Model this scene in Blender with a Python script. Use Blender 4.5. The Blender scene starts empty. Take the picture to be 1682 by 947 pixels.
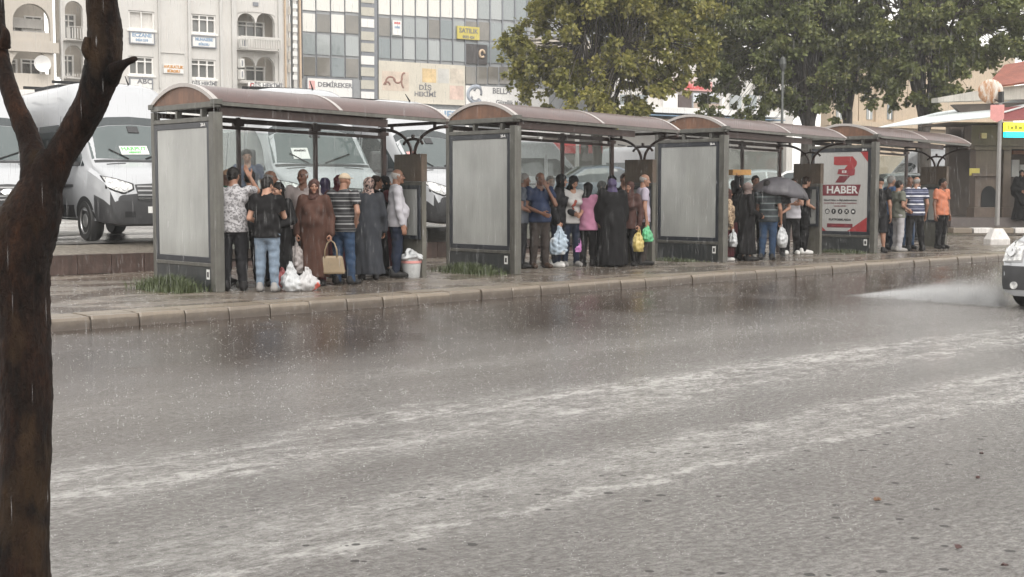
import bpy, bmesh, math, random
import numpy as np
from mathutils import Vector, Matrix, noise
from mathutils.bvhtree import BVHTree

R = math.radians
random.seed(7)
rng = np.random.default_rng(7)
S = bpy.context.scene
COL = S.collection

# ------------------------------------------------------------------ camera
F_PX, W_PX, H_PX, HORIZON = 2174.0, 1682.0, 947.0, 312.0
PITCH, YAW = math.atan((H_PX / 2 - HORIZON) / F_PX), R(47)
CAM = Vector((0, 0, 1.55))
FWD = Vector((math.cos(YAW) * math.cos(PITCH), math.sin(YAW) * math.cos(PITCH), -math.sin(PITCH)))
RGT = Vector((math.sin(YAW), -math.cos(YAW), 0))
UPV = RGT.cross(FWD)
cam_d = bpy.data.cameras.new("camera")
cam = bpy.data.objects.new("camera", cam_d)
COL.objects.link(cam)
cam.matrix_world = Matrix((RGT, UPV, -FWD)).transposed().to_4x4()
cam.location = CAM
cam_d.sensor_width = 36
cam_d.lens = 36 * F_PX / W_PX
cam_d.clip_start = 0.1
cam_d.clip_end = 3000
S.camera = cam

# ------------------------------------------------------------------ light
SUN_EL, SUN_AZ = 55, -115          # direction the light comes from (azimuth from +X)
world = bpy.data.worlds.new("World")
S.world = world
world.use_nodes = True
nt = world.node_tree
nt.nodes.clear()
wo = nt.nodes.new("ShaderNodeOutputWorld")
bg = nt.nodes.new("ShaderNodeBackground")
sky = nt.nodes.new("ShaderNodeTexSky")
sky.sky_type = 'NISHITA'
sky.sun_disc = False
sky.sun_elevation = R(SUN_EL)
sky.sun_rotation = R(90 - SUN_AZ)
sky.dust_density = 1.0
sky.air_density = 2.0
sky.ozone_density = 1.0
hs = nt.nodes.new("ShaderNodeHueSaturation")
hs.inputs['Saturation'].default_value = 0.06
nt.links.new(sky.outputs[0], hs.inputs['Color'])
wb = nt.nodes.new("ShaderNodeMixRGB")      # overcast white balance of the photograph, the same all over the sky
wb.blend_type = 'MULTIPLY'
wb.inputs[0].default_value = 1
wb.inputs[2].default_value = (1, .972, .94, 1)
nt.links.new(hs.outputs[0], wb.inputs[1])
nt.links.new(wb.outputs[0], bg.inputs[0])
bg.inputs[1].default_value = 0.15
nt.links.new(bg.outputs[0], wo.inputs[0])
sun_d = bpy.data.lights.new("sun", 'SUN')
sun_d.energy = 0.9
sun_d.angle = R(40)
sun_d.color = (1, 0.96, 0.9)
sun = bpy.data.objects.new("sun", sun_d)
COL.objects.link(sun)
sun.rotation_euler = Vector((math.cos(R(SUN_EL)) * math.cos(R(SUN_AZ)), math.cos(R(SUN_EL)) * math.sin(R(SUN_AZ)), math.sin(R(SUN_EL)))).to_track_quat('Z', 'Y').to_euler()
S.view_settings.view_transform = 'Standard'
S.view_settings.look = 'None'
S.view_settings.exposure = 1.1
S.view_settings.gamma = 1
S.view_settings.use_curve_mapping = False
S.cycles.max_bounces = 8
S.cycles.transparent_max_bounces = 24
S.cycles.volume_bounces = 0
S.cycles.use_denoising = True
S.cycles.caustics_reflective = False
S.cycles.caustics_refractive = False

# ------------------------------------------------------------------ picture point -> plane in the place
def ray(px, py):
    return FWD * F_PX + RGT * (px - W_PX / 2) - UPV * (py - H_PX / 2)
def onZ(px, py, z):
    r = ray(px, py); return CAM + r * ((z - CAM.z) / r.z)
def onY(px, py, y):
    r = ray(px, py); return CAM + r * (y / r.y)
def onX(px, py, x):
    r = ray(px, py); return CAM + r * (x / r.x)
def onD(px, py, d):
    return CAM + ray(px, py) * (d / F_PX)
def onP(px, py, p0, n):
    r = ray(px, py); return CAM + r * ((Vector(p0) - CAM).dot(n) / r.dot(n))

# ------------------------------------------------------------------ object helpers
def tag(o, label=None, cat=None, group=None, kind=None):
    if label: o['label'] = label
    if cat: o['category'] = cat
    if group: o['group'] = group
    if kind: o['kind'] = kind
    return o
def empty(name, loc=(0, 0, 0), rz=0.0, label=None, cat=None, group=None):
    o = bpy.data.objects.new(name, None)
    COL.objects.link(o)
    o.empty_display_size = .1
    o.location = loc
    o.rotation_euler = (0, 0, rz)
    return tag(o, label, cat, group)
def link(name, me, mats=None, parent=None, smooth=None):
    o = bpy.data.objects.new(name, me)
    COL.objects.link(o)
    if mats is not None:
        for m in (mats if isinstance(mats, (list, tuple)) else [mats]):
            me.materials.append(m)
    if parent is not None: o.parent = parent
    if smooth: me.shade_smooth() if smooth is True else me.set_sharp_from_angle(angle=R(smooth))
    return o
KIDS = {}
def kids(o):
    return [c for c in bpy.data.objects if c.parent is o]
def copy_tree(o, parent=None):
    c = o.copy(); COL.objects.link(c); c.parent = parent
    for ch in list(o.children): copy_tree(ch, c)
    return c

class MB:
    """collects boxes, bars, tubes and prisms; build() links them as ONE mesh object"""
    def __init__(self, M=None):
        self.v = []; self.f = []; self.m = []; self.mi = 0; self.M = M
    def add(self, vs, fs):
        n = len(self.v)
        if self.M is not None: vs = [self.M @ Vector(p) for p in vs]
        self.v += [tuple(p) for p in vs]
        self.f += [tuple(i + n for i in f) for f in fs]
        self.m += [self.mi] * len(fs)
        return self
    def box(self, x0, x1, y0, y1, z0, z1):
        vs = [(x, y, z) for z in (z0, z1) for y in (y0, y1) for x in (x0, x1)]
        return self.add(vs, [(0, 2, 3, 1), (4, 5, 7, 6), (0, 1, 5, 4), (2, 6, 7, 3), (0, 4, 6, 2), (1, 3, 7, 5)])
    def cbox(self, c, s, rz=0, rx=0, ry=0):
        M = Matrix.Translation(c) @ Matrix.Rotation(rz, 4, 'Z') @ Matrix.Rotation(ry, 4, 'Y') @ Matrix.Rotation(rx, 4, 'X')
        a, b, c2 = s[0] / 2, s[1] / 2, s[2] / 2
        vs = [M @ Vector((x, y, z)) for z in (-c2, c2) for y in (-b, b) for x in (-a, a)]
        return self.add(vs, [(0, 2, 3, 1), (4, 5, 7, 6), (0, 1, 5, 4), (2, 6, 7, 3), (0, 4, 6, 2), (1, 3, 7, 5)])
    def bar(self, a, b, w, h=None, up=(0, 0, 1)):
        h = h or w
        a, b = Vector(a), Vector(b); d = (b - a).normalized(); u = Vector(up)
        s = d.cross(u)
        if s.length < 1e-4: s = d.cross(Vector((1, 0, 0)))
        s.normalize(); u = s.cross(d)
        vs = [p + s * i * w / 2 + u * j * h / 2 for p in (a, b) for j in (-1, 1) for i in (-1, 1)]
        return self.add(vs, [(0, 2, 3, 1), (4, 5, 7, 6), (0, 1, 5, 4), (2, 6, 7, 3), (0, 4, 6, 2), (1, 3, 7, 5)])
    def tube(self, pts, rad, seg=10, caps=True, jit=0.0):
        pts = [Vector(p) for p in pts]
        if not isinstance(rad, (list, tuple)): rad = [rad] * len(pts)
        vs, fs = [], []
        d0 = (pts[1] - pts[0]).normalized()
        n = d0.cross(Vector((0, 0, 1)))
        if n.length < .1: n = d0.cross(Vector((1, 0, 0)))
        n.normalize()
        for i, p in enumerate(pts):
            d = ((pts[min(i + 1, len(pts) - 1)] - pts[max(i - 1, 0)])).normalized()
            n = (n - d * n.dot(d)).normalized(); b = d.cross(n)
            for k in range(seg):
                a = 2 * math.pi * k / seg
                q = p + (n * math.cos(a) + b * math.sin(a)) * rad[i]
                vs.append(q)
        for i in range(len(pts) - 1):
            for k in range(seg):
                a, b2 = i * seg + k, i * seg + (k + 1) % seg
                fs.append((a, b2, b2 + seg, a + seg))
        if caps:
            fs.append(tuple(reversed(range(seg)))); fs.append(tuple(range((len(pts) - 1) * seg, len(pts) * seg)))
        return self.add(vs, fs)
    def lathe(self, prof, seg=20, M=None):
        """prof: list of (r, z); around local z"""
        M = M or Matrix()
        vs, fs = [], []
        for r, z in prof:
            for k in range(seg):
                a = 2 * math.pi * k / seg
                vs.append(M @ Vector((r * math.cos(a), r * math.sin(a), z)))
        for i in range(len(prof) - 1):
            for k in range(seg):
                a, b = i * seg + k, i * seg + (k + 1) % seg
                fs.append((a, b, b + seg, a + seg))
        fs.append(tuple(reversed(range(seg)))); fs.append(tuple(range((len(prof) - 1) * seg, len(prof) * seg)))
        return self.add(vs, fs)
    def prism(self, poly, org, ux, uy, t):
        """2D polygon (counter-clockwise) on the plane org + ux*u + uy*v, thickness t along ux x uy"""
        org, ux, uy = Vector(org), Vector(ux), Vector(uy); n = ux.cross(uy).normalized()
        k = len(poly)
        vs = [org + ux * u + uy * v for u, v in poly] + [org + ux * u + uy * v + n * t for u, v in poly]
        fs = [tuple(reversed(range(k))), tuple(range(k, 2 * k))] + [(i, (i + 1) % k, (i + 1) % k + k, i + k) for i in range(k)]
        return self.add(vs, fs)
    def quad(self, a, b, c, d):
        return self.add([a, b, c, d], [(0, 1, 2, 3)])
    def mesh(self, name='mesh'):
        me = bpy.data.meshes.new(name)
        me.from_pydata(self.v, [], self.f)
        if any(self.m): me.polygons.foreach_set('material_index', self.m)
        me.update()
        return me
    def build(self, name, mats, parent=None, smooth=None, bevel=0, weld=False):
        me = self.mesh(name)
        if weld:
            bm = bmesh.new(); bm.from_mesh(me); bmesh.ops.recalc_face_normals(bm, faces=bm.faces); bm.to_mesh(me); bm.free()
        o = link(name, me, mats, parent, smooth)
        if bevel:
            b = o.modifiers.new('b', 'BEVEL'); b.width = bevel; b.segments = 1 if bevel < .012 else 2; b.limit_method = 'ANGLE'
        return o

def np_mesh(name, V, Q):
    """fast mesh from numpy verts (n,3) and quads/tris (m,k)"""
    V = np.asarray(V, np.float32); Q = np.asarray(Q, np.int32)
    me = bpy.data.meshes.new(name)
    me.vertices.add(len(V)); me.vertices.foreach_set('co', V.ravel())
    k = Q.shape[1]
    me.loops.add(Q.size); me.loops.foreach_set('vertex_index', Q.ravel())
    me.polygons.add(len(Q)); me.polygons.foreach_set('loop_start', np.arange(0, Q.size, k, dtype=np.int32))
    me.update(calc_edges=True)
    me.validate()
    return me
def set_col(me, C, name='Col'):
    a = me.color_attributes.new(name, 'FLOAT_COLOR', 'POINT')
    C = np.asarray(C, np.float32)
    if C.shape[1] == 3: C = np.concatenate([C, np.ones((len(C), 1), np.float32)], 1)
    a.data.foreach_set('color', C.ravel())

def text_mesh(body, size, mat, parent, M, name='lettering', align='CENTER', depth=.004, bold=0.0, sx=1.0):
    cu = bpy.data.curves.new(name, 'FONT')
    cu.body = body; cu.size = size; cu.align_x = align; cu.align_y = 'CENTER'
    cu.extrude = depth; cu.offset = bold; cu.resolution_u = 2
    o = bpy.data.objects.new('tmp_text', cu)
    COL.objects.link(o)
    dg = bpy.context.evaluated_depsgraph_get()
    me = bpy.data.meshes.new_from_object(o.evaluated_get(dg))
    bpy.data.objects.remove(o)
    me.transform(M @ Matrix.Diagonal((sx, 1, 1, 1)))
    me.materials.clear()
    return link(name, me, mat, parent)

# ------------------------------------------------------------------ materials
class NT:
    def __init__(self, name):
        self.m = bpy.data.materials.new(name); self.m.use_nodes = True
        self.t = self.m.node_tree; self.b = self.t.nodes['Principled BSDF']; self.o = self.t.nodes['Material Output']
        self._tc = None
    def n(self, typ, **kw):
        x = self.t.nodes.new('ShaderNode' + typ)
        for k, v in kw.items():
            if k in x.inputs.keys(): x.inputs[k].default_value = v
            else: setattr(x, k, v)
        return x
    def l(self, a, b): self.t.links.new(a, b)
    def obj(self):
        if self._tc is None: self._tc = self.n('TexCoord')
        return self._tc.outputs['Object']
    def noise(self, scale, detail=4, rough=.6, vec=None, sc=None):
        x = self.n('TexNoise'); x.inputs['Scale'].default_value = scale; x.inputs['Detail'].default_value = detail; x.inputs['Roughness'].default_value = rough
        v = vec or self.obj()
        if sc:
            mp = self.n('Mapping'); mp.inputs['Scale'].default_value = sc; self.l(v, mp.inputs[0]); v = mp.outputs[0]
        self.l(v, x.inputs['Vector'])
        return x.outputs['Fac']
    def ramp(self, fac, stops):
        r = self.n('ValToRGB'); e = r.color_ramp.elements
        while len(e) < len(stops): e.new(.5)
        for i, (p, c) in enumerate(stops):
            e[i].position = p; e[i].color = (*c, 1) if len(c) == 3 else c
        self.l(fac, r.inputs[0]); return r.outputs[0]
    def mix(self, fac, a, b, mode='MIX'):
        x = self.n('MixRGB'); x.blend_type = mode
        for s, v in ((0, fac), (1, a), (2, b)):
            if isinstance(v, (int, float)): x.inputs[s].default_value = v
            elif isinstance(v, (tuple, list)): x.inputs[s].default_value = (*v, 1)
            else: self.l(v, x.inputs[s])
        return x.outputs[0]
    def math(self, op, a, b=0.0):
        x = self.n('Math', operation=op)
        for s, v in ((0, a), (1, b)):
            if isinstance(v, (int, float)): x.inputs[s].default_value = v
            else: self.l(v, x.inputs[s])
        return x.outputs[0]
    def bump(self, h, strength=.3, dist=.01, normal=None):
        x = self.n('Bump'); x.inputs['Strength'].default_value = strength; x.inputs['Distance'].default_value = dist
        self.l(h, x.inputs['Height'])
        if normal: self.l(normal, x.inputs['Normal'])
        return x.outputs[0]
    def set(self, **kw):
        for k, v in kw.items():
            i = self.b.inputs[{'col': 'Base Color', 'rough': 'Roughness', 'metal': 'Metallic', 'spec': 'Specular IOR Level', 'nrm': 'Normal', 'coat': 'Coat Weight', 'alpha': 'Alpha', 'emit': 'Emission Color', 'es': 'Emission Strength', 'trans': 'Transmission Weight', 'ior': 'IOR', 'sheen': 'Sheen Weight'}[k]]
            if isinstance(v, (int, float)): i.default_value = v
            elif isinstance(v, (tuple, list)): i.default_value = (*v, 1)
            else: self.l(v, i)
        return self.m
def sc3(c, k): return tuple(min(1, x * k) for x in c)
def pm(name, col, rough=.6, metal=0.0, var=.18, vs=6.0, bump=0.0, bs=60.0, spec=.5, coat=0.0, streak=None, rv=.0):
    """plain painted / plastic / stone surface with uneven tone, optional relief and rain streaks"""
    t = NT(name)
    f = t.noise(vs, 5, .65)
    c = t.ramp(f, [(.3, sc3(col, 1 - var)), (.7, sc3(col, 1 + var))])
    if streak:
        s = t.noise(3.0, 4, .6, sc=(6, 6, .35))
        c = t.mix(t.ramp(s, [(.45, (0, 0, 0)), (.75, (.8, .8, .8))]), c, streak)
    kw = dict(col=c, rough=rough, metal=metal, spec=spec, coat=coat)
    if rv:
        kw['rough'] = t.math('ADD', t.math('MULTIPLY', t.noise(vs * 2.3, 3), rv), rough - rv / 2)
    if bump: kw['nrm'] = t.bump(t.noise(bs, 4), bump, .01)
    return t.set(**kw)
# ================================================================== SETTING: ground, road, kerb, pavement, wall, parking lot
def wall_y(x): return 21.35 + .045 * (x - 12)
def park_z(x, y=24):
    return .6 + .30 * max(0, min(1, (x - 11) / 21)) * max(0, min(1, (44 - x) / 10)) if x > 11 else .6
def grid_mesh(name, x0, x1, nx, y0, y1, ny, zf, mat, kind='structure', parent=None):
    xs, ys = np.linspace(x0, x1, nx + 1), np.linspace(y0, y1, ny + 1)
    V = [(x, y, zf(x, y)) for y in ys for x in xs]
    i = np.arange(nx * ny); a = (i // nx) * (nx + 1) + i % nx
    o = link(name, np_mesh(name, V, np.stack([a, a + 1, a + nx + 2, a + nx + 1], 1)), mat, parent, True)
    if kind: o['kind'] = kind
    return o

# ground sheet to the horizon
M_ground = pm('earth', (.09, .08, .07), .7, var=.3, vs=.3, bump=.3, bs=8)
g = grid_mesh('ground', -300, 420, 8, -300, 420, 8, lambda x, y: -.12, M_ground)

# flooded asphalt road: a film of running water over dark asphalt, churned pale where wheels have run, sky sheen painted into the nearer part
t = NT('flooded_asphalt')
geo = t.n('NewGeometry'); pos = geo.outputs['Position']
sep = t.n('SeparateXYZ'); t.l(pos, sep.inputs[0])
wob = t.math('ADD', t.math('MULTIPLY', t.math('SUBTRACT', t.noise(.45, 4, .55, vec=pos), .5), .6), t.math('MULTIPLY', t.math('SUBTRACT', t.noise(4.0, 4, .7, vec=pos), .5), .55))
yy = t.math('ADD', sep.outputs['Y'], wob)
def band(c, w, gain):
    d = t.math('DIVIDE', t.math('ABSOLUTE', t.math('SUBTRACT', yy, c)), w)
    return t.math('MULTIPLY', t.math('MAXIMUM', t.math('SUBTRACT', 1.0, t.math('MULTIPLY', d, d)), 0.0), gain)
tracks = t.math('ADD', t.math('ADD', band(6.72, .80, .85), band(4.95, .60, .62)), t.math('ADD', t.math('ADD', band(6.42, .10, .5), band(7.02, .16, .45)), t.math('ADD', band(4.62, .07, .8), t.math('ADD', band(5.2, .12, .35), band(8.9, .5, .18)))))
froth = t.noise(5.0, 8, .82, vec=pos, sc=(.75, 1.35, 1))
froth2 = t.noise(26, 5, .75, vec=pos, sc=(.5, 1.2, 1))
ft = t.math('MULTIPLY', t.ramp(froth, [(.40, (0, 0, 0)), (.62, (1, 1, 1))]), t.ramp(froth2, [(.32, (.15, .15, .15)), (.60, (1, 1, 1))]))
gate = t.ramp(t.noise(.9, 4, .6, vec=pos, sc=(.35, 1, 1)), [(.34, (.22, .22, .22)), (.62, (1, 1, 1))])
foam_sheen = t.math('MULTIPLY', t.math('MULTIPLY', ft, tracks), t.math('MULTIPLY', gate, 1.1))
glint = t.ramp(t.noise(48, 3, .7, vec=pos, sc=(.55, 1.3, 1)), [(.60, (0, 0, 0)), (.74, (1, 1, 1))])  # pale specks painted as sparkling highlights on the water
patch = t.ramp(t.noise(.55, 4, .6, vec=pos), [(.35, (.05, .05, .05)), (.7, (.35, .35, .35))])
sheen_ramp = t.math('MINIMUM', t.math('MAXIMUM', t.math('DIVIDE', t.math('SUBTRACT', 10.8, yy), 4.6), 0.0), 1.0)      # strength of the painted sky sheen: none at the kerb, full towards the camera
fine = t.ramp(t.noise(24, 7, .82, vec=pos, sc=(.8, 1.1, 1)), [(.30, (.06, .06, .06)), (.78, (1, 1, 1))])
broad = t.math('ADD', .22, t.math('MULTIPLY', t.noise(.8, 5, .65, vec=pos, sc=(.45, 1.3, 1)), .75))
sky_sheen = t.math('MULTIPLY', t.math('MULTIPLY', fine, broad), t.math('MULTIPLY', sheen_ramp, 1.25))  # pale diffuse grain painted as bright sky reflected in the water
foam_sheen = t.math('MINIMUM', t.math('ADD', t.math('ADD', foam_sheen, sky_sheen), t.math('MULTIPLY', t.math('MULTIPLY', glint, patch), sheen_ramp)), .9)  # wheel froth plus the painted sheen and highlights
# muddy water and asphalt tone
base = t.mix(t.noise(1.2, 5, .6, vec=pos), (.024, .015, .0105), (.042, .028, .021))
base = t.mix(t.math('MULTIPLY', t.ramp(t.noise(120, 2, .8, vec=pos), [(.45, (0, 0, 0)), (.75, (1, 1, 1))]), .15), base, (.16, .15, .14))
near = t.math('MINIMUM', t.math('MAXIMUM', t.math('DIVIDE', t.math('SUBTRACT', 6.4, sep.outputs['Y']), 1.6), 0.0), 1.0)
vd = t.n('TexVoronoi'); vd.feature = 'F1'; vd.inputs['Scale'].default_value = 5.5; t.l(pos, vd.inputs['Vector'])
pit = t.math('MULTIPLY', t.math('LESS_THAN', vd.outputs['Distance'], t.math('MULTIPLY', t.noise(1.5, 2, .5, vec=pos), .23)), t.math('MULTIPLY', near, .85))
colr = t.mix(pit, t.mix(foam_sheen, base, (.70, .68, .65)), (.012, .010, .009))
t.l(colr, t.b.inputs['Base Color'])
rr = t.math('ADD', t.math('MULTIPLY', foam_sheen, .16), t.math('ADD', .11, t.math('MULTIPLY', sheen_ramp, -.02)))
# ripples: rain dimples + wind chop
r1 = t.noise(7, 3, .6, vec=pos, sc=(.8, 1.4, 1))
r2 = t.noise(30, 5, .75, vec=pos, sc=(.9, 1.1, 1))
vor = t.n('TexVoronoi'); vor.feature = 'F1'; vor.inputs['Scale'].default_value = 16; t.l(pos, vor.inputs['Vector'])
ring = t.math('SINE', t.math('MULTIPLY', vor.outputs['Distance'], 42))
ringm = t.math('MULTIPLY', ring, t.ramp(vor.outputs['Distance'], [(.1, (1, 1, 1)), (.5, (0, 0, 0))]))
hgt = t.math('ADD', t.math('ADD', t.math('MULTIPLY', r1, .8), t.math('MULTIPLY', r2, 1.1)), t.math('MULTIPLY', ringm, .10))
ny_ = t.math('MINIMUM', t.math('MAXIMUM', t.math('DIVIDE', t.math('SUBTRACT', 11.2, yy), 4.4), 0.0), 1.0)
gust = t.ramp(t.noise(.6, 3, .6, vec=pos), [(.52, (0, 0, 0)), (.72, (.14, .14, .14))])
nearY = t.math('ADD', t.math('ADD', .050, gust), t.math('POWER', ny_, 2.4))
t.l(t.bump(t.math('MULTIPLY', hgt, nearY), 1.0, .045), t.b.inputs['Normal'])
t.set(rough=rr, spec=.85)
M_road = t.m
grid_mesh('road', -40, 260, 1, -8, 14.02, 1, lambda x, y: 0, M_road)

# wet pavement
t = NT('wet_paving')
pos = t.n('NewGeometry').outputs['Position']
bk = t.n('TexBrick'); bk.inputs['Scale'].default_value = 1.0; bk.inputs['Mortar Size'].default_value = .012; bk.inputs['Brick Width'].default_value = .4; bk.inputs['Row Height'].default_value = .4; bk.inputs['Mortar Smooth'].default_value = .2
bk.inputs['Color1'].default_value = (.15, .122, .098, 1); bk.inputs['Color2'].default_value = (.20, .165, .13, 1); bk.inputs['Mortar'].default_value = (.07, .06, .05, 1)
t.l(pos, bk.inputs['Vector'])
n1 = t.noise(1.1, 5, .65, vec=pos)
c = t.mix(t.ramp(n1, [(.35, (0, 0, 0)), (.7, (.75, .75, .75))]), bk.outputs['Color'], (.085, .072, .062))
pud = t.ramp(t.noise(.9, 4, .6, vec=pos, sc=(.7, 1.2, 1)), [(.42, (0, 0, 0)), (.56, (1, 1, 1))])
spk = t.ramp(t.noise(36, 3, .75, vec=pos), [(.62, (0, 0, 0)), (.78, (.55, .55, .55))])
c = t.mix(t.math('MULTIPLY', spk, .8), c, (.5, .48, .45))
t.l(t.mix(pud, (.42, .42, .42), (.10, .10, .10)), t.b.inputs['Roughness'])
h = t.math('ADD', t.math('MULTIPLY', bk.outputs['Fac'], -.25), t.math('ADD', t.math('MULTIPLY', t.noise(14, 4, .7, vec=pos), .7), t.math('MULTIPLY', t.noise(50, 3, .7, vec=pos), .4)))
M_pave = t.set(col=c, nrm=t.bump(h, .35, .02), spec=.55)
grid_mesh('pavement', -40, 60, 1, 14.16, 22.6, 1, lambda x, y: .13, M_pave)
grid_mesh('pavement', 60, 160, 1, 14.16, 60, 1, lambda x, y: .13, M_pave)

# kerb: each stone its own piece, with a row of flat edging slabs behind it
t = NT('kerb_stone'); rnd = t.n('ObjectInfo').outputs['Random']
sep = t.n('SeparateXYZ'); t.l(t.obj(), sep.inputs[0])
a = t.mix(rnd, (.25, .205, .15), (.16, .132, .10))
a = t.mix(t.noise(7, 5, .7), a, (.17, .14, .11))
grime = t.ramp(t.math('ADD', t.math('MULTIPLY', sep.outputs['Z'], 5.2), t.math('MULTIPLY', t.noise(9, 4, .7), .5)), [(.52, (.88, .88, .88)), (.98, (0, 0, 0))])
M_kerb = t.set(col=t.mix(grime, a, (.07, .055, .045)), rough=.34, nrm=t.bump(t.noise(45, 5, .7), .45, .01))
kerb = empty('kerb', (0, 14, 0)); kerb['kind'] = 'structure'
def kerb_piece(seed):
    rnd_ = random.Random(seed); b = MB(); L = .572
    e = .02
    prof = [(-.012, -.02), (0, .105), (.022, .142), (.15, .145), (.15, -.02)]
    xs = [0, e, L / 3, 2 * L / 3, L - e, L]
    vs, fs = [], []
    for i, x in enumerate(xs):
        sh = .006 if i in (0, len(xs) - 1) else 0
        for (y, z) in prof:
            vs.append((x, y + sh + rnd_.uniform(-.003, .003), z - sh * (1 if z > .05 else 0) + rnd_.uniform(-.003, .003)))
    k = len(prof)
    for i in range(len(xs) - 1):
        for j in range(k - 1):
            fs.append((i * k + j, (i + 1) * k + j, (i + 1) * k + j + 1, i * k + j + 1))
    fs.append(tuple(range(k))); fs.append(tuple(reversed(range((len(xs) - 1) * k, len(xs) * k))))
    return b.add(vs, fs).mesh('kerb_stone')
kmesh = [kerb_piece(i) for i in range(6)]
for m in kmesh: m.materials.append(M_kerb)
smesh = []
for i in range(4):
    bb = MB(); bb.box(.006, .566, .158, .50, .09, .142 + i * .002)
    m = bb.mesh('edging_slab'); m.materials.append(M_kerb); smesh.append(m)
for i in range(112):
    o = link('kerb_stone', kmesh[(i * 5) % 6], None, kerb)
    o.location = (-1.0 + i * .586, random.uniform(-.012, .012), random.uniform(-.008, .006))
    o.rotation_euler = (0, random.uniform(-.008, .008), random.uniform(-.012, .012))
    if i < 90:
        o = link('edging_slab', smesh[(i * 3) % 4], None, kerb)
        o.location = (-1.0 + i * .586, 0.002, random.uniform(-.004, .004))
link('kerb_footing', MB().box(-3, 70, .02, .16, -.05, .10).mesh(), pm('mortar', (.09, .08, .07), .5), kerb)

# retaining wall of long dark blocks between pavement and the raised parking lot
M_block = pm('wet_dark_block', (.085, .058, .050), .35, var=.35, vs=5, bump=.4, bs=30, streak=(.05, .04, .035))
M_soil = pm('wet_gravel_soil', (.17, .15, .125), .45, var=.4, vs=14, bump=.8, bs=55)
wall = empty('retaining_wall', (0, 0, 0), 0, 'low wet wall of long dark blocks between the pavement and the parked minibuses', 'wall')
bmesh_ = MB().box(0, .618, 0, .22, 0, .325).mesh('block'); bmesh_.materials.append(M_block)
for i in range(66):
    x = 1.0 + i * .63
    o = link('block', bmesh_, None, wall)
    o.location = (x, wall_y(x) + random.uniform(-.01, .01), .13 + random.uniform(-.008, .008)); o.rotation_euler = (0, 0, .045)
def strip_z(x, y):
    k = max(0, min(1, (y - wall_y(x) - .2) / .9))
    return .44 * (1 - k) + (park_z(x) - .015) * k + .03 * noise.noise(Vector((x * 1.7, y * 3, 0)))
b = []
xs = np.linspace(-2, 44, 160); V = []
for j in range(9):
    for x in xs:
        y = wall_y(x) + .16 + j * .13
        V.append((x, y, strip_z(x, y)))
n = len(xs); i = np.arange((n - 1) * 8); a_ = (i // (n - 1)) * n + i % (n - 1)
o = link('gravel_strip', np_mesh('gravel_strip', V, np.stack([a_, a_ + 1, a_ + n + 1, a_ + n], 1)), M_soil, None, True); o['kind'] = 'structure'

# parking lot asphalt
t = NT('wet_lot_asphalt'); pos = t.n('NewGeometry').outputs['Position']
c = t.mix(t.noise(.8, 5, .6, vec=pos), (.10, .095, .088), (.17, .16, .15))
t.l(t.ramp(t.noise(.6, 4, .6, vec=pos), [(.4, (.12, .12, .12)), (.6, (.4, .4, .4))]), t.b.inputs['Roughness'])
M_lot = t.set(col=c, nrm=t.bump(t.noise(20, 4, .7, vec=pos), .35, .02))
xs = np.linspace(-60, 160, 180); ys0 = np.array([1.18, 2, 4, 8, 14, 24, 45, 80]); V = []
for j in ys0:
    for x in xs: V.append((x, wall_y(min(x, 60)) + j, park_z(x)))
n = len(xs); i = np.arange((n - 1) * 7); a_ = (i // (n - 1)) * n + i % (n - 1)
o = link('parking_lot', np_mesh('parking_lot', V, np.stack([a_, a_ + 1, a_ + n + 1, a_ + n], 1)), M_lot, None, True); o['kind'] = 'structure'

# grass tufts growing round the feet of the shelters
def grass(name, cx, cy, lx, ly, n, h, z=.13, rot=0):
    V, Q, C = [], [], []
    for k in range(n):
        u, v = rng.normal(0, .42), rng.normal(0, .42)
        if abs(u) > 1 or abs(v) > 1: continue
        x, y = cx + u * lx, cy + v * ly
        hh = h * rng.uniform(.3, 1.5) * (1 - .45 * max(abs(u), abs(v)))
        a = rng.uniform(0, 6.28); w = rng.uniform(.003, .006); dx, dy = math.cos(a), math.sin(a); bend = rng.uniform(.1, .9) * hh
        b0 = len(V)
        for s_, (f, ww) in enumerate(((0, 1), (.55, .8), (1, .12))):
            px_, py_, pz = x + dx * bend * f * f, y + dy * bend * f * f, z + hh * f * (1 - .2 * f)
            V += [(px_ - dy * w * ww, py_ + dx * w * ww, pz), (px_ + dy * w * ww, py_ - dx * w * ww, pz)]
        Q += [(b0, b0 + 1, b0 + 3, b0 + 2), (b0 + 2, b0 + 3, b0 + 5, b0 + 4)]
    o = link(name, np_mesh(name, V, Q), M_grass)
    return o
t = NT('wet_grass'); M_grass = t.set(col=t.mix(t.noise(9, 4), (.030, .045, .016), (.095, .115, .045)), rough=.45)
for (cx, cy, lx, ly, n, h, lab) in ((9.25, 17.05, .38, .85, 2300, .23, 'green grass tufts along the foot of the nearest advertising panel'),
                                   (14.95, 17.1, .40, .95, 1900, .19, 'green grass tufts along the foot of the second advertising panel'),
                                   (20.5, 17.2, .25, .8, 500, .09, 'thin grass at the foot of the third advertising panel'),
                                   (26.0, 16.9, .30, .9, 900, .10, 'thin grass at the foot of the red poster panel'),
                                   (43, 21.9, 4.0, .35, 3000, .16, 'grass strip along the low stone edging below the kiosk')):
    tag(grass('grass', cx, cy, lx, ly, n, h), lab, 'grass', kind='stuff')
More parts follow.
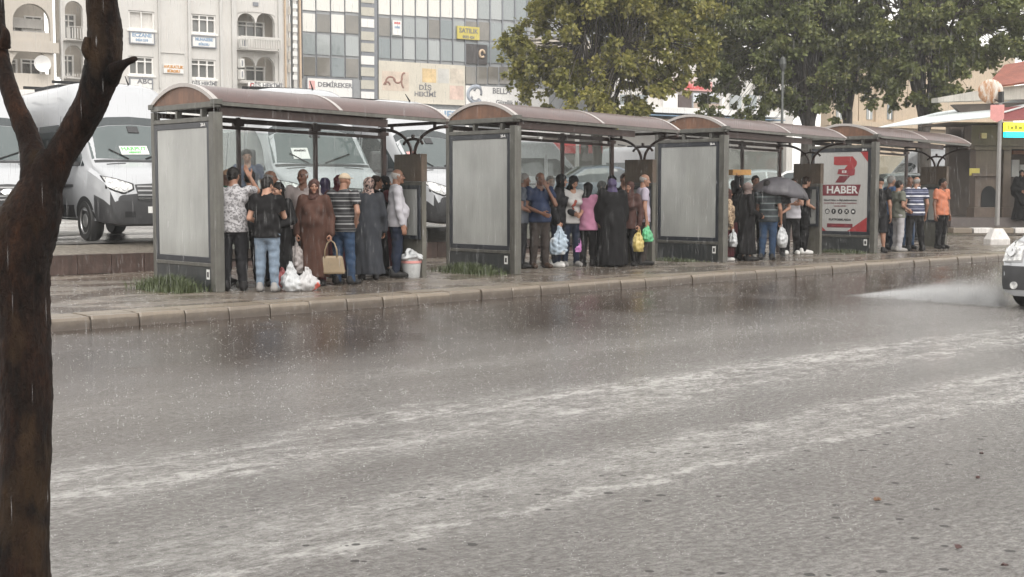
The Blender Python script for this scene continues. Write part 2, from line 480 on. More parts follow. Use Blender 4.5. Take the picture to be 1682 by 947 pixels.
# ================================================================== BUS SHELTERS
M_frame = pm('grey_metal', (.125, .122, .108), .38, .3, var=.2, vs=5, rv=.2, streak=(.075, .072, .064))
M_border = pm('dark_border', (.028, .031, .038), .30, .0, var=.2)
M_base = pm('dark_base_sheet', (.030, .033, .034), .42, .0, var=.35, vs=4, streak=(.05, .05, .048))
M_brown = pm('brown_painted_steel', (.050, .028, .023), .42, .1, var=.25)
M_boxbrown = pm('brown_box_sheet', (.105, .075, .052), .5, 0, var=.2, vs=5, streak=(.07, .05, .036))
M_boxgrey = pm('grey_box_sheet', (.105, .10, .082), .5, 0, var=.2, vs=5, streak=(.07, .065, .055))
M_rib = pm('pale_roof_rib', (.42, .39, .37), .3, .2, var=.1)
M_gable = pm('bronze_gable_sheet', (.17, .085, .050), .42, 0, var=.3, vs=4, streak=(.11, .055, .035))
t = NT('bronze_roof_sheet')
M_roof = t.set(col=t.ramp(t.noise(2.5, 5), [(.3, (.055, .027, .022)), (.7, (.088, .043, .035))]), rough=.32, spec=.35, coat=.12, nrm=t.bump(t.noise(90, 3), .10, .005))
M_sticker = pm('white_sticker', (.7, .7, .68), .4, var=.05)
M_ink = pm('black_ink', (.02, .02, .02), .5, var=.05)
M_whiteink = pm('white_ink', (.75, .74, .72), .45, var=.04)
def sheet_mat(name, col, var):
    t = NT(name)
    n_ = t.noise(.9, 4, .55, sc=(1, 1, .5))
    c = t.ramp(n_, [(.3, sc3(col, 1 - var)), (.7, sc3(col, 1 + var))])
    st = t.ramp(t.noise(6, 4, .6, sc=(5, 5, .25)), [(.45, (0, 0, 0)), (.8, (.35, .35, .35))])
    return t.set(col=t.mix(st, c, sc3(col, .72)), rough=.16, spec=.5, coat=.3)
M_poster = sheet_mat('blank_poster_sheet', (.33, .335, .32), .30)  # uneven tone painted in place of a faint reflected scene
M_ad = sheet_mat('printed_poster_sheet', (.45, .445, .43), .10)
def glass_mat(name, tint=(.86, .90, .89), dirt=.16, dcol=(.55, .55, .53), refl=.9):
    t = NT(name); t.t.nodes.remove(t.b)
    tr = t.n('BsdfTransparent'); tr.inputs[0].default_value = (*tint, 1)
    gl = t.n('BsdfGlossy'); gl.inputs['Roughness'].default_value = .04
    lw = t.n('LayerWeight'); fr_ = t.math('ADD', .04, t.math('MULTIPLY', t.math('POWER', lw.outputs['Facing'], 5.0), .9))
    m1 = t.n('MixShader'); t.l(t.math('MULTIPLY', fr_, refl), m1.inputs[0]); t.l(tr.outputs[0], m1.inputs[1]); t.l(gl.outputs[0], m1.inputs[2])
    df = t.n('BsdfDiffuse'); df.inputs[0].default_value = (*dcol, 1)
    m2 = t.n('MixShader')
    st = t.ramp(t.noise(9, 4, .7, sc=(8, 8, .5)), [(.3, (dirt * .5,) * 3), (.75, (dirt * 1.7,) * 3)])
    t.l(st, m2.inputs[0]); t.l(m1.outputs[0], m2.inputs[1]); t.l(df.outputs[0], m2.inputs[2])
    t.l(m2.outputs[0], t.o.inputs[0]); return t.m
M_pane = glass_mat('rain_streaked_glass', dirt=.09, dcol=(.50, .49, .47))
M_pane2 = glass_mat('dusty_streaked_glass', dirt=.13, dcol=(.50, .49, .47))

CH, SAG, Y0R = 1.83, .28, -.08
RR = ((CH / 2) ** 2 + SAG ** 2) / (2 * SAG)
def roof_pt(u, x, off=0.0):           # u 0..1 from front foot to rear foot
    a0 = math.asin(CH / 2 / RR); a = -a0 + 2 * a0 * u
    return Vector((x, Y0R + CH / 2 + (RR + off) * math.sin(a), 2.64 - .024 * x + (RR + off) * math.cos(a) - (RR - SAG)))
def arc_strip(x0, x1, off0, off1, n=18):
    b = MB(); vs, fs = [], []
    for i in range(n + 1):
        u = i / n
        vs += [roof_pt(u, x0, off0), roof_pt(u, x1, off0), roof_pt(u, x1, off1), roof_pt(u, x0, off1)]
    for i in range(n):
        for j in range(4):
            fs.append((i * 4 + j, i * 4 + (j + 1) % 4, i * 4 + 4 + (j + 1) % 4, i * 4 + 4 + j))
    fs += [(3, 2, 1, 0), tuple(range(n * 4, n * 4 + 4))]
    return b.add(vs, fs)
def zx(x): return -.024 * x

def make_shelter(pane, ad=False):
    r = empty('bus_shelter')
    # advertising panel across the left end
    MB().box(-.075, .075, -.06, .075, 0, 2.50).build('post', M_frame, r, bevel=.008)
    MB().box(-.055, .055, 1.67, 1.76, 0, 2.56).build('post', M_frame, r, bevel=.008)
    for z0, z1 in ((2.375, 2.44), (.345, .40)):
        MB().box(-.06, .06, .078, 1.667, z0, z1).build('frame_rail', M_frame, r, bevel=.006)
    b = MB()
    b.box(-.052, .045, .081, .165, .402, 2.372); b.box(-.052, .045, 1.585, 1.664, .402, 2.372)
    b.box(-.0525, .0455, .160, 1.59, 2.29, 2.3725); b.box(-.0525, .0455, .160, 1.59, .4015, .48)
    bo = b.build('panel_border', M_border, r, bevel=.004)
    text_mesh('28-A', .062, M_whiteink, bo, Matrix(((0, 0, -1, -.053), (-1, 0, 0, .26), (0, 1, 0, 2.33), (0, 0, 0, 1))), depth=.001, bold=.002)
    po = MB().box(-.044, .035, .168, 1.582, .482, 2.288).build('poster', M_ad if ad else M_poster, r)
    MB().box(-.045, .045, .08, 1.665, .0, .343).build('base_panel', M_base, r)
    st = MB().box(-.0495, -.0455, .15, .235, .17, .31).build('sticker', M_sticker, r)
    MB().box(-.0515, -.0500, .172, .215, .20, .275).build('sticker_print', M_ink, st)
    MB().box(-.04, .04, 1.0, 1.05, 2.445, 2.55).build('hanger', M_frame, r); MB().box(-.04, .04, .3, .35, 2.445, 2.55).build('hanger', M_frame, r)
    # gable and roof
    n = 16; vs = []
    poly = [(roof_pt(i / n, 0, -.012).y, roof_pt(i / n, 0, -.012).z) for i in range(n + 1)]
    MB().prism([(-y, z) for y, z in poly], (-.02, 0, 0), (0, -1, 0), (0, 0, 1), .02).build('gable_panel', M_gable, r, weld=True)
    MB().box(-.06, .05, -.06, 1.75, 2.565, 2.645).build('gable_beam', M_frame, r, bevel=.006)
    for y0, y1 in ((-.10, .02), (1.66, 1.80)): MB().box(-.075, .055, y0, y1, 2.60, 2.675).build('beam_cap', M_frame, r, bevel=.006)
    for x0, x1 in ((.012, 2.03), (2.09, 4.10)):
        arc_strip(x0, x1, -.006, .006).build('roof_sheet', M_roof, r, smooth=40, weld=True)
    for x0, x1 in ((-.07, .01), (2.03, 2.09), (4.10, 4.17)):
        arc_strip(x0, x1, -.035, .016).build('roof_rib', M_rib, r, smooth=40, weld=True)
    for yb, nm in ((-.09, 'front_eave'), (1.70, 'rear_eave')):
        b = MB(); b.bar((.06, yb + .03, 2.615 + zx(.06)), (4.09, yb + .03, 2.615 + zx(4.09)), .05, .05); b.build(nm, M_frame, r)
    MB().bar((.08, .03, 2.515 + zx(.08)), (3.0, .03, 2.515 + zx(3.0)), .04, .11).build('fascia', M_brown, r)
    MB().bar((.06, 1.71, 2.52 + zx(.06)), (4.2, 1.71, 2.52 + zx(4.2)), .05, .075).build('rear_beam', M_brown, r)
    MB().bar((.06, 1.71, 2.41 + zx(0.06)), (4.2, 1.71, 2.41 + zx(4.2)), .05, .05).build('top_rail', M_brown, r)
    MB().bar((.06, 1.71, .34), (4.2, 1.71, .34), .05, .05).build('low_rail', M_brown, r)
    for x, w in ((1.40, .05), (2.83, .055), (4.22, .075)):
        MB().box(x - w / 2, x + w / 2, 1.685, 1.745, 0, 2.575 + zx(x)).build('mullion', M_brown, r)
        MB().box(x - .09, x + .09, 1.68, 1.75, 2.44 + zx(x), 2.50 + zx(x)).build('mullion_bracket', M_brown, r)
    for x0, x1 in ((.06, 1.37), (1.43, 2.80), (2.86, 4.18)):
        MB().box(x0, x1, 1.708, 1.716, .37, 2.38 + zx(x1)).build('rear_pane', pane, r)
    # brackets fanning over the narrow end cabinet
    xe = 4.16
    MB().bar((xe, -.02, 2.50), (xe, 1.74, 2.50), .06, .05).build('end_beam', M_brown, r)
    for s in (0, 1):
        cy = 1.62 if s else .06; sg = -1 if s else 1
        pts = [(xe, cy + sg * .74 * math.sin(a), 2.00 + .43 * math.cos(a)) for a in np.linspace(0, math.pi / 2, 12)]
        pts = [(xe, cy - sg * .10, 2.43)] + pts
        MB().tube(pts, .027, 8).build('arched_bracket', M_brown, r, smooth=True)
        MB().box(xe - .02, xe + .02, cy + sg * .22 - .02, cy + sg * .22 + .02, 2.40, 2.50).build('bracket_stub', M_brown, r)
    pts = [(xe, .84 + .25 * math.sin(a), 2.16 + .10 * math.cos(a)) for a in np.linspace(-1.45, 1.45, 10)]
    MB().tube(pts, .024, 8).build('cross_arch', M_brown, r, smooth=True)
    MB().box(xe - .02, xe + .02, .82, .86, 2.25, 2.33).build('bracket_stub', M_brown, r)
    cab = MB().box(4.06, 4.18, .50, 1.22, 1.56, 2.01).build('end_cabinet', M_boxbrown, r, bevel=.006)
    MB().box(4.075, 4.165, .51, 1.21, 0, 1.557).build('pedestal', M_boxgrey, cab)
    f = MB(); f.box(4.045, 4.073, .54, .60, .62, 1.50); f.box(4.045, 4.073, .98, 1.04, .62, 1.50); f.box(4.045, 4.073, .60, .98, 1.44, 1.50); f.box(4.045, 4.073, .60, .98, .62, .68)
    f.build('notice_frame', M_border, cab)
    MB().box(4.06, 4.073, .602, .978, .682, 1.438).build('notice_sheet', M_poster, cab)
    return r, po

SX = (9.57, 15.26, 20.88, 26.34)
labs = ['nearest bus shelter with a blank grey advertising panel and a tall crowd inside',
        'second bus shelter along the kerb, its blank panel beside the man in navy polo shirt',
        'third bus shelter along the kerb, sheltering the open dark umbrella',
        'farthest bus shelter, its end panel carrying the red HABER poster']
sh1, _ = make_shelter(M_pane)
sh4, ad = make_shelter(M_pane2, True)
sh2 = copy_tree(sh1); sh3 = copy_tree(sh1)
for o in (sh2, sh3):
    for c in o.children:
        if c.name.startswith('rear_pane'): c.data = c.data.copy(); c.data.materials.clear(); c.data.materials.append(M_pane2)
for o, x, l in zip((sh1, sh2, sh3, sh4), SX, labs):
    o.location = (x, 16.27, .13); tag(o, l, 'bus shelter', 'bus shelters along the kerb')

# printed poster of the farthest shelter: flat print on the sheet
M_red = pm('red_print', (.34, .045, .048), .35, var=.08); M_dred = pm('maroon_print', (.17, .03, .04), .35, var=.08); M_wp = pm('poster_white', (.68, .67, .65), .3, var=.05)
def art(poly, name, m, lift):
    return MB().prism(poly, (-.0445 - lift, 1.582, .482), (0, -1, 0), (0, 0, 1), .0015).build(name, m, ad)
PW, PH = 1.414, 1.806
def P(x, y): return (x * PW, (1 - y) * PH)      # poster coordinates 0..1 from its top-left
def rect(x0, y0, x1, y1): return [P(x0, y1), P(x1, y1), P(x1, y0), P(x0, y0)]
art([P(.86, 0), P(1, .13), P(1, 0)], 'corner_print', M_red, .001)
art([P(0, 1), P(.24, 1), P(.09, .9), P(0, .68)], 'corner_print', M_red, .001)
art([P(.64, 1), P(1, 1), P(1, .82)], 'corner_print', M_red, .001)
art([P(.37, .155), P(.43, .165), P(.63, .165), P(.57, .21), P(.65, .21), P(.80, .155), P(.80, .12), P(.72, .055), P(.37, .055)], 'seven_print', M_red, .001)
art([P(.56, .225), P(.74, .225), P(.80, .16), P(.67, .16)], 'seven_print', M_red, .0027)
art([P(.44, .275), P(.70, .30), P(.76, .29), P(.77, .215), P(.46, .215)], 'seven_print', pm('dark_red_print', (.27, .04, .05), .35), .0044)
art([P(.40, .385), P(.57, .385), P(.68, .30), P(.48, .30)], 'seven_print', M_dred, .001)
art([P(.53, .262), P(.61, .262), P(.61, .232), P(.53, .232)], 'badge_print', M_wp, .0062)
art([P(.12, .55), P(.83, .55), P(.88, .41), P(.17, .41)], 'banner_print', M_dred, .001)
def ptxt(s, x, y, size, m, lift=.004, bold=.0, sx=1.0):
    u, v = P(x, y)
    text_mesh(s, size, m, ad, Matrix(((0, 0, -1, -.0445 - lift), (-1, 0, 0, 1.582 - u), (0, 1, 0, .482 + v), (0, 0, 0, 1))), depth=.0008, bold=bold, sx=sx)
ptxt('HABER', .53, .48, .235, M_wp, .004, .006, 1.15)
ptxt('23', .57, .247, .05, M_dred, .0085, .002)
ptxt('Güncel Haber ve Bilgi platformlarımız', .5, .607, .058, M_ink, .002, .0015, 1.0)
ptxt('internet sitesi ve sosyal medya hesaplarımız', .5, .643, .050, M_dred, .002, .001, 1.0)
ptxt('yayında sizlerle!', .5, .68, .050, M_dred, .002, .001)
for k, ch in enumerate(('@', 'f', 'd', 'X', '▶')):
    cx = .26 + k * .122
    art([(P(cx, .75)[0] + .062 * math.cos(a), P(cx, .75)[1] + .062 * math.sin(a)) for a in np.linspace(0, 2 * math.pi, 17)[:-1]], 'icon_print', M_ink, .001)
    if ch != '▶': ptxt(ch, cx, .75, .085, M_wp, .004, .002)
    else: art([(P(cx, .75)[0] + u * .03, P(cx, .75)[1] + v * .022) for u, v in ((-1, -1), (1, -1), (1, 1), (-1, 1))], 'icon_print', M_wp, .003)
ptxt('PLATFORMLARDA', .5, .855, .066, M_ink, .002, .003, 1.1)
art(rect(.26, .905, .74, .955), 'bar_print', M_dred, .001)
ptxt('www.haber23.com', .5, .93, .055, M_red, .004, .001)

# ================================================================== round mirror on its pole, lamp post
M_pole = pm('galvanised_pole', (.27, .26, .25), .35, .4, var=.15, streak=(.18, .17, .16))
M_conc = pm('whitewashed_concrete', (.58, .56, .54), .55, var=.15, vs=7, streak=(.4, .38, .35), bump=.2, bs=30)
M_rust = NT('rusty_white_disc')
tt = M_rust; c = tt.ramp(tt.noise(5, 5, .7, sc=(2.2, 2.2, .7)), [(.42, (.62, .58, .52)), (.58, (.42, .22, .11)), (.75, (.26, .12, .06))])
M_rust = tt.set(col=c, rough=.6)
M_pink = pm('faded_red_sign', (.66, .30, .28), .5, var=.1)
pb = onZ(1637, 401, .13)
t_ = empty('traffic_mirror', pb, 0, 'round traffic mirror seen from its rusty back on a tall grey pole', 'traffic mirror')
vs_ = [(.46, 0), (.46, .16), (.20, .42), (.0, .42)]
MB().lathe([(.33, 0), (.33, .14), (.31, .17), (.15, .42), (.02, .42)], 6).build('concrete_foot', M_conc, t_)
MB().tube([(0, 0, .5), (.0, 0, 2.0), (0, 0, 3.75)], [.06, .055, .05], 12).build('pole', M_pole, t_, smooth=40)
toC = Vector((-math.cos(R(25)), -math.sin(R(25)), 0)); sd = Vector((-toC.y, toC.x, 0)); up = Vector((0, 0, 1))
Md = Matrix((sd, up, toC)).transposed().to_4x4(); Md.translation = Vector((-.05, .26, 4.0))
MB().lathe([(.01, .05), (.2, .045), (.29, .02), (.315, 0), (.315, -.03), (.01, -.03)], 28, Md).build('mirror_back', M_rust, t_, smooth=40)
MB().bar((0, 0, 3.7), (-.03, .22, 3.82), .035).bar((0, 0, 3.55), (0.0, .24, 3.7), .03).build('bracket', M_brown, t_)
MB().bar((.0, -.02, 3.7), (-.02, -.02, 3.98), .1, .12).build('clamp', M_ink, t_)
si = MB().prism([(-.17, .0), (0, -.09), (.17, 0), (.17, .36), (-.17, .36)], Vector((-.08, .04, 3.28)), tuple(-sd), (0, 0, 1), .01)
si = si.build('small_sign', M_pink, t_, weld=True)
for k in range(3): MB().prism([(-.12, .10 + k * .09), (.12, .10 + k * .09), (.12, .125 + k * .09), (-.12, .125 + k * .09)], Vector((-.08, .04, 3.28)) + toC * -.012, tuple(-sd), (0, 0, 1), .003).build('sign_line', M_whiteink, si, weld=True)
M_lamp = pm('dark_lamp_post', (.06, .065, .06), .5)
lp = onD(1283, 300, 53.5); lp.z = .2
l_ = empty('lamp_post', lp, 0, 'thin dark lamp post standing against the trees above the third shelter', 'lamp post')
MB().tube([(0, 0, 0), (0, 0, 2), (0, 0, 6.1)], [.075, .06, .05], 10).build('pole', M_lamp, l_, smooth=True)
MB().lathe([(.05, 6.1), (.10, 6.2), (.16, 6.4), (.12, 6.6), (.04, 6.7)], 10).build('lantern', M_lamp, l_)
# ================================================================== VEHICLES
def paint(name, col, rough=.25):
    t = NT(name)
    c = t.mix(t.noise(2.5, 4), sc3(col, .93), col)
    return t.set(col=c, rough=rough, spec=.5, coat=.5)
M_white = paint('white_vehicle_paint', (.42, .43, .445))
M_plastic = pm('black_plastic_trim', (.035, .035, .037), .5, var=.15)
M_tyre = pm('tyre_rubber', (.022, .022, .022), .7, var=.2)
M_alloy = pm('steel_rim', (.42, .42, .42), .3, .8, var=.1)
M_hub = pm('grey_hub_cap', (.30, .30, .30), .4, .4, var=.1)
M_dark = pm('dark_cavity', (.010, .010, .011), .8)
M_chrome = pm('chrome', (.65, .65, .65), .12, 1.0, var=.03)
t = NT('vehicle_glass'); M_vglass = t.set(col=(.030, .038, .040), rough=.05, spec=.9)
t = NT('windscreen_glass'); M_wglass = t.set(col=t.mix(t.noise(1.6, 3), (.055, .072, .072), (.10, .12, .12)), rough=.08, spec=.9)
t = NT('headlight_lens'); M_lens = t.set(col=t.ramp(t.noise(16, 2), [(.35, (.28, .28, .28)), (.65, (.72, .72, .70))]), rough=.08, spec=.8, coat=1)
t = NT('tail_lamp'); M_tail = t.set(col=(.35, .02, .02), rough=.15, coat=1)
M_green = pm('green_print', (.12, .42, .12), .5, var=.05)
M_amber = pm('amber_lens', (.5, .22, .03), .2)

class Body:
    """loft a vehicle shell from stations (x, z_bottom, z_top, half width, belt z, roof half width, roof radius)"""
    def __init__(self, st, nsub=5):
        st = np.array(st, float)
        xs = []
        for i in range(len(st) - 1):
            m = max(1, min(nsub, int(round((st[i + 1, 0] - st[i, 0]) / .12))))
            xs += [st[i, 0] + (st[i + 1, 0] - st[i, 0]) * k / m for k in range(m)]
        xs.append(st[-1, 0]); xs = np.array(xs)
        cols = [np.interp(xs, st[:, 0], st[:, c]) for c in range(1, 7)]
        V, Q = [], []
        for x, zb, zt, hw, zm, rw, rr in zip(xs, *cols):
            zm = min(zm, zt - .10)
            half = [(0, zb), (hw * .8, zb), (hw * .965, zb + .05), (hw * .995, zb + .22 * (zm - zb) + .03), (hw, zb + .6 * (zm - zb)), (hw * .99, zm)]
            r2 = min(rr, (zt - zm) * .9)
            half += [(rw + (hw * .99 - rw) * .5, zm + (zt - r2 - zm) * .55), (rw, zt - r2), (rw - .10 * r2, zt - r2 * .55), (rw - .35 * r2, zt - r2 * .22), (rw - .8 * r2, zt - .03 * r2), (rw * .55, zt + .02), (0, zt + .03)]
            ring = [(x, -y, z) for y, z in half] + [(x, y, z) for y, z in half[-2:0:-1]]
            V.append(ring)
        k = len(V[0]); self.V = [p for r_ in V for p in r_]
        for i in range(len(V) - 1):
            for j in range(k): Q.append((i * k + j, (i + 1) * k + j, (i + 1) * k + (j + 1) % k, i * k + (j + 1) % k))
        self.F = Q + [tuple(range(k)), tuple(reversed(range((len(V) - 1) * k, len(V) * k)))]
        bm = bmesh.new(); vs = [bm.verts.new(p) for p in self.V]
        for f in self.F: bm.faces.new([vs[i] for i in f])
        bmesh.ops.recalc_face_normals(bm, faces=bm.faces)
        bm.normal_update()
        self.me = bpy.data.meshes.new('body'); bm.to_mesh(self.me)
        self.bvh = BVHTree.FromBMesh(bm); bm.free()
    def hit(self, o, d):
        p, n, i, dist = self.bvh.ray_cast(Vector(o), Vector(d))
        return (p, n) if p is not None else (None, None)
    def proj(self, view, a, b):
        """view 'R'/'L' side (x,z); 'F' front (y,z); 'B' back; 'T' top (x,y)"""
        if view == 'R': return self.hit((a, -5, b), (0, 1, 0))
        if view == 'L': return self.hit((a, 5, b), (0, -1, 0))
        if view == 'F': return self.hit((20, a, b), (-1, 0, 0))
        if view == 'B': return self.hit((-20, a, b), (1, 0, 0))
        return self.hit((a, b, 20), (0, 0, -1))
    def patch(self, name, view, top, bot, mat, parent, n=8, m=5, off=.006, thick=.03, outward=0):
        """panel lying on the shell between two polylines given in the view's plane"""
        def samp(pl, t):
            pl = [Vector(p) for p in pl]; L = [0]
            for a, b in zip(pl, pl[1:]): L.append(L[-1] + (b - a).length)
            s = t * L[-1]
            for i in range(len(pl) - 1):
                if s <= L[i + 1] + 1e-9: return pl[i].lerp(pl[i + 1], (s - L[i]) / max(1e-9, L[i + 1] - L[i]))
            return pl[-1]
        G, N = [], []
        for j in range(m + 1):
            for i in range(n + 1):
                q = samp(top, i / n).lerp(samp(bot, i / n), j / m)
                p, nn = self.proj(view, q.x, q.y)
                G.append(p); N.append(nn)
        for k in range(len(G)):
            if G[k] is None:
                G[k] = next((G[q] for q in sorted(range(len(G)), key=lambda q: abs(q - k)) if G[q] is not None), Vector()); N[k] = Vector((0, 0, 1))
        vs = [p + nn * off for p, nn in zip(G, N)]
        fs = [(j * (n + 1) + i, j * (n + 1) + i + 1, (j + 1) * (n + 1) + i + 1, (j + 1) * (n + 1) + i) for j in range(m) for i in range(n)]
        bd = [i for i in range(n + 1)] + [(j + 1) * (n + 1) + n for j in range(m)] + [m * (n + 1) + i for i in range(n - 1, -1, -1)] + [j * (n + 1) for j in range(m - 1, 0, -1)]
        k0 = len(vs); vs += [G[i] - N[i] * thick for i in bd]; L = len(bd)
        fs += [(bd[i], bd[(i + 1) % L], k0 + (i + 1) % L, k0 + i) for i in range(L)]
        return MB().add(vs, fs).build(name, mat, parent, smooth=35, weld=True)

def wheel(parent, x, y, r, w, side, alloy=False):
    """side -1 right, +1 left"""
    M = Matrix.Translation((x, y, r)) @ Matrix.Rotation(R(90) * -side, 4, 'X')
    wh = MB().lathe([(r * .60, -w / 2), (r * .93, -w / 2), (r, -w * .32), (r, w * .32), (r * .93, w / 2), (r * .66, w / 2), (r * .62, w * .42)], 30, M).build('wheel', M_tyre, parent, smooth=40)
    b = MB()
    if alloy:
        b.lathe([(r * .63, w * .40), (r * .66, w * .47), (r * .58, w * .45), (r * .56, w * .2)], 30, M)
        for k in range(5):
            a = 2 * math.pi * k / 5
            for da in (-.13, .13):
                p0 = M @ Vector((math.cos(a) * r * .1, math.sin(a) * r * .1, w * .42)); p1 = M @ Vector((math.cos(a + da) * r * .6, math.sin(a + da) * r * .6, w * .44))
                b.bar(p0, p1, .035, .035)
        b.lathe([(r * .16, w * .38), (r * .14, w * .46), (.001, w * .47)], 14, M)
    else:
        b.lathe([(r * .63, w * .40), (r * .67, w * .50), (r * .60, w * .47), (r * .56, w * .28), (r * .40, w * .30), (r * .32, w * .44), (r * .2, w * .50), (.001, w * .50)], 30, M)
    b.build('rim', M_alloy, wh, smooth=40)
    MB().lathe([(r * .59, w * .02), (r * .59, w * .10), (.001, w * .10)], 24, M).build('brake_disc', M_dark, wh)
    if not alloy:
        h = MB()
        for k in range(8):
            a = 2 * math.pi * k / 8; c = M @ Vector((math.cos(a) * r * .485, math.sin(a) * r * .485, w * .305))
            h.lathe([(r * .055, -.01), (r * .055, .012), (.001, .012)], 8, Matrix.Translation(c) @ Matrix.Rotation(R(90) * -side, 4, 'X'))
        h.build('rim_holes', M_dark, wh)['kind'] = 'stuff'
    return wh
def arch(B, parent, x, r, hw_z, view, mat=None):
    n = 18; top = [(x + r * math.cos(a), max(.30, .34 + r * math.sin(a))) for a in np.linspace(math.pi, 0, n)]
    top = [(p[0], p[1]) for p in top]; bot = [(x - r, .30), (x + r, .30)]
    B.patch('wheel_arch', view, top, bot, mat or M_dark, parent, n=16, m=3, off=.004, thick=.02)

def make_minibus():
    r = empty('minibus')
    W = 1.02
    st = [ # x, zb, zt, hw, belt, roofhw, rr
        (0.00, .42, 2.30, .93, 1.25, .80, .25), (.06, .36, 2.70, .99, 1.25, .86, .25), (.5, .34, 2.78, W, 1.25, .88, .25), (3.70, .34, 2.80, W, 1.25, .88, .25),
        (4.00, .34, 2.72, W, 1.25, .87, .27), (4.24, .34, 2.46, W, 1.25, .86, .28), (4.50, .34, 2.14, W, 1.25, .86, .22), (4.72, .34, 1.86, W, 1.25, .88, .16), (5.14, .32, 1.38, 1.01, 1.22, .92, .10),
        (5.22, .32, 1.335, 1.005, 1.2, .93, .09), (5.55, .30, 1.23, .985, 1.1, .90, .10), (5.78, .28, 1.12, .94, 1.0, .85, .12), (5.89, .27, .98, .88, .86, .80, .12), (5.95, .27, .80, .82, .68, .76, .1), (5.98, .30, .58, .76, .46, .70, .06)]
    B = Body(st)
    link('body', B.me, [M_white, M_plastic], r, 38)
    for pl in B.me.polygons:
        if pl.center.z < .74 and pl.center.x > 5.46: pl.material_index = 1
    for v, s in (('R', -1), ('L', 1)):
        arch(B, r, 1.35, .44, 0, v); arch(B, r, 5.02, .44, 0, v)
        B.patch('front_door_window', v, [(3.72, 2.02), (4.10, 2.02), (4.42, 1.80), (4.80, 1.44)], [(3.72, 1.30), (4.80, 1.30)], M_vglass, r, n=10)
        B.patch('quarter_window', v, [(4.84, 1.395), (4.95, 1.31)], [(4.84, 1.29), (4.95, 1.29)], M_vglass, r, n=3, m=2)
        for x0, x1 in ((.25, 1.25), (1.33, 2.4), (2.48, 3.58)):
            B.patch('side_window', v, [(x0, 2.05), (x1, 2.05)], [(x0, 1.30), (x1, 1.30)], M_vglass, r)
        B.patch('side_cladding', v, [(1.85, .62), (4.52, .62)], [(1.85, .36), (4.52, .36)], M_plastic, r, off=.012)
        B.patch('rub_strip', v, [(.3, .98), (4.5, .98)], [(.3, .93), (4.5, .93)], M_plastic, r, off=.012, m=1)
        B.patch('door_seam', v, [(3.64, 2.2), (3.66, 2.2)], [(3.64, .5), (3.66, .5)], M_dark, r, n=1, off=.002)
        B.patch('door_handle', v, [(3.78, 1.14), (3.98, 1.14)], [(3.78, 1.09), (3.98, 1.09)], M_plastic, r, n=2, m=1, off=.03)
        # mirror
        y = s * 1.20
        MB().box(4.62, 4.74, y - .13, y + .13, 1.28, 1.66).build('wing_mirror', M_plastic, r, bevel=.05)
        MB().bar((4.72, s * .95, 1.34), (4.69, y, 1.34), .08, .06).build('mirror_arm', M_plastic, r)
        wheel(r, 1.35, s * .90, .355, .235, s); wheel(r, 5.02, s * .90, .355, .235, s)
        # headlamp: swept wedge wrapping round the corner
        h = B.patch('headlight', 'F', [(s * .90, 1.10), (s * .62, 1.015), (s * .50, .97)], [(s * .90, .93), (s * .66, .83), (s * .50, .90)], M_lens, r, n=8, m=4, off=.014)
        B.patch('lamp_bezel', 'F', [(s * .92, 1.125), (s * .62, 1.035), (s * .47, .985)], [(s * .92, .905), (s * .66, .80), (s * .47, .885)], M_dark, h, n=8, m=4, off=.007)
        for yy, zz in ((.78, .955), (.64, .925)):
            p, nn = B.proj('F', s * yy, zz)
            MB().lathe([(.052, 0), (.052, .012), (.03, .014), (.001, .004)], 14, Matrix.Translation(p + nn * .012) @ nn.to_track_quat('Z', 'Y').to_matrix().to_4x4()).build('lamp_reflector', M_chrome, h, smooth=40)
        B.patch('fog_lamp', 'F', [(s * .66, .52), (s * .48, .52)], [(s * .66, .42), (s * .48, .42)], M_dark, r, n=2, m=1, off=.02)
    # windscreen with dark upper band
    B.patch('windscreen', 'T', [(4.66, .83), (4.62, .4), (4.61, 0), (4.62, -.4), (4.66, -.83)], [(5.09, .88), (5.13, .4), (5.14, 0), (5.13, -.4), (5.09, -.88)], M_wglass, r, n=12, m=6, off=.008)
    B.patch('sun_band', 'T', [(4.54, .80), (4.50, .4), (4.49, 0), (4.50, -.4), (4.54, -.80)], [(4.65, .82), (4.61, .4), (4.60, 0), (4.61, -.4), (4.65, -.82)], M_vglass, r, n=12, m=2, off=.009)
    p, nn = B.proj('T', 4.68, 0)
    MB().cbox(p + nn * .012, (.16, .20, .03), 0, 0, R(50)).build('sensor_pod', M_plastic, r, bevel=.01)
    B.patch('scuttle', 'T', [(5.12, .86), (5.16, 0), (5.12, -.86)], [(5.19, .86), (5.23, 0), (5.19, -.86)], M_plastic, r, n=10, m=1, off=.008)
    for s in (-1, 1):
        p0, n0 = B.proj('T', 5.14, s * .15 - .1); p1, n1 = B.proj('T', 4.98, s * .55)
        MB().bar(p0 + n0 * .02, p1 + n1 * .02, .025, .02).build('wiper', M_dark, r)
        p0, n0 = B.proj('T', 5.29, s * .62)
        B.patch('bonnet_vent', 'T', [(5.28, s * .70), (5.26, s * .36)], [(5.31, s * .70), (5.29, s * .36)], M_dark, r, n=3, m=1, off=.006)
    # nose: grille with bars, bumper, plate
    gr = B.patch('grille', 'F', [(-.45, .97), (0, .995), (.45, .97)], [(-.40, .70), (0, .68), (.40, .70)], M_plastic, r, n=10, m=4, off=.014)
    for z in (.93, .86, .79, .73):
        B.patch('grille_bar', 'F', [(-.42, z + .016), (.42, z + .016)], [(-.42, z - .010), (.42, z - .010)], M_hub if z > .75 else M_chrome, gr, n=8, m=1, off=.026, thick=.012)
    p, nn = B.proj('F', 0, .85)
    Mo = Matrix.Translation(p + nn * .03) @ nn.to_track_quat('Z', 'Y').to_matrix().to_4x4() @ Matrix.Diagonal((1, .5, 1, 1))
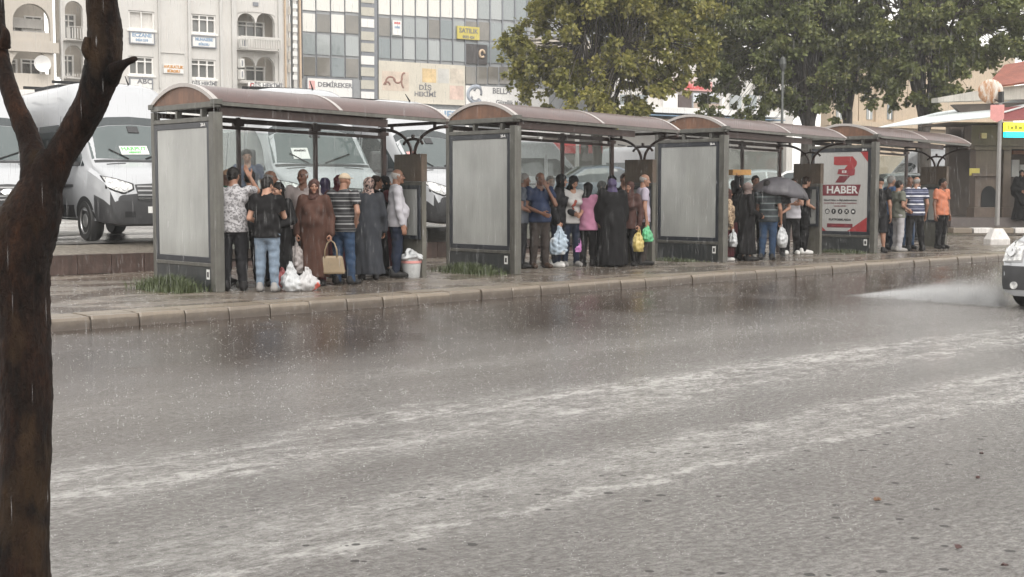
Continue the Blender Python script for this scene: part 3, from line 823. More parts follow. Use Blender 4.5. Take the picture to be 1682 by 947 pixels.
    em = MB().lathe([(.125, 0), (.125, .012), (.1, .018), (.001, .018)], 20, Mo).build('emblem', M_chrome, gr, smooth=40)
    B.patch('front_bumper', 'F', [(-.86, .70), (0, .665), (.86, .70)], [(-.80, .31), (0, .30), (.80, .31)], M_plastic, r, n=12, m=4, off=.016)
    B.patch('number_plate', 'F', [(-.26, .60), (.26, .60)], [(-.26, .49), (.26, .49)], M_sticker, r, n=2, m=1, off=.024)
    MB().box(1.2, 2.6, -.62, .62, 2.79, 2.86).build('roof_rack_base', M_dark, r, bevel=.02)
    MB().bar((2.55, -.7, 2.90), (2.55, .7, 2.90), .07, .05).bar((.8, -.7, 2.90), (.8, .7, 2.90), .07, .05).build('roof_bar', M_dark, r)['kind'] = 'stuff'
    MB().tube([(3.75, .3, 2.82), (3.60, .3, 2.98)], [.018, .008], 6).build('aerial', M_dark, r)
    B.patch('tail_lamp', 'B', [(-.92, 1.5), (-.84, 1.5)], [(-.92, 1.0), (-.84, 1.0)], M_tail, r, n=1, m=2)
    B.patch('tail_lamp', 'B', [(.84, 1.5), (.92, 1.5)], [(.84, 1.0), (.92, 1.0)], M_tail, r, n=1, m=2)
    return r, B
bus, BB = make_minibus()
def place_bus(o, px, d, head, xl, sc=1.06, z=None):
    """the point xl metres from the tail on the vehicle's centre line stands at depth d along picture column px"""
    h = Vector((math.cos(head), math.sin(head), 0))
    p = onD(px, 320, d); p.z = park_z(p.x) if z is None else z
    o.location = p - h * xl * sc; o.rotation_euler = (0, 0, head); o.scale = (sc,) * 3
bl = ['white minibus at the left edge, half hidden behind the dark street tree', 'white minibus with the green sign in its windscreen beside the nearest shelter',
      'white minibus parked behind the crowd in the nearest shelter', 'white minibus showing between the first and second shelters']
buses = [bus] + [copy_tree(bus) for _ in range(3)]
for o, (px, d, hd, xl, sc, z), l in zip(buses, ((15, 23.4, 263, 5.97, 1.06, .60), (222, 25.0, 264, 4.75, 1.06, .62), (520, 26.8, 254, 4.8, 1.13, .48), (709, 29.0, 271, 4.8, 1.06, .56)), bl):
    place_bus(o, px, d, R(hd), xl, sc, z); tag(o, l, 'minibus', 'minibuses parked behind the shelters')
# the route card in the second bus's windscreen, loose papers in the third, red card in the fourth
def card(bus_o, x, y, w, h, m, txt, name='route_card'):
    p, n = BB.proj('T', x, y); q = n.to_track_quat('Z', 'Y')
    up = Vector((-1, 0, .0)); up = (up - n * up.dot(n)).normalized(); rt_ = up.cross(n) * 1
    M = Matrix((rt_, up, n)).transposed().to_4x4(); M.translation = p + n * .012
    c = MB(M).box(-w / 2, w / 2, -h / 2, h / 2, 0, .004).build(name, m, bus_o)
    for k, (s, sz, mm, dy) in enumerate(txt):
        text_mesh(s, sz, mm, c, M @ Matrix.Translation((0, dy, .0055)), depth=.001, bold=.004)
card(buses[1], 5.0, -.10, .50, .20, M_sticker, [('HARPUT', .12, M_green, .03), ('MERKEZ', .06, M_green, -.055)])
card(buses[2], 4.98, -.35, .30, .26, M_wp, [('SÜRSÜRÜ', .05, M_ink, .06)])
card(buses[3], 4.95, -.62, .22, .26, M_pink, [('BOŞ', .09, M_sticker, .0)])

def make_car(name, st, paint_m, wheels, r_w, wins, label, hatch=True):
    r = empty(name, label=label, cat='car')
    B = Body(st); link('body', B.me, paint_m, r, 38)
    L = st[-1][0]; hw = st[len(st) // 2][3]
    for v, s in (('R', -1), ('L', 1)):
        for x in wheels:
            arch(B, r, x, r_w + .055, 0, v); wheel(r, x, s * (hw - .10), r_w, .21, s, True)
        for tp, bt in wins: B.patch('side_window', v, tp, bt, M_vglass, r, n=8, m=4)
        B.patch('sill', v, [(wheels[0] + .45, .33), (wheels[1] - .45, .33)], [(wheels[0] + .45, .24), (wheels[1] - .45, .24)], M_plastic, r, n=4, m=1, off=.01)
        for x in (wheels[0] + .95, wheels[0] + 1.75):
            B.patch('door_handle', v, [(x, .83), (x + .16, .83)], [(x, .79), (x + .16, .79)], M_chrome, r, n=1, m=1, off=.025)
        MB().box(L - 1.62, L - 1.48, s * (hw + .02), s * (hw + .20), .88, 1.03).build('wing_mirror', paint_m, r, bevel=.03)
    return r, B
def sedan(l, paint_m, name='parked_car', sx=1.0, h=1.46, z0=.22):
    L = 4.4 * sx
    s_ = lambda x: x * sx
    st = [(0, .35, .80, .72, .6, .6, .08), (.05, .28, .98, .80, .7, .68, .1), (s_(.25), z0, 1.03, .86, .82, .72, .1), (s_(.75), z0, 1.10, .88, .88, .66, .12), (s_(1.25), z0, h - .05, .89, .9, .60, .16), (s_(1.9), z0, h, .89, .9, .60, .16), (s_(2.4), z0, h - .02, .89, .9, .60, .16),
          (s_(3.2), z0, 1.02, .89, .88, .68, .1), (s_(3.9), z0, .90, .86, .76, .74, .1), (s_(4.2), z0, .78, .80, .64, .68, .08), (s_(4.34), .25, .66, .72, .5, .62, .06), (L, .3, .55, .62, .42, .55, .05)]
    wins = [([(s_(1.02), 1.16), (s_(1.32), h - .12), (s_(1.98), h - .08)], [(s_(.95), .94), (s_(1.98), .94)]),
            ([(s_(2.04), h - .08), (s_(2.42), h - .11), (s_(2.95), 1.06)], [(s_(2.04), .94), (s_(3.02), .94)])]
    r, B = make_car(name, st, paint_m, (s_(.85), s_(3.55)), .315, wins, l)
    B.patch('windscreen', 'T', [(s_(2.50), .58), (s_(2.46), 0), (s_(2.50), -.58)], [(s_(3.12), .66), (s_(3.18), 0), (s_(3.12), -.66)], M_wglass, r, n=8, m=4)
    B.patch('rear_window', 'T', [(s_(1.2), .56), (s_(1.22), 0), (s_(1.2), -.56)], [(s_(.82), .60), (s_(.80), 0), (s_(.82), -.60)], M_vglass, r, n=8, m=4)
    for s in (-1, 1):
        B.patch('headlight', 'F', [(s * .76, .74), (s * .45, .70)], [(s * .76, .62), (s * .45, .60)], M_lens, r, n=4, m=2, off=.01)
        B.patch('tail_lamp', 'B', [(s * .78, .92), (s * .48, .92)], [(s * .76, .78), (s * .48, .78)], M_tail, r, n=4, m=2, off=.01)
    B.patch('grille', 'F', [(-.40, .62), (.40, .62)], [(-.40, .45), (.40, .45)], M_plastic, r, n=4, m=2, off=.01)
    B.patch('number_plate', 'F', [(-.26, .42), (.26, .42)], [(-.26, .33), (.26, .33)], M_sticker, r, n=2, m=1, off=.012)
    B.patch('number_plate', 'B', [(-.26, .70), (.26, .70)], [(-.26, .60), (.26, .60)], M_sticker, r, n=2, m=1, off=.012)
    return r, B
P_grey = paint('slate_blue_paint', (.075, .095, .12)); P_silver = paint('silver_paint', (.42, .44, .45)); P_black = paint('black_paint', (.018, .018, .02)); P_red = paint('red_paint', (.30, .05, .05)); P_w2 = paint('white_car_paint', (.70, .70, .69)); P_dblue = paint('dark_bonnet', (.035, .038, .055), .12)
def put(o, px, d, head, z=None):
    p = onD(px, 320, d); o.location = (p.x, p.y, park_z(p.x) if z is None else z); o.rotation_euler = (0, 0, R(head)); return o
cars = [
    (sedan('slate blue car parked behind the second shelter', P_grey)[0], 888, 41.0, 332, None),
    (sedan('silver car behind the third shelter, left of the umbrella', P_silver)[0], 1160, 47.0, 318, None),
    (sedan('white car parked behind the umbrella crowd', P_w2)[0], 1238, 46.0, 290, None),
    (sedan('grey green car behind the farthest shelter', paint('grey_green_paint', (.20, .22, .22)))[0], 1395, 47.0, 325, None),
    (sedan('black car standing just right of the farthest shelter', P_black)[0], 1598, 48.5, 150, .55),
    (sedan('dull red car in the back row, seen through the second shelter glass', P_red)[0], 900, 60.0, 335, None),
    (sedan('white car in the back row, seen through the second shelter glass', P_w2)[0], 820, 57.0, 335, None),
    (sedan('dark car at the far end of the lot behind the third shelter', P_black)[0], 1180, 62.0, 330, None),
]
for o, px, d, hd, z in cars:
    put(o, px, d, hd, z)
    o['group'] = 'cars parked in the lot'
# white van standing side-on behind the farthest shelter
vb = copy_tree(bus); place_bus(vb, 1540, 58, R(150), 3, 1.0, .55); tag(vb, 'white minibus side on in the distance, right of the farthest shelter', 'minibus', 'minibuses parked behind the shelters')
vb = copy_tree(bus); place_bus(vb, 1095, 63, R(300), 3, 1.0, .8); tag(vb, 'white minibus in the distance, seen through the gap before the third shelter', 'minibus', 'minibuses parked behind the shelters')

vb = copy_tree(bus); place_bus(vb, 868, 57, R(322), 3, 1.0, .85); tag(vb, 'white minibus in the back row, seen through the left glass of the second shelter', 'minibus', 'minibuses parked behind the shelters')
# white car driving out of the frame at the right edge
st = [(0, .35, 1.05, .76, .8, .62, .1), (.05, .28, 1.25, .82, .9, .66, .1), (.3, .2, 1.70, .87, .95, .64, .16), (1.6, .2, 1.80, .88, .96, .66, .18), (2.35, .2, 1.74, .88, .96, .65, .18), (3.2, .2, 1.12, .88, .96, .74, .1), (3.6, .2, 1.04, .87, .9, .74, .1), (3.92, .2, .93, .84, .80, .72, .12),
      (4.06, .2, .80, .80, .66, .70, .10), (4.14, .2, .62, .75, .48, .66, .08), (4.17, .24, .52, .68, .4, .60, .05)]
wins = [([(.5, 1.58), (1.45, 1.66)], [(.45, 1.04), (1.45, 1.04)]), ([(1.52, 1.66), (2.3, 1.60), (2.95, 1.14)], [(1.52, 1.04), (3.02, 1.04)])]
mc, B = make_car('moving_car', st, M_white, (.75, 3.35), .31, wins, 'white car with black lower bumper driving through the flooded road')
B.patch('windscreen', 'T', [(2.48, .62), (2.44, 0), (2.48, -.62)], [(3.12, .74), (3.17, 0), (3.12, -.74)], M_wglass, mc, n=8, m=4)
B.patch('bonnet_panel', 'T', [(3.22, .74), (3.26, 0), (3.22, -.74)], [(3.90, .60), (3.98, 0), (3.90, -.60)], P_dblue, mc, n=8, m=4, off=.006)  # bonnet top coloured dark over the white body
for s in (-1, 1):
    h = B.patch('headlight', 'F', [(s * .82, .93), (s * .52, .86)], [(s * .79, .64), (s * .52, .66)], M_lens, mc, n=6, m=5, off=.014)
    B.patch('lamp_bezel', 'F', [(s * .835, .95), (s * .50, .88)], [(s * .80, .62), (s * .50, .64)], M_hub, h, n=6, m=5, off=.007)
    p, nn = B.proj('F', s * .67, .77)
    MB().lathe([(.075, 0), (.075, .012), (.04, .016), (.001, .004)], 16, Matrix.Translation(p + nn * .014) @ nn.to_track_quat('Z', 'Y').to_matrix().to_4x4()).build('lamp_reflector', M_chrome, h, smooth=40)
    B.patch('bumper_insert', 'F', [(s * .785, .585), (s * .37, .585)], [(s * .74, .285), (s * .34, .285)], M_plastic, mc, n=5, m=4, off=.016)
    p, nn = B.proj('F', s * .58, .34)
    MB().lathe([(.05, 0), (.05, .014), (.001, .014)], 14, Matrix.Translation(p + nn * .016) @ nn.to_track_quat('Z', 'Y').to_matrix().to_4x4()).build('fog_lamp', M_lens, mc, smooth=40)
g_ = B.patch('grille', 'F', [(-.42, .86), (.42, .86)], [(-.36, .64), (.36, .64)], M_dark, mc, n=6, m=3, off=.016)
for z in (.80, .74, .69): B.patch('grille_bar', 'F', [(-.40, z + .01), (.40, z + .01)], [(-.40, z - .01), (.40, z - .01)], M_chrome, g_, n=6, m=1, off=.026, thick=.01)
B.patch('lower_grille', 'F', [(-.33, .56), (.33, .56)], [(-.30, .29), (.30, .29)], M_dark, mc, n=5, m=3, off=.014)
B.patch('number_plate', 'F', [(-.26, .53), (.26, .53)], [(-.26, .42), (.26, .42)], M_sticker, mc, n=2, m=1, off=.024)
mc.rotation_euler = (0, 0, R(180)); mc.location = (16.52 + 4.1, 7.50, -.02)
# ================================================================== BUILDINGS
FD = Vector((math.cos(R(-9)), math.sin(R(-9)), 0)); FN = Vector((-FD.y, FD.x, 0)) * -1      # facade direction, normal towards the road
P0 = onD(640, 300, 82); P0.z = 0
def fpt(px, py, off=0.0):
    """picture point -> (s, z) on the facade plane standing `off` metres in front of it"""
    p = onP(px, py, P0 + FN * off, FN); return (p - P0).dot(FD), p.z
class Fac:
    def __init__(self, root): self.r = root
    def pos(self, s, off, z): return P0 + FD * s + FN * off + Vector((0, 0, z))
    def slab(self, name, s0, s1, z0, z1, o0, o1, mat, parent=None, bevel=0):
        vs = [self.pos(s, o, z) for z in (z0, z1) for o in (o0, o1) for s in (s0, s1)]
        b = MB().add(vs, [(0, 2, 3, 1), (4, 5, 7, 6), (0, 1, 5, 4), (2, 6, 7, 3), (0, 4, 6, 2), (1, 3, 7, 5)])
        return b.build(name, mat, parent or self.r, bevel=bevel, weld=True)
    def px(self, name, x0, y0, x1, y1, o0, o1, mat, parent=None, bevel=0):
        of = o1 if o1 > 1 else 0
        s0, z1 = fpt(x0, y0, of); s1, z0 = fpt(x1, y1, of)
        return self.slab(name, s0, s1, z0, z1, o0, o1, mat, parent, bevel)
    def text(self, s_, px, py, h_px, mat, parent, off, sx=1.0, bold=.01):
        s, z = fpt(px, py, off if off > 1 else 0); size = h_px * 82 / F_PX * 1.38
        M = Matrix((FD, Vector((0, 0, 1)), FN)).transposed().to_4x4(); M.translation = self.pos(s, off, z)
        return text_mesh(s_, size, mat, parent, M, depth=.008, bold=bold, sx=sx)

M_cream = pm('cream_render', (.46, .42, .37), .8, var=.08, vs=.5, streak=(.42, .37, .31), bump=.1)
M_whiter = pm('white_render', (.55, .535, .51), .8, var=.07, vs=.6, streak=(.54, .51, .47), bump=.1)
M_whiteb = pm('pale_pilaster_render', (.51, .50, .48), .8, var=.06, vs=.6, streak=(.50, .47, .44))
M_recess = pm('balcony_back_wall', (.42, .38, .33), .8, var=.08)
M_wframe = pm('white_window_frame', (.72, .70, .67), .5, var=.05)
t = NT('window_pane'); M_win = t.set(col=t.mix(t.noise(.7, 3), (.07, .075, .075), (.22, .22, .21)), rough=.10, spec=.6)
M_curtain = pm('net_curtain', (.55, .53, .50), .8, var=.12, vs=2)
M_mull = pm('grey_mullion', (.20, .21, .23), .45, .2, var=.1)
M_sgrey = pm('sign_grey_ink', (.16, .16, .17), .6, var=.05)
M_sred = pm('sign_red_ink', (.55, .08, .08), .6, var=.05)
M_sblue = pm('sign_blue_ink', (.22, .32, .45), .6, var=.05)
M_board = pm('white_sign_board', (.70, .69, .67), .5, var=.04)
M_iron = pm('balcony_iron', (.55, .53, .50), .5, var=.05)
M_ac = pm('air_conditioner_shell', (.62, .61, .58), .5, var=.06)
M_pipe = pm('drain_pipe', (.50, .38, .27), .6, var=.1)

def window(F, x0, y0, x1, y1, off=0.0, n=3, parent=None, transom=True, curtain=False):
    fr = F.px('window', x0, y0, x1, y1, off - .22, off - .10, M_curtain if curtain else M_win, parent)
    s0, z1 = fpt(x0, y0); s1, z0 = fpt(x1, y1); w = .07
    b = MB()
    def bx(a0, a1, c0, c1, o1=off + .02):
        vs = [F.pos(s, o, z) for z in (c0, c1) for o in (off - .12, o1) for s in (a0, a1)]
        b.add(vs, [(0, 2, 3, 1), (4, 5, 7, 6), (0, 1, 5, 4), (2, 6, 7, 3), (0, 4, 6, 2), (1, 3, 7, 5)])
    bx(s0 - .03, s0 + w, z0, z1); bx(s1 - w, s1 + .03, z0, z1); bx(s0 + w, s1 - w, z1 - w, z1); bx(s0 + w, s1 - w, z0, z0 + w)
    zt = z1 - (z1 - z0) * .26
    for k in range(1, n):
        s = s0 + (s1 - s0) * k / n; bx(s - w * .5, s + w * .5, z0 + w, z1 - w, off + .015)
    if transom: bx(s0 + w, s1 - w, zt - w * .45, zt + w * .45, off + .01)
    b.build('window_frame', M_wframe, fr, weld=True)
    F.slab('sill', s0 - .12, s1 + .12, z0 - .12, z0 - .012, off - .10, off + .14, M_wframe, fr)
    return fr
def wall_with_openings(F, name, x0, x1, ytop, ybot, holes, mat, off, depth, parent=None):
    """wall slab pierced by arched or square openings: holes = (x0,y0,x1,y1,arched) in picture points"""
    s0, z1 = fpt(x0, ytop); s1, z0 = fpt(x1, ybot)
    bm = bmesh.new()
    def loop(pts): 
        vs = [bm.verts.new((u, v, 0)) for u, v in pts]; return [bm.edges.new((vs[i], vs[(i + 1) % len(vs)])) for i in range(len(vs))]
    ed = loop([(s0, z0), (s1, z0), (s1, z1), (s0, z1)])
    for hx0, hy0, hx1, hy1, ar in holes:
        a0, b1 = fpt(hx0, hy0); a1, b0 = fpt(hx1, hy1)
        if ar:
            rr = (a1 - a0) / 2; rz = min(rr, (b1 - b0) * ar); n = 14
            pts = [(a0, b0), (a1, b0)] + [((a0 + a1) / 2 + rr * math.cos(t_), b1 - rz + rz * math.sin(t_)) for t_ in np.linspace(0, math.pi, n)]
        else: pts = [(a0, b0), (a1, b0), (a1, b1), (a0, b1)]
        ed += loop(pts)
    bmesh.ops.triangle_fill(bm, edges=ed, use_beauty=True, use_dissolve=False)
    f = list(bm.faces)
    r_ = bmesh.ops.extrude_face_region(bm, geom=f)
    for v in r_['geom']:
        if isinstance(v, bmesh.types.BMVert): v.co.z += depth
    bmesh.ops.recalc_face_normals(bm, faces=bm.faces)
    me = bpy.data.meshes.new(name); bm.to_mesh(me); bm.free()
    M = Matrix((FD, Vector((0, 0, 1)), FN)).transposed().to_4x4(); M.translation = P0 + FN * (off - depth)
    me.transform(M)
    return link(name, me, mat, parent or F.r)
def sign(F, x0, y0, x1, y1, off, lines, mat=None, border=True, parent=None):
    b = F.px('sign_board', x0, y0, x1, y1, off, off + .08, mat or M_board, parent)
    if border: 
        s0, z1 = fpt(x0, y0); s1, z0 = fpt(x1, y1); m = MB()
        for a0, a1, c0, c1 in ((s0 - .05, s1 + .05, z1 - .01, z1 + .05), (s0 - .05, s1 + .05, z0 - .05, z0 + .01), (s0 - .05, s0 + .01, z0 + .01, z1 - .01), (s1 - .01, s1 + .05, z0 + .01, z1 - .01)):
            vs = [F.pos(s, o, z) for z in (c0, c1) for o in (off - .01, off + .10) for s in (a0, a1)]
            m.add(vs, [(0, 2, 3, 1), (4, 5, 7, 6), (0, 1, 5, 4), (2, 6, 7, 3), (0, 4, 6, 2), (1, 3, 7, 5)])
        m.build('sign_frame', M_mull, b, weld=True)
    for s_, px, py, h, mm, sx in lines: F.text(s_, px, py, h, mm, b, off + .083, sx)
    return b

# ---- beige building with big round arches (left edge)
A = empty('arched_apartment_building', P0 + FD * fpt(40, 300)[0], 0, 'beige apartment building with wide round arched balconies behind the street tree', 'building'); 
inv = lambda e: None
def root_fix(e):
    """parts were built in world coordinates: keep them there under the Empty"""
    bpy.context.view_layer.update()
    for c in e.children: c.matrix_parent_inverse = e.matrix_world.inverted()
F = Fac(A)
YB = 352
wall_with_openings(F, 'wall', -260, 95, -190, YB, [(18, -72, 84, -8, 0.9)][:0] + [(20, 3, 83, 67, .62), (18, 78, 83, 122, .75), (-80, 3, -15, 67, .62), (-80, 78, -15, 122, .75), (20, -80, 83, -15, .62)], M_cream, 0, .35)
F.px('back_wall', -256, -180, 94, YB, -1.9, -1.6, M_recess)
for (x0, y0, x1, y1) in ((20, 22, 50, 48), (52, 20, 82, 46), (20, 92, 40, 120), (46, 92, 80, 120)):
    window(F, x0, y0, x1, y1, -1.5, 2)
F.px('parapet', 19.5, 50, 84, 67.5, -.30, -.06, M_cream)
F.px('blind', 22, 24, 80, 44, -1.2, -1.15, M_curtain)
F.px('cornice', -256, 67.8, 95.5, 71, -.1, .14, M_cream); F.px('shop_front', -250, 136, 94, YB, .02, .4, M_board)
d = MB(); c = F.pos(*[fpt(67, 105)[0], .35, fpt(67, 105)[1]])
Mx = Matrix((FD, Vector((0, 0, 1)), FN)).transposed().to_4x4(); Mx.translation = c
d.lathe([(.02, -.12), (.25, -.08), (.44, .0), (.44, .02), (.24, -.05), (.001, -.09)], 20, Mx).build('satellite_dish', M_board, A, smooth=40)
MB().bar(c - FN * .1, c - FN * .5 - Vector((0, 0, .2)), .05).build('dish_arm', M_mull, A)

# ---- white apartment building
W = empty('white_apartment_building', P0 + FD * fpt(290, 300)[0], 0, 'white apartment building with dentist signs and scalloped arches above the balconies', 'building'); F = Fac(W)
holes = [(106, 0, 137, 67, .3), (106, 73, 137, 128, .3), (211, 16, 254, 50, 0), (211, 91, 253, 124, 0), (314, 22, 355, 56, 0), (313, 96, 355, 130, 0), (389, 17, 452, 62.5, .12), (389, 89, 452, 134, .12), (106, -70, 137, -8, .3), (211, -60, 254, -26, 0), (314, -52, 355, -18, 0)]
wall_with_openings(F, 'wall', 95.5, 478, -185, YB, holes, M_whiter, 0, .35)
for (x0, y0, x1, y1, n, cu) in ((211.5, 16.5, 253.5, 49.5, 2, True), (211.5, 91.5, 252.5, 123.5, 3, False), (314.5, 22.5, 354.5, 55.5, 3, False), (313.5, 96.5, 354.5, 129.5, 3, False), (211.5, -59.5, 253.5, -26.5, 3, False), (314.5, -51.5, 354.5, -18.5, 3, False)):
    window(F, x0, y0, x1, y1, -.08, n, None, not cu, cu)
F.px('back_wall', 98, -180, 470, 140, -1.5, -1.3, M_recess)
for (x0, y0, x1, y1, n) in ((111, 18, 134, 62, 2), (111, 86, 131, 124, 2), (402, 30, 447, 61, 3), (400, 104, 448, 133, 3)): window(F, x0, y0, x1, y1, -1.15, n)
for y0 in (17, 89):        # scalloped double arch
    for x0, x1 in ((389, 420.5), (420.5, 452)):
        s0, z1 = fpt(x0, y0); s1, _ = fpt(x1, y0); z0 = fpt(x0, y0 + 18)[1]; n = 10
        poly = [(s0, z1), (s0, z0)] + [((s0 + s1) / 2 - (s1 - s0) / 2 * .93 * math.cos(a), z0 + (z1 - z0) * .85 * math.sin(a)) for a in np.linspace(0, math.pi, n)] + [(s1, z0), (s1, z1)]
        bm = bmesh.new(); vs = [bm.verts.new((u, v, 0)) for u, v in poly]; fc = bm.faces.new(vs); e_ = bmesh.ops.extrude_face_region(bm, geom=[fc])
        for v in e_['geom']:
            if isinstance(v, bmesh.types.BMVert): v.co.z += .25
        bmesh.ops.recalc_face_normals(bm, faces=bm.faces); me = bpy.data.meshes.new('arch_head'); bm.to_mesh(me); bm.free()
        M = Matrix((FD, Vector((0, 0, 1)), FN)).transposed().to_4x4(); M.translation = P0 + FN * -.29; me.transform(M)
        link('arch_head', me, M_whiter, W)
for (x0, x1, y0, y1) in ((388, 453, 62.5, 84), (388, 453, 134, 139), (104, 139, 45, 68), (104, 139, 120, 130)):
    F.px('balcony_slab', x0, y1 - 2, x1, y1 + 1, -.2, .75, M_whiter)
    rl = F.px('railing', x0, y0, x1, y0 + 1.6, .66, .72, M_iron)
    sA, zA = fpt(x0, y0 + 1); sB, zB = fpt(x1, y1 - 2); m = MB(); k = 16 if x1 - x0 > 40 else 8
    for i in range(k + 1):
        s = sA + (sB - sA) * i / k; m.bar(F.pos(s, .69, zB), F.pos(s, .69, zA - .02), .04)
    o = m.build('railing_bars', M_iron, rl); o['kind'] = 'stuff'
    if x0 == 388: F.px('balcony_panel', x0 + 22, y0 + 3, x1, y1 - 2, .60, .64, M_whiter)
for (x0, y0, x1, y1) in ((390, 64, 402, 80), (389, 97, 396, 112), (389, 115, 396, 131)):
    ac = F.px('air_conditioner', x0, y0, x1, y1, .1, .55, M_ac, None, .03); F.px('fan_grille', x0 + 2, y0 + 3, x1 - 3, y1 - 3, .551, .57, M_mull, ac)
for x0, x1 in ((93, 104), (139.5, 146), (254.5, 263), (303.5, 314), (356, 366), (376, 388.5), (453, 463)): F.px('pilaster', x0, -185, x1, 145, -.1, .16, M_whiteb)
for x0, x1, y in ((263.5, 303, 86), (210, 254, 62)): F.px('band', x0, y, x1, y + 2, -.05, .06, M_whiteb)
sign(F, 213, 52.5, 252, 72, .02, [('ECZANE', 232, 58, 5.5, M_sblue, 1.0), ('0424 218', 232, 66, 3.5, M_sblue, 1.0)])
sign(F, 213, 128.5, 249, 145.5, .02, [('ABC', 237, 134, 7, M_sgrey, 1.2)])
sign(F, 267.5, 105, 300.5, 121, .02, [('AVUKATLIK', 284, 110, 4.5, M_amber, .9), ('BÜROSU', 284, 117, 4, M_amber, .9)], None, False)
sign(F, 315, 59.5, 353, 78, .02, [('MUHASEBE', 334, 65, 4.5, M_sblue, .9), ('BÜROSU', 334, 73, 3.5, M_sblue, .9)])
sign(F, 315, 132, 352, 141.5, .02, [('DİŞ HEKİMİ', 335, 137, 5, M_sgrey, 1.0)], None, False)
sign(F, 398, 136, 449, 158, .78, [('C', 404, 142, 7, M_sred, 1.0), ('DİŞ HEKİMİ', 428, 142, 6.5, M_sgrey, 1.05), ('KADİR BAYCA', 428, 152, 5, M_sgrey, 1.0)], None, False)
F.px('shop_front', 100, 160, 470, YB, .02, .4, M_board)
F.px('roof_gap', 415, 3, 424, 10, .01, .05, M_mull)
for x0, x1, m in ((463.5, 470, M_pipe), (470.5, 477, M_whiteb)): F.px('pilaster', x0, -185, x1, 160, -.1, .12, m)
for y in (10, 38, 62, 84, 105): F.px('vent_opening', 471.5, y, 476, y + 14, .121, .14, M_recess)
root_fix(W); root_fix(A)

# ---- glass fronted office building
G = empty('glass_office_building', P0 + FD * fpt(680, 300)[0], 0, 'office building with grey glass curtain wall and large dentist sign boards', 'building'); F = Fac(G)
M_core = pm('grey_facade_core', (.28, .29, .30), .6, var=.08)
t = NT('curtain_glass'); n_ = t.noise(.35, 4, .55); rn = t.n('ObjectInfo').outputs['Random']
t.set(col=t.mix(rn, (.16, .19, .20), (.34, .36, .36)), rough=.06, spec=.9, nrm=t.bump(t.noise(.9, 2), .25, .06)); M_cg = t.m
t = NT('pale_blind_glass'); t.set(col=t.mix(t.noise(.6, 3), (.60, .59, .55), (.68, .67, .63)), rough=.12, spec=.6, nrm=t.bump(t.noise(.9, 2), .15, .05)); M_cb = t.m
t = NT('dim_room_glass'); t.set(col=t.mix(t.noise(.9, 4), (.10, .10, .095), (.24, .22, .19)), rough=.08, spec=.8, nrm=t.bump(t.noise(.9, 2), .2, .05)); M_cd = t.m
M_panel = pm('cream_panel', (.46, .44, .38), .6, var=.12, vs=.8)
F.px('core', 478.5, -195, 1140, YB, -.6, -.08, M_core)
def cells(xs, rows, skip=()):
    for j, (ya, yb, mats) in enumerate(rows):
        for i in range(len(xs) - 1):
            if (j, i) in skip: continue
            k = .045 * (xs[i] - xs[0])
            F.px('glass_pane', xs[i] + .8, ya + k + .8, xs[i + 1] - .8, yb + k - .8, -.07, -.02, mats[i % len(mats)])
xs1 = [496, 519, 543, 566.5, 590]
cells(xs1, [(-130, -97, [M_cg]), (-94, -60, [M_cb, M_cg]), (-57, -20, [M_cg]), (-17, 18, [M_cb]), (20, 53, [M_cb, M_cd, M_cb, M_cd]), (54.5, 90, [M_cg]), (91.5, 125, [M_cd, M_cd, M_cg, M_cd])])
xs2 = [621 + 20.45 * i for i in range(13)]
mixr = [M_cb, M_cb, M_cb, M_cb, M_cb, M_cb, M_cb, M_cb, M_cg, M_cg, M_cg, M_cg]
cells(xs2, [(-135, -102, [M_cg]), (-100, -66, [M_cb, M_cb, M_cg]), (-63, -30, [M_cg, M_cg, M_cb]), (-27, 25, mixr), (27, 60, [M_cd, M_cg, M_cg, M_cg, M_cd, M_cg, M_cg, M_cd]), (61.5, 96.5, [M_cg])])
for (xs, ya, yb, w) in ((xs1, -135, 127, 1.1), (xs2, -135, 100, 1.1)):
    for x in xs: F.px('mullion', x - w, ya, x + w, yb + .045 * (x - xs[0]), -.075, .03, M_mull)
F.px('side_strip', 591.5, -135, 620, 165, -.07, .02, M_mull)
for k in range(10):
    y = -30 + k * 20 - (k % 2) * 1
    F.px('cream_panel', 592.5, y + 1, 614, y + 16.5, .022, .06, M_panel if k % 3 else M_board)
F.px('grey_panel', 479, -130, 488, 160, -.05, .06, M_whiteb)
for k in range(12): F.px('louvre', 480, -20 + k * 13, 487.5, -12 + k * 13, .062, .09, M_board)
F.px('edge_post', 488.5, -130, 494.5, 160, -.05, .14, M_pipe)
sign(F, 643.5, 33, 658, 58, .04, [('SATILIK', 651, 38, 3, M_sred, .8), ('DAİRE', 651, 45, 3, M_sblue, .8)], None, False)
M_yel = pm('yellow_banner', (.50, .42, .10), .5, var=.08)
sign(F, 749.5, 42, 786, 66, .04, [('SATILIK', 768, 51, 8, M_sgrey, 1.0), ('0532 424', 768, 61, 4.5, M_sgrey, 1.0)], M_yel, False)
sign(F, 503.5, 127, 577.5, 160, .03, [('DEMİREKER', 549, 140, 7.5, M_sgrey, 1.1), ('SİGORTA', 530, 153, 3.5, M_sgrey, 1.0)], None, True)
F.px('logo_print', 506, 132, 516, 147, .112, .118, pm('pale_pink_print', (.62, .35, .33), .6), None)
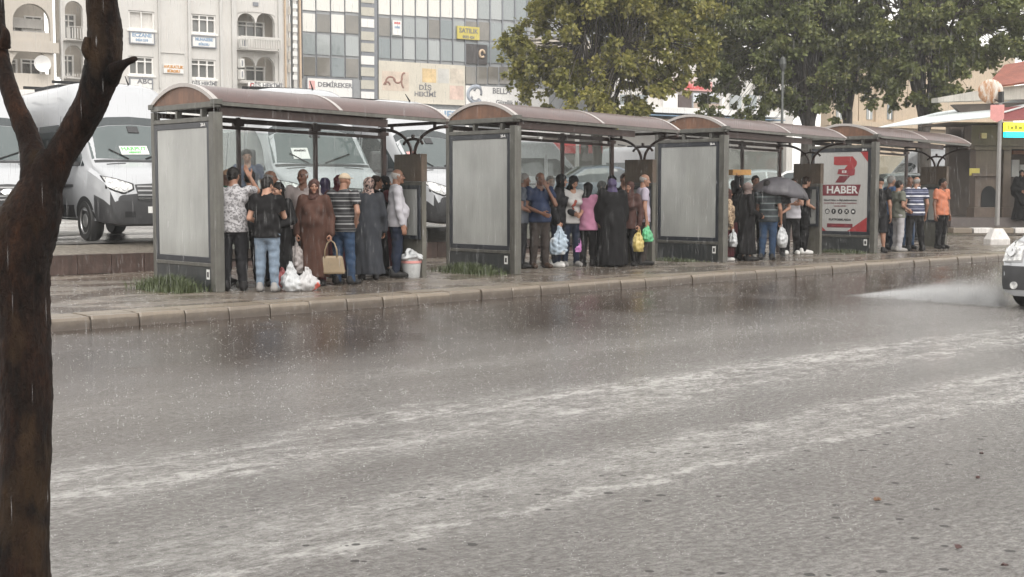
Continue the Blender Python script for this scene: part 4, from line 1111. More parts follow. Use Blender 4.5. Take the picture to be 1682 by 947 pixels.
# large cream dentist board with faded pictures
M_cbd = pm('cream_sign_board', (.56, .52, .44), .55, var=.06, vs=.7)
bd = sign(F, 621, 99, 762.5, 173, .03, [('DİŞ', 697, 144, 8.5, M_sgrey, 1.15), ('HEKİMİ', 697, 155, 7.5, M_sgrey, 1.15)], M_cbd, False)
F.px('picture_print', 626, 116, 670, 150, .112, .117, pm('faded_beige_print', (.55, .46, .38), .6, var=.25, vs=1.1), bd)
F.px('picture_print', 692, 112, 715, 136, .112, .117, pm('faded_orange_print', (.60, .45, .25), .6, var=.3, vs=1.4), bd)
F.px('picture_print', 718, 112, 736, 137, .112, .117, pm('faded_grey_print', (.50, .49, .46), .6, var=.15, vs=1.4), bd)
F.px('picture_print', 738, 112, 760, 137, .112, .117, pm('faded_cream_print', (.56, .50, .42), .6, var=.25, vs=1.6), bd)
F.px('picture_print', 737, 140, 760, 164, .112, .117, pm('faded_pink_print', (.55, .42, .36), .6, var=.3, vs=1.6), bd)
def swirl(px, py, rx, ry, a0, a1, w, mat, par, off):
    pts = []
    for a in np.linspace(a0, a1, 16):
        s, z = fpt(px + rx * math.cos(a), py - ry * math.sin(a)); pts.append(F.pos(s, off, z))
    o = MB().tube(pts, w, 6).build('swirl_print', mat, par, smooth=True); o.delta_location = FN * -.0
M_brownp = pm('brown_print', (.24, .13, .10), .6, var=.2)
for q in ((640, 135, 8, 9, .3, 3.6), (652, 128, 7, 8, 3.2, 6.4), (634, 140, 5, 6, 0, 3), (662, 132, 4, 12, 1.2, 4.6)): swirl(*q, .09, M_brownp, bd, .06)
sb = sign(F, 763.5, 140, 900, 178, .04, [('BELLA', 822, 150, 10, M_sgrey, 1.0), ('Güzellik Merkezi', 842, 169, 7.5, M_sgrey, 1.05)], None, False)
swirl(780, 155, 13, 13, .9, 5.4, .16, pm('blue_grey_print', (.30, .33, .38), .6), sb, .03); swirl(783, 152, 6, 9, -.5, 2.8, .12, M_mull, sb, .05); swirl(779, 161, 6, 5, 2.6, 6.2, .12, M_mull, sb, .05)
F.px('dark_panel', 764, 71, 800, 106, -.01, .03, pm('dark_brown_panel', (.055, .05, .05), .5)); swirl(791, 88, 4, 6, 0, 5.5, .08, M_pipe, None or G, .05)
for x in (764, 782.5, 801, 820): F.px('dim_window', x + .8, 109, x + 17, 138, -.02, .02, M_cd)
F.px('shop_fascia', 621, 176, 1000, 200, .2, .5, M_board); F.text('ECZANESİ  LAR', 730, 189, 12, M_sblue, G, .505, 1.2, .02)
F.px('shop_glass', 500, 202, 1000, YB, .1, .3, M_cd)
for x in range(520, 1000, 60): F.px('shop_post', x, 201, x + 5, YB, .29, .42, M_board)
F.px('shop_base', 480, 162, 620, YB, .02, .28, M_recess)
for (x0, x1, y0, y1, m) in ((852, 930, 214, 226, M_board), (893, 948, 232, 252, M_sred), (962, 990, 236, 252, M_sred), (950, 1040, 216, 228, M_board), (1005, 1030, 234, 250, M_panel)): F.px('shop_sign', x0, y0, x1, y1, .31, .40, m)
root_fix(G)

# ---- building with blue awning, red lettered fascia and the town picture, behind the big trees
T = empty('shop_building', P0 + FD * fpt(1120, 300)[0], 0, 'two storey shop building with red sign, mosque picture and blue awning behind the trees', 'building'); F = Fac(T)
F.px('wall', 1000, 95, 1300, YB, 3.4, 4.0, M_whiter)
F.px('upper_wall', 880, 60, 1250, 140, 2.6, 3.38, M_recess)
F.px('awning', 992, 184, 1290, 198, 4.0, 5.6, pm('blue_awning', (.13, .22, .32), .6, var=.15, streak=(.2, .27, .34)))
F.px('awning_edge', 992, 180.5, 1290, 184, 4.0, 5.4, M_board)
F.px('soffit', 992, 198.5, 1290, 203, 4.0, 5.2, M_pipe)
F.px('shop_glass', 1005, 204, 1290, YB, 4.0, 4.2, M_cd)
fs_ = F.px('red_fascia', 1060, 128, 1170, 150, 4.0, 4.3, pm('red_fascia_board', (.60, .30, .28), .5, var=.15))
F.text('ELAZIĞ KEBAP SALONU', 1115, 141, 8, M_sred, fs_, 4.31, 1.0, .03)
F.px('red_disc', 1150, 126, 1160, 139, 4.305, 4.4, M_sred, fs_)
F.px('white_panel', 1090, 152, 1113, 182, 4.0, 4.2, M_board)
F.px('dark_door', 1115, 155, 1136, 182, 4.0, 4.15, pm('brown_door', (.07, .05, .045), .5))
pc = F.px('town_picture', 1139, 152, 1185, 184, 4.0, 4.2, pm('picture_sky', (.55, .58, .62), .5))
M_town = pm('picture_stone', (.34, .27, .22), .6, var=.2, vs=1); M_dome = pm('picture_dome', (.14, .14, .15), .6)
F.px('town_print', 1139.5, 167, 1184.5, 183.5, 4.205, 4.215, M_town, pc); F.px('minaret_print', 1152, 163, 1156, 182, 4.217, 4.225, M_pipe, pc); F.px('minaret_print', 1153, 160, 1155, 163.5, 4.217, 4.225, M_dome, pc)
s0, z0 = fpt(1172, 170, 4.2)
MB().prism([(s0 - P0.dot(FD) * 0 + .55 * math.cos(a), z0 + .32 * math.sin(a)) for a in np.linspace(0, math.pi, 12)], P0 + FN * 4.217, tuple(FD), (0, 0, 1), -.006).build('dome_print', M_dome, pc, weld=True)
F.px('side_pier', 1186, 150, 1190, 200, 4.0, 4.5, M_board)
for x in (1020, 1045, 1200, 1225, 1250): F.px('window_glass', x, 155, x + 18, 180, 4.0, 4.1, M_cg)
root_fix(T)

# ---- beige stone building beyond the fourth shelter
Q = empty('beige_stone_building', P0 + FD * fpt(1410, 300)[0], 0, 'beige stone building glimpsed under the trees above the farthest shelter', 'building'); F = Fac(Q)
M_bei = pm('beige_stone', (.46, .37, .27), .7, var=.1, vs=.8, streak=(.38, .30, .22))
F.px('wall', 1364, 60, 1660, YB, 5.0, 5.8, M_bei)
for x in (1366, 1398, 1404, 1412, 1440, 1470): F.px('pilaster', x, 130, x + 4, 250, 5.8, 6.0, M_bei)
for x in (1424, 1458, 1374): 
    w_ = F.px('window_glass', x, 171, x + 9, 196, 5.8, 5.85, M_cg); F.px('window_frame', x + 4, 171, x + 5, 196, 5.852, 5.9, M_wframe, w_)
F.px('cornice', 1362, 205, 1660, 209, 5.8, 6.3, M_bei)
root_fix(Q)

# ---- stone kiosk with red tiled roof, white awning and lit sign at the right edge
K = empty('stone_kiosk', onD(1660, 360, 45), 0, 'dark stone kiosk with red tiled roof, white awning and lit yellow and cyan sign', 'kiosk')
K.location.z = .13
bpy.context.view_layer.update()
kd = Vector((math.cos(R(-36)), math.sin(R(-36)), 0)); kn = Vector((kd.y, -kd.x, 0))     # facade direction, outward normal
if kn.dot(CAM - K.location) < 0: kn = -kn
K0 = onD(1620, 320, 44); K0.z = 0
def kpt(px, py, off=0.0):
    p = onP(px, py, K0 + kn * off, kn); return (p - K0).dot(kd), p.z
def kbox(name, x0, y0, x1, y1, o0, o1, mat, parent=None, bevel=0):
    s0, z1 = kpt(x0, y0, o1); s1, z0 = kpt(x1, y1, o1)
    vs = [K0 + kd * s + kn * o + Vector((0, 0, z)) for z in (z0, z1) for o in (o0, o1) for s in (s0, s1)]
    return MB().add(vs, [(0, 2, 3, 1), (4, 5, 7, 6), (0, 1, 5, 4), (2, 6, 7, 3), (0, 4, 6, 2), (1, 3, 7, 5)]).build(name, mat, parent or K, bevel=bevel, weld=True)
M_kst = pm('dark_brown_stone', (.115, .085, .066), .5, var=.28, vs=2, bump=.4, bs=12, streak=(.075, .055, .043))
M_kwall = pm('dim_kiosk_wall', (.10, .08, .066), .6, var=.3, vs=1.2)
M_ktile = pm('red_roof_tile', (.23, .075, .05), .55, var=.35, vs=3)
M_kcon = pm('weathered_concrete', (.42, .40, .36), .7, var=.15, vs=2, streak=(.28, .26, .23))
M_awn = pm('white_awning_cloth', (.62, .66, .66), .5, var=.06, vs=1)
M_maroon = pm('maroon_awning_cloth', (.17, .04, .04), .6, var=.15)
kbox('back_wall', 1560, 200, 1900, 357, -2.6, -2.3, M_kwall)
kbox('header_beam', 1596, 205, 1900, 245, -.5, .0, M_kst); kbox('header_trim', 1596, 236, 1900, 240, .0, .10, M_kst)
for x0, x1 in ((1600, 1640), (1646, 1662), (1760, 1790)):
    kbox('stone_pier', x0 + 3, 246, x1 - 3, 340, -.45, -.02, M_kst, None, .02); kbox('pier_base', x0, 340, x1, 357, -.5, .06, M_kst, None, .02); kbox('pier_cap', x0 + 1, 240.5, x1 - 1, 246, -.5, .04, M_kst)
kbox('niche_ledge', 1598, 284, 1643, 289, -.02, .14, M_kst)
s0, zt_ = kpt(1612, 308); s1, zb_ = kpt(1636, 354)
poly = [(s0, zb_), (s1, zb_)] + [((s0 + s1) / 2 + (s1 - s0) / 2 * math.cos(a), zt_ - .5 * (s1 - s0) + (s1 - s0) * .62 * math.sin(a)) for a in np.linspace(0, math.pi, 11)]
MB().prism(poly, K0 + kn * -.015, tuple(kd), (0, 0, 1), .01).build('arched_niche', M_dark, K, weld=True)
kbox('plinth', 1562, 357, 1900, 372, -2.7, .5, pm('dark_plinth', (.09, .075, .07), .5, var=.2))
for i in range(9):
    x = 1566 + i * 34; kbox('edging_stone', x, 374, x + 31, 383, 2.6, 3.0, M_conc if i % 2 else M_kerb, None, .02)
for y0, y1, a, b in ((184, 205, 1540, 1900),): kbox('lintel', 1560, 200, 1900, 204.5, -2.2, .2, M_kst)
kbox('yellow_notice', 1593, 276, 1609, 288, .02, .06, M_yel); kbox('small_lamp', 1613, 218, 1621, 227, .02, .12, pm('cream_lamp', (.6, .5, .3), .5))
kbox('paper_notice', 1663, 262, 1674, 290, -2.28, -2.2, M_sticker); kbox('paper_notice', 1664, 247, 1690, 253, -2.28, -2.2, pm('orange_notice', (.45, .22, .14), .6))
kbox('paper_notice', 1676, 270, 1684, 286, -2.28, -2.2, M_sticker)
# awning: sloping cloth from the wall down to the left
def kp(px, py, off): 
    s, z = kpt(px, py, off); return K0 + kd * s + kn * off + Vector((0, 0, z))
def sheet(name, pts, mat, th=.03):
    a = [Vector(p) for p in pts]; n_ = (a[1] - a[0]).cross(a[2] - a[0]).normalized(); k = len(a)
    vs = a + [p - n_ * th for p in a]
    fs = [tuple(range(k)), tuple(reversed(range(k, 2 * k)))] + [(i, i + k, (i + 1) % k + k, (i + 1) % k) for i in range(k)]
    return MB().add(vs, fs).build(name, mat, K, weld=True)
sheet('white_awning', [kp(1440, 209, 1.6), kp(1622, 192, 1.6), kp(1690, 172, 1.0), kp(1690, 160, -.6), kp(1540, 184, -.6)], M_awn)
sheet('maroon_awning', [kp(1648, 197, 1.7), kp(1760, 194, 1.7), kp(1760, 166, .9), kp(1650, 176, .9)], M_maroon)
sheet('concrete_eave', [kp(1541, 167, .8), kp(1760, 160, .8), kp(1760, 130, .8), kp(1622, 146, .8), kp(1541, 160, .8)], M_kcon, .5)
sheet('soffit', [kp(1560, 172, .3), kp(1760, 166, .3), kp(1760, 200, .3), kp(1575, 186, .3)], M_kwall, .2)
# tiled roof: rows of pan tiles
rA, rB, rC, rD = kp(1618, 143, 1.0), kp(1775, 122, 1.0), kp(1775, 84, -1.6), kp(1650, 106, -1.6)
sheet('roof_deck', [rA, rB, rC, rD], M_ktile, .06)
tile_me = MB().tube([(0, 0, 0), (0, .38, .01)], [.085, .075], 8).mesh('roof_tile'); tile_me.materials.append(M_ktile)
ex = (rB - rA).normalized(); Lx = (rB - rA).length; nr = 8; rows = []
for j in range(nr):
    a = rA.lerp(rD, (j + .1) / nr); b = rB.lerp(rC, (j + .1) / nr); n_ = int((b - a).length / .2); dy = ((rD - rA) / nr)
    for i in range(n_):
        if len(rows) >= 260: break
        o = link('roof_tile', tile_me, None, K); p = a.lerp(b, (i + .5) / n_) + Vector((0, 0, .06))
        yv = dy.normalized(); zv = ex.cross(yv).normalized(); xv = yv.cross(zv)
        o.matrix_world = Matrix.Translation(p) @ Matrix((xv, yv, zv)).transposed().to_4x4() @ Matrix.Diagonal((1, dy.length / .36, 1, 1)); rows.append(o)
t = NT('lit_yellow'); M_ly = t.set(col=(.5, .5, .05), emit=(.85, .85, .02), es=1.1)
t = NT('lit_cyan'); M_lc = t.set(col=(.05, .4, .45), emit=(.0, .62, .72), es=1.1)
ls = kbox('lit_sign', 1652, 201, 1750, 216, 1.75, 1.9, M_ly); kbox('lit_strip', 1652, 216.2, 1750, 225.5, 1.75, 1.9, M_lc, ls)
for k_, (sx_, w_) in enumerate(((1656, 2), (1660, 5), (1667, 4), (1673, 6), (1681, 3))):
    kbox('sign_mark', sx_, 205 + (k_ % 2) * 2, sx_ + w_, 212, 1.902, 1.91, pm('dark_yellow_mark', (.3, .3, .02), .5), ls)
for c in list(K.children):
    pass
bpy.context.view_layer.update()
for c in K.children: c.matrix_parent_inverse = K.matrix_world.inverted()
# ================================================================== PEOPLE: smooth-blended bodies meshed from distance fields
class Field:
    def __init__(self, lo, hi, h):
        self.lo = np.array(lo, float); self.h = h
        self.n = np.maximum(4, np.ceil((np.array(hi) - self.lo) / h).astype(int) + 1)
        self.F = np.full(self.n, 1.0, np.float32)
        self.ax = [self.lo[i] + h * np.arange(self.n[i]) for i in range(3)]
    def sub(self, lo, hi):
        a = np.clip(np.floor((np.array(lo) - self.lo) / self.h).astype(int), 0, self.n); b = np.clip(np.ceil((np.array(hi) - self.lo) / self.h).astype(int) + 1, 0, self.n)
        s = tuple(slice(a[i], b[i]) for i in range(3))
        return s, np.meshgrid(*[self.ax[i][s[i]] for i in range(3)], indexing='ij', sparse=True)
    def put(self, s, d, k):
        f = self.F[s]
        if k > 0:
            e = np.maximum(k - np.abs(f - d), 0) / k
            self.F[s] = np.minimum(f, d) - e * e * k * .25
        else: self.F[s] = np.minimum(f, d)
    def cone(self, a, b, ra, rb, k=.03, fy=1.0):
        """round cone; fy < 1 flattens it front to back"""
        a = np.array(a, float); b = np.array(b, float); m = max(ra, rb) + k + 3 * self.h
        lo, hi = np.minimum(a, b) - m, np.maximum(a, b) + m
        s, (x, y, z) = self.sub(lo, hi)
        if any(q.stop <= q.start for q in s): return self
        sc = np.array([1, 1 / fy, 1]); A, Bv = a * sc, b * sc; ab = Bv - A; L = max(1e-9, float(ab @ ab))
        X, Y, Z = x - A[0], y / fy - A[1], z - A[2]
        t = np.clip((X * ab[0] + Y * ab[1] + Z * ab[2]) / L, 0, 1)
        d = np.sqrt((X - t * ab[0]) ** 2 + (Y - t * ab[1]) ** 2 + (Z - t * ab[2]) ** 2) - (ra + t * (rb - ra))
        self.put(s, (d * (1 if fy >= 1 else (.5 + .5 * fy))).astype(np.float32), k); return self
    def ell(self, c, r, k=.02, neg=False):
        c = np.array(c, float); r = np.array(r, float); m = k + 3 * self.h
        s, (x, y, z) = self.sub(c - r - m, c + r + m)
        if any(q.stop <= q.start for q in s): return self
        q = np.sqrt(((x - c[0]) / r[0]) ** 2 + ((y - c[1]) / r[1]) ** 2 + ((z - c[2]) / r[2]) ** 2)
        d = ((q - 1) * r.min()).astype(np.float32)
        if neg:
            f = self.F[s]; e = np.maximum(k - np.abs(f + d), 0) / max(k, 1e-6)
            self.F[s] = np.maximum(f, -d) + e * e * k * .25
        else: self.put(s, d, k)
        return self
    def plane(self, p, n):
        """keep the side the normal points away from"""
        n = np.array(n, float); n /= np.linalg.norm(n)
        d = (self.ax[0][:, None, None] - p[0]) * n[0] + (self.ax[1][None, :, None] - p[1]) * n[1] + (self.ax[2][None, None, :] - p[2]) * n[2]
        self.F = np.maximum(self.F, d.astype(np.float32)); return self
    def folds(self, amp, seed, kz=9.0, kx=26.0, z0=-9, z1=9):
        r = np.random.default_rng(seed); ph = r.uniform(0, 6.28, 8)
        x = self.ax[0][:, None, None]; y = self.ax[1][None, :, None]; z = self.ax[2][None, None, :]
        w = np.sin(kx * x + 2.2 * np.sin(kz * z + ph[0]) + ph[1]) * np.sin(kx * .8 * y + 1.5 * np.sin(kz * .7 * z + ph[2]) + ph[3])
        w = w + .7 * np.sin(kz * 3.1 * z + 9 * x + 7 * y + ph[4]) * np.sin(kx * .6 * x - 11 * y + ph[5])
        g = np.clip((z1 - z) / max(1e-6, (z1 - z0)), 0, 1) if z0 > -9 else 1.0
        self.F = (self.F + amp * w * g).astype(np.float32); return self
    def pleats(self, amp, n, seed, zt, zb):
        """hanging pleats round the vertical axis growing towards the hem"""
        r = np.random.default_rng(seed)
        x = self.ax[0][:, None, None]; y = self.ax[1][None, :, None]; z = self.ax[2][None, None, :]
        th = np.arctan2(y * 1.3, x); g = np.clip((zt - z) / (zt - zb), 0, 1)
        self.F = (self.F + amp * g * (np.sin(n * th + r.uniform(0, 6) + 1.2 * np.sin(3 * z + r.uniform(0, 6))) + .6 * np.sin((n * 1.7) * th + 5 * z))).astype(np.float32); return self
    def mesh(self):
        F = np.pad(self.F, 1, constant_values=1.0); S_ = F < 0
        nx, ny, nz = F.shape
        c = np.zeros((nx - 1, ny - 1, nz - 1), np.uint8)
        for i in (0, 1):
            for j in (0, 1):
                for k in (0, 1): c += S_[i:nx - 1 + i, j:ny - 1 + j, k:nz - 1 + k]
        act = (c > 0) & (c < 8); idx = np.full(act.shape, -1, np.int32); I = np.argwhere(act)
        if len(I) == 0: return np.zeros((0, 3)), np.zeros((0, 4), int)
        idx[act] = np.arange(len(I))
        P_ = np.zeros((len(I), 3)); cnt = np.zeros(len(I))
        off = [(i, j, k) for i in (0, 1) for j in (0, 1) for k in (0, 1)]
        for a in off:
            for ax in range(3):
                if a[ax]: continue
                b = list(a); b[ax] = 1
                fa = F[I[:, 0] + a[0], I[:, 1] + a[1], I[:, 2] + a[2]]; fb = F[I[:, 0] + b[0], I[:, 1] + b[1], I[:, 2] + b[2]]
                m = (fa < 0) != (fb < 0)
                t = np.where(m, fa / np.where(m, fa - fb, 1), 0)
                q = np.array(a, float)[None] + np.eye(3)[ax][None] * t[:, None]
                P_[m] += q[m]; cnt[m] += 1
        V = (I + P_ / cnt[:, None] - 1) * self.h + self.lo
        Q = []
        for ax in range(3):
            u, v = (ax + 1) % 3, (ax + 2) % 3
            sl0 = [slice(None)] * 3; sl1 = [slice(None)] * 3; sl0[ax] = slice(0, -1); sl1[ax] = slice(1, None)
            A, B_ = S_[tuple(sl0)], S_[tuple(sl1)]
            E_ = np.argwhere(A != B_)
            E_ = E_[(E_[:, u] > 0) & (E_[:, v] > 0) & (E_[:, u] < F.shape[u] - 1) & (E_[:, v] < F.shape[v] - 1)]
            ins = A[E_[:, 0], E_[:, 1], E_[:, 2]]
            def g(du, dv):
                K_ = E_.copy(); K_[:, u] += du; K_[:, v] += dv; return idx[K_[:, 0], K_[:, 1], K_[:, 2]]
            q = np.stack([g(-1, -1), g(0, -1), g(0, 0), g(-1, 0)], 1); q[~ins] = q[~ins][:, ::-1]; Q.append(q)
        Q = np.concatenate(Q); return V, Q[(Q >= 0).all(1)]

# ---- head template, in head heights (chin -.5, crown +.5), facing +y
def head_field(h, female=False):
    f = Field((-.5, -.62, -.95), (.5, .62, .6), h)
    f.ell((0, -.06, .12), (.325, .40, .38), .05).ell((0, .09, -.20), (.235 if female else .255, .27, .29), .12)
    f.cone((0, -.10, -.2), (0, -.14, -.9), .19 if female else .22, .22 if female else .25, .08)
    f.ell((0, .29, -.41), (.10, .09, .085), .08)
    for s in (-1, 1):
        f.ell((s * .16, .22, -.10), (.12, .12, .12), .08)
        f.ell((s * .345, -.05, -.03), (.035, .085, .125), .03)
        f.ell((s * .135, .40, .02), (.075, .07, .055), .04, neg=True)
        f.ell((s * .135, .335, .015), (.055, .045, .04), .02)
    f.cone((-.13, .325, .085), (.13, .325, .085), .045, .045, .05)
    f.cone((0, .35, .04), (0, .455, -.13), .032, .05, .04); f.ell((-.05, .40, -.145), (.04, .04, .032), .03); f.ell((.05, .40, -.145), (.04, .04, .032), .03)
    f.cone((-.075, .335, -.255), (.075, .335, -.255), .030, .030, .02); f.cone((-.06, .332, -.305), (.06, .332, -.305), .032, .032, .02)
    return f.mesh()
def head_paint(V, beard=0.0, brow=(.25, .2, .18), lips=(.78, .5, .48)):
    x, y, z = V[:, 0], V[:, 1], V[:, 2]; C = np.ones((len(V), 3))
    fr = y > .2
    def put(m, c): C[m] = C[m] * np.array(c)
    if beard: put(fr & (z < -.18) & (np.abs(x) < .24), (1 - .45 * beard,) * 3); put(fr & (z < -.185) & (z > -.235) & (np.abs(x) < .12), (1 - .6 * beard,) * 3)
    put(fr & (z < -.225) & (z > -.33) & (np.abs(x) < .11), lips)
    put(fr & (np.abs(np.abs(x) - .135) < .095) & (z > .085) & (z < .135), brow)
    put(fr & ((((np.abs(x) - .135) / .07) ** 2 + ((z - .012) / .04) ** 2) < 1), (.22, .18, .17))
    put((y < .38) & (np.abs(z + .02) < .05) & (np.abs(np.abs(x) - .135) < .1) & fr, (.9, .85, .85))
    return C
HEADS = {(fem, lod): head_field(h, fem) for fem in (False, True) for lod, h in ((0, .034), (1, .05))}
# ---- hand template: wrist at origin, fingers along +x, palm facing -z, thumb on +y (right hand); metres
def hand_field(curl):
    f = Field((-.04, -.08, -.11), (.23, .11, .05), .0062)
    f.cone((-.03, 0, 0), (.02, 0, 0), .025, .024, .01).ell((.055, 0, -.002), (.055, .042, .017), .02)
    for j, (y, L) in enumerate(((.030, .078), (.010, .088), (-.011, .082), (-.031, .064))):
        p = np.array([.095, y, 0.0]); a = 0
        for k, (fr, r0, r1) in enumerate(((.45, .0100, .0092), (.31, .0092, .0084), (.24, .0084, .0070))):
            a += curl * (.8 if k == 0 else 1.0) * (1 + .06 * j); q = p + L * fr * np.array([math.cos(a), .06 * (y * 20) * .3, -math.sin(a)])
            f.cone(p, q, r0, r1, .005); p = q
    p0 = np.array([.02, .032, -.006]); p1 = np.array([.058, .062, -.018 - .02 * curl]); p2 = np.array([.088, .066 - .012 * curl, -.028 - .03 * curl])
    f.cone(p0, p1, .0145, .0115, .012); f.cone(p1, p2, .0112, .0085, .006)
    return f.mesh()
HANDS = {'relax': hand_field(.38), 'grip': hand_field(1.05), 'flat': hand_field(.10)}

def xform(V, M):
    M = np.array(M); return V @ M[:3, :3].T + M[:3, 3]

# ---- cloth and skin materials
t = NT('skin'); at = t.n('VertexColor', layer_name='Col'); rn = t.n('ObjectInfo').outputs['Random']
def skin_mat(name, col):
    t = NT(name); at = t.n('VertexColor', layer_name='Col')
    c = t.mix(1.0, t.mix(t.noise(14, 4), sc3(col, .86), sc3(col, 1.1)), at.outputs[0], 'MULTIPLY')
    return t.set(col=c, rough=.48, spec=.4)
SK = [skin_mat('skin_fair', (.38, .215, .15)), skin_mat('skin_tan', (.28, .15, .10)), skin_mat('skin_brown', (.19, .097, .065))]
CL = {}
def cloth(name, col, var=.16, rough=.75, stripes=None, patt=None, vs=7):
    if name in CL: return CL[name]
    t = NT(name)
    c = t.ramp(t.noise(vs, 5, .65), [(.3, sc3(col, 1 - var)), (.7, sc3(col, 1 + var))])
    if stripes:
        sp = t.n('SeparateXYZ'); t.l(t.obj(), sp.inputs[0])
        for (per, lo, hi, c2, ph) in stripes:
            fr = t.math('FRACT', t.math('ADD', t.math('DIVIDE', sp.outputs['Z'], per), ph))
            m = t.math('MULTIPLY', t.math('GREATER_THAN', fr, lo), t.math('LESS_THAN', fr, hi)); c = t.mix(m, c, c2)
    if patt:
        sc_, thr, c2 = patt
        m = t.ramp(t.noise(sc_, 3, .7), [(thr, (0, 0, 0)), (thr + .04, (1, 1, 1))]); c = t.mix(m, c, c2)
    CL[name] = t.set(col=c, rough=rough, spec=.15, nrm=t.bump(t.noise(220, 2), .25, .002))
    return CL[name]
c_black = cloth('black_cloth', (.009, .0085, .009)); c_char = cloth('charcoal_cloth', (.017, .017, .019)); c_dgrey = cloth('dark_grey_coat_cloth', (.036, .039, .046)); c_brown = cloth('brown_coat_cloth', (.070, .035, .026))
c_navy = cloth('navy_cloth', (.030, .042, .078)); c_blue = cloth('blue_polo_cloth', (.026, .038, .078)); c_white = cloth('white_cloth', (.44, .43, .46), .07); c_lilac = cloth('lilac_cloth', (.36, .32, .38), .08); c_cream = cloth('pale_shirt_cloth', (.36, .31, .30), .08)
c_jeans = cloth('light_jeans', (.165, .21, .265), .25, vs=11); c_jean2 = cloth('blue_jeans', (.028, .050, .092), .3, vs=9); c_djean = cloth('dark_jeans', (.018, .024, .042), .3); c_olive = cloth('olive_cloth', (.13, .135, .11)); c_lgrey = cloth('light_grey_trousers', (.34, .33, .34), .12)
c_gbrown = cloth('grey_brown_trousers', (.050, .041, .037)); c_pink = cloth('pink_cloth', (.40, .18, .27), .12); c_orange = cloth('orange_cloth', (.46, .17, .10), .08); c_green = cloth('green_cloth', (.03, .13, .075)); c_maroon = cloth('maroon_cloth', (.085, .022, .026))
c_purple = cloth('purple_scarf_cloth', (.075, .06, .115)); c_brscarf = cloth('brown_scarf_cloth', (.065, .034, .029)); c_gbscarf = cloth('grey_brown_scarf_cloth', (.15, .115, .105), .25)
c_slate = cloth('slate_shirt_cloth', (.085, .095, .115)); c_sky = cloth('mid_blue_shirt_cloth', (.055, .095, .19)); c_grey = cloth('grey_shirt_cloth', (.10, .10, .105))
c_patt = cloth('white_printed_cloth', (.42, .41, .42), .1, patt=(30, .50, (.17, .165, .17))); c_floral = cloth('patterned_scarf_cloth', (.42, .30, .26), .2, patt=(26, .50, (.05, .035, .035))); c_leop = cloth('beige_print_cloth', (.42, .32, .22), .15, patt=(28, .52, (.12, .075, .05)))
c_dstripe = cloth('dark_striped_cloth', (.030, .030, .032), stripes=[(.115, .0, .16, (.26, .26, .26), .1), (.115, .45, .52, (.15, .15, .15), .1)])
c_nstripe = cloth('navy_striped_cloth', (.045, .05, .085), stripes=[(.19, .0, .16, (.55, .55, .58), .32), (.19, .45, .60, (.22, .23, .30), .32), (.19, .72, .80, (.14, .15, .21), .32)])
c_ustripe = cloth('dim_striped_cloth', (.035, .040, .043), stripes=[(.13, 0, .18, (.12, .14, .14), .2)])
c_print = cloth('white_shirt_red_print', (.46, .45, .44), .06)
c_shoe = cloth('black_shoe_leather', (.018, .017, .017), rough=.35); c_sneak = cloth('white_sneaker', (.58, .57, .55), .08, .5); c_bshoe = cloth('brown_shoe_leather', (.06, .038, .028), rough=.4); c_gsneak = cloth('grey_sneaker', (.25, .24, .23), .15, .5)
h_black = cloth('black_hair', (.014, .012, .011), .3, .5, vs=40); h_brown = cloth('dark_brown_hair', (.030, .019, .014), .3, .5, vs=40); h_grey = cloth('grey_hair', (.26, .25, .24), .25, .6, vs=40); h_white = cloth('white_hair', (.46, .44, .42), .2, .6, vs=40)
c_beige = cloth('beige_cap_cloth', (.42, .34, .25), .1); c_peach = cloth('peach_cap_cloth', (.55, .34, .22), .1)
c_redprint = cloth('red_print_patch', (.28, .075, .055), .2)

ARMS = {  # elbow and wrist for the right arm, in statures from the ground, x outward, y forward
    'down': ((.150, -.015, .635), (.155, .035, .487)), 'hold': ((.150, -.02, .64), (.150, .03, .485)), 'bent': ((.150, -.02, .645), (.045, .13, .575)), 'fold': ((.150, .04, .655), (-.02, .135, .665)),
    'phone': ((.135, .085, .655), (.055, .165, .735)), 'chin': ((.125, .115, .665), (.035, .115, .835)), 'face': ((.12, .12, .70), (.045, .125, .86)), 'head': ((.20, .12, .81), (.135, .10, .925)), 'back': ((.155, -.085, .645), (.03, -.115, .555)),
    'pocket': ((.175, -.045, .655), (.125, .02, .535)), 'umb': ((.150, .07, .665), (.07, .15, .745)), 'up': ((.18, .06, .90), (.13, .05, 1.03)), 'fwd': ((.14, .03, .645), (.10, .17, .62))}

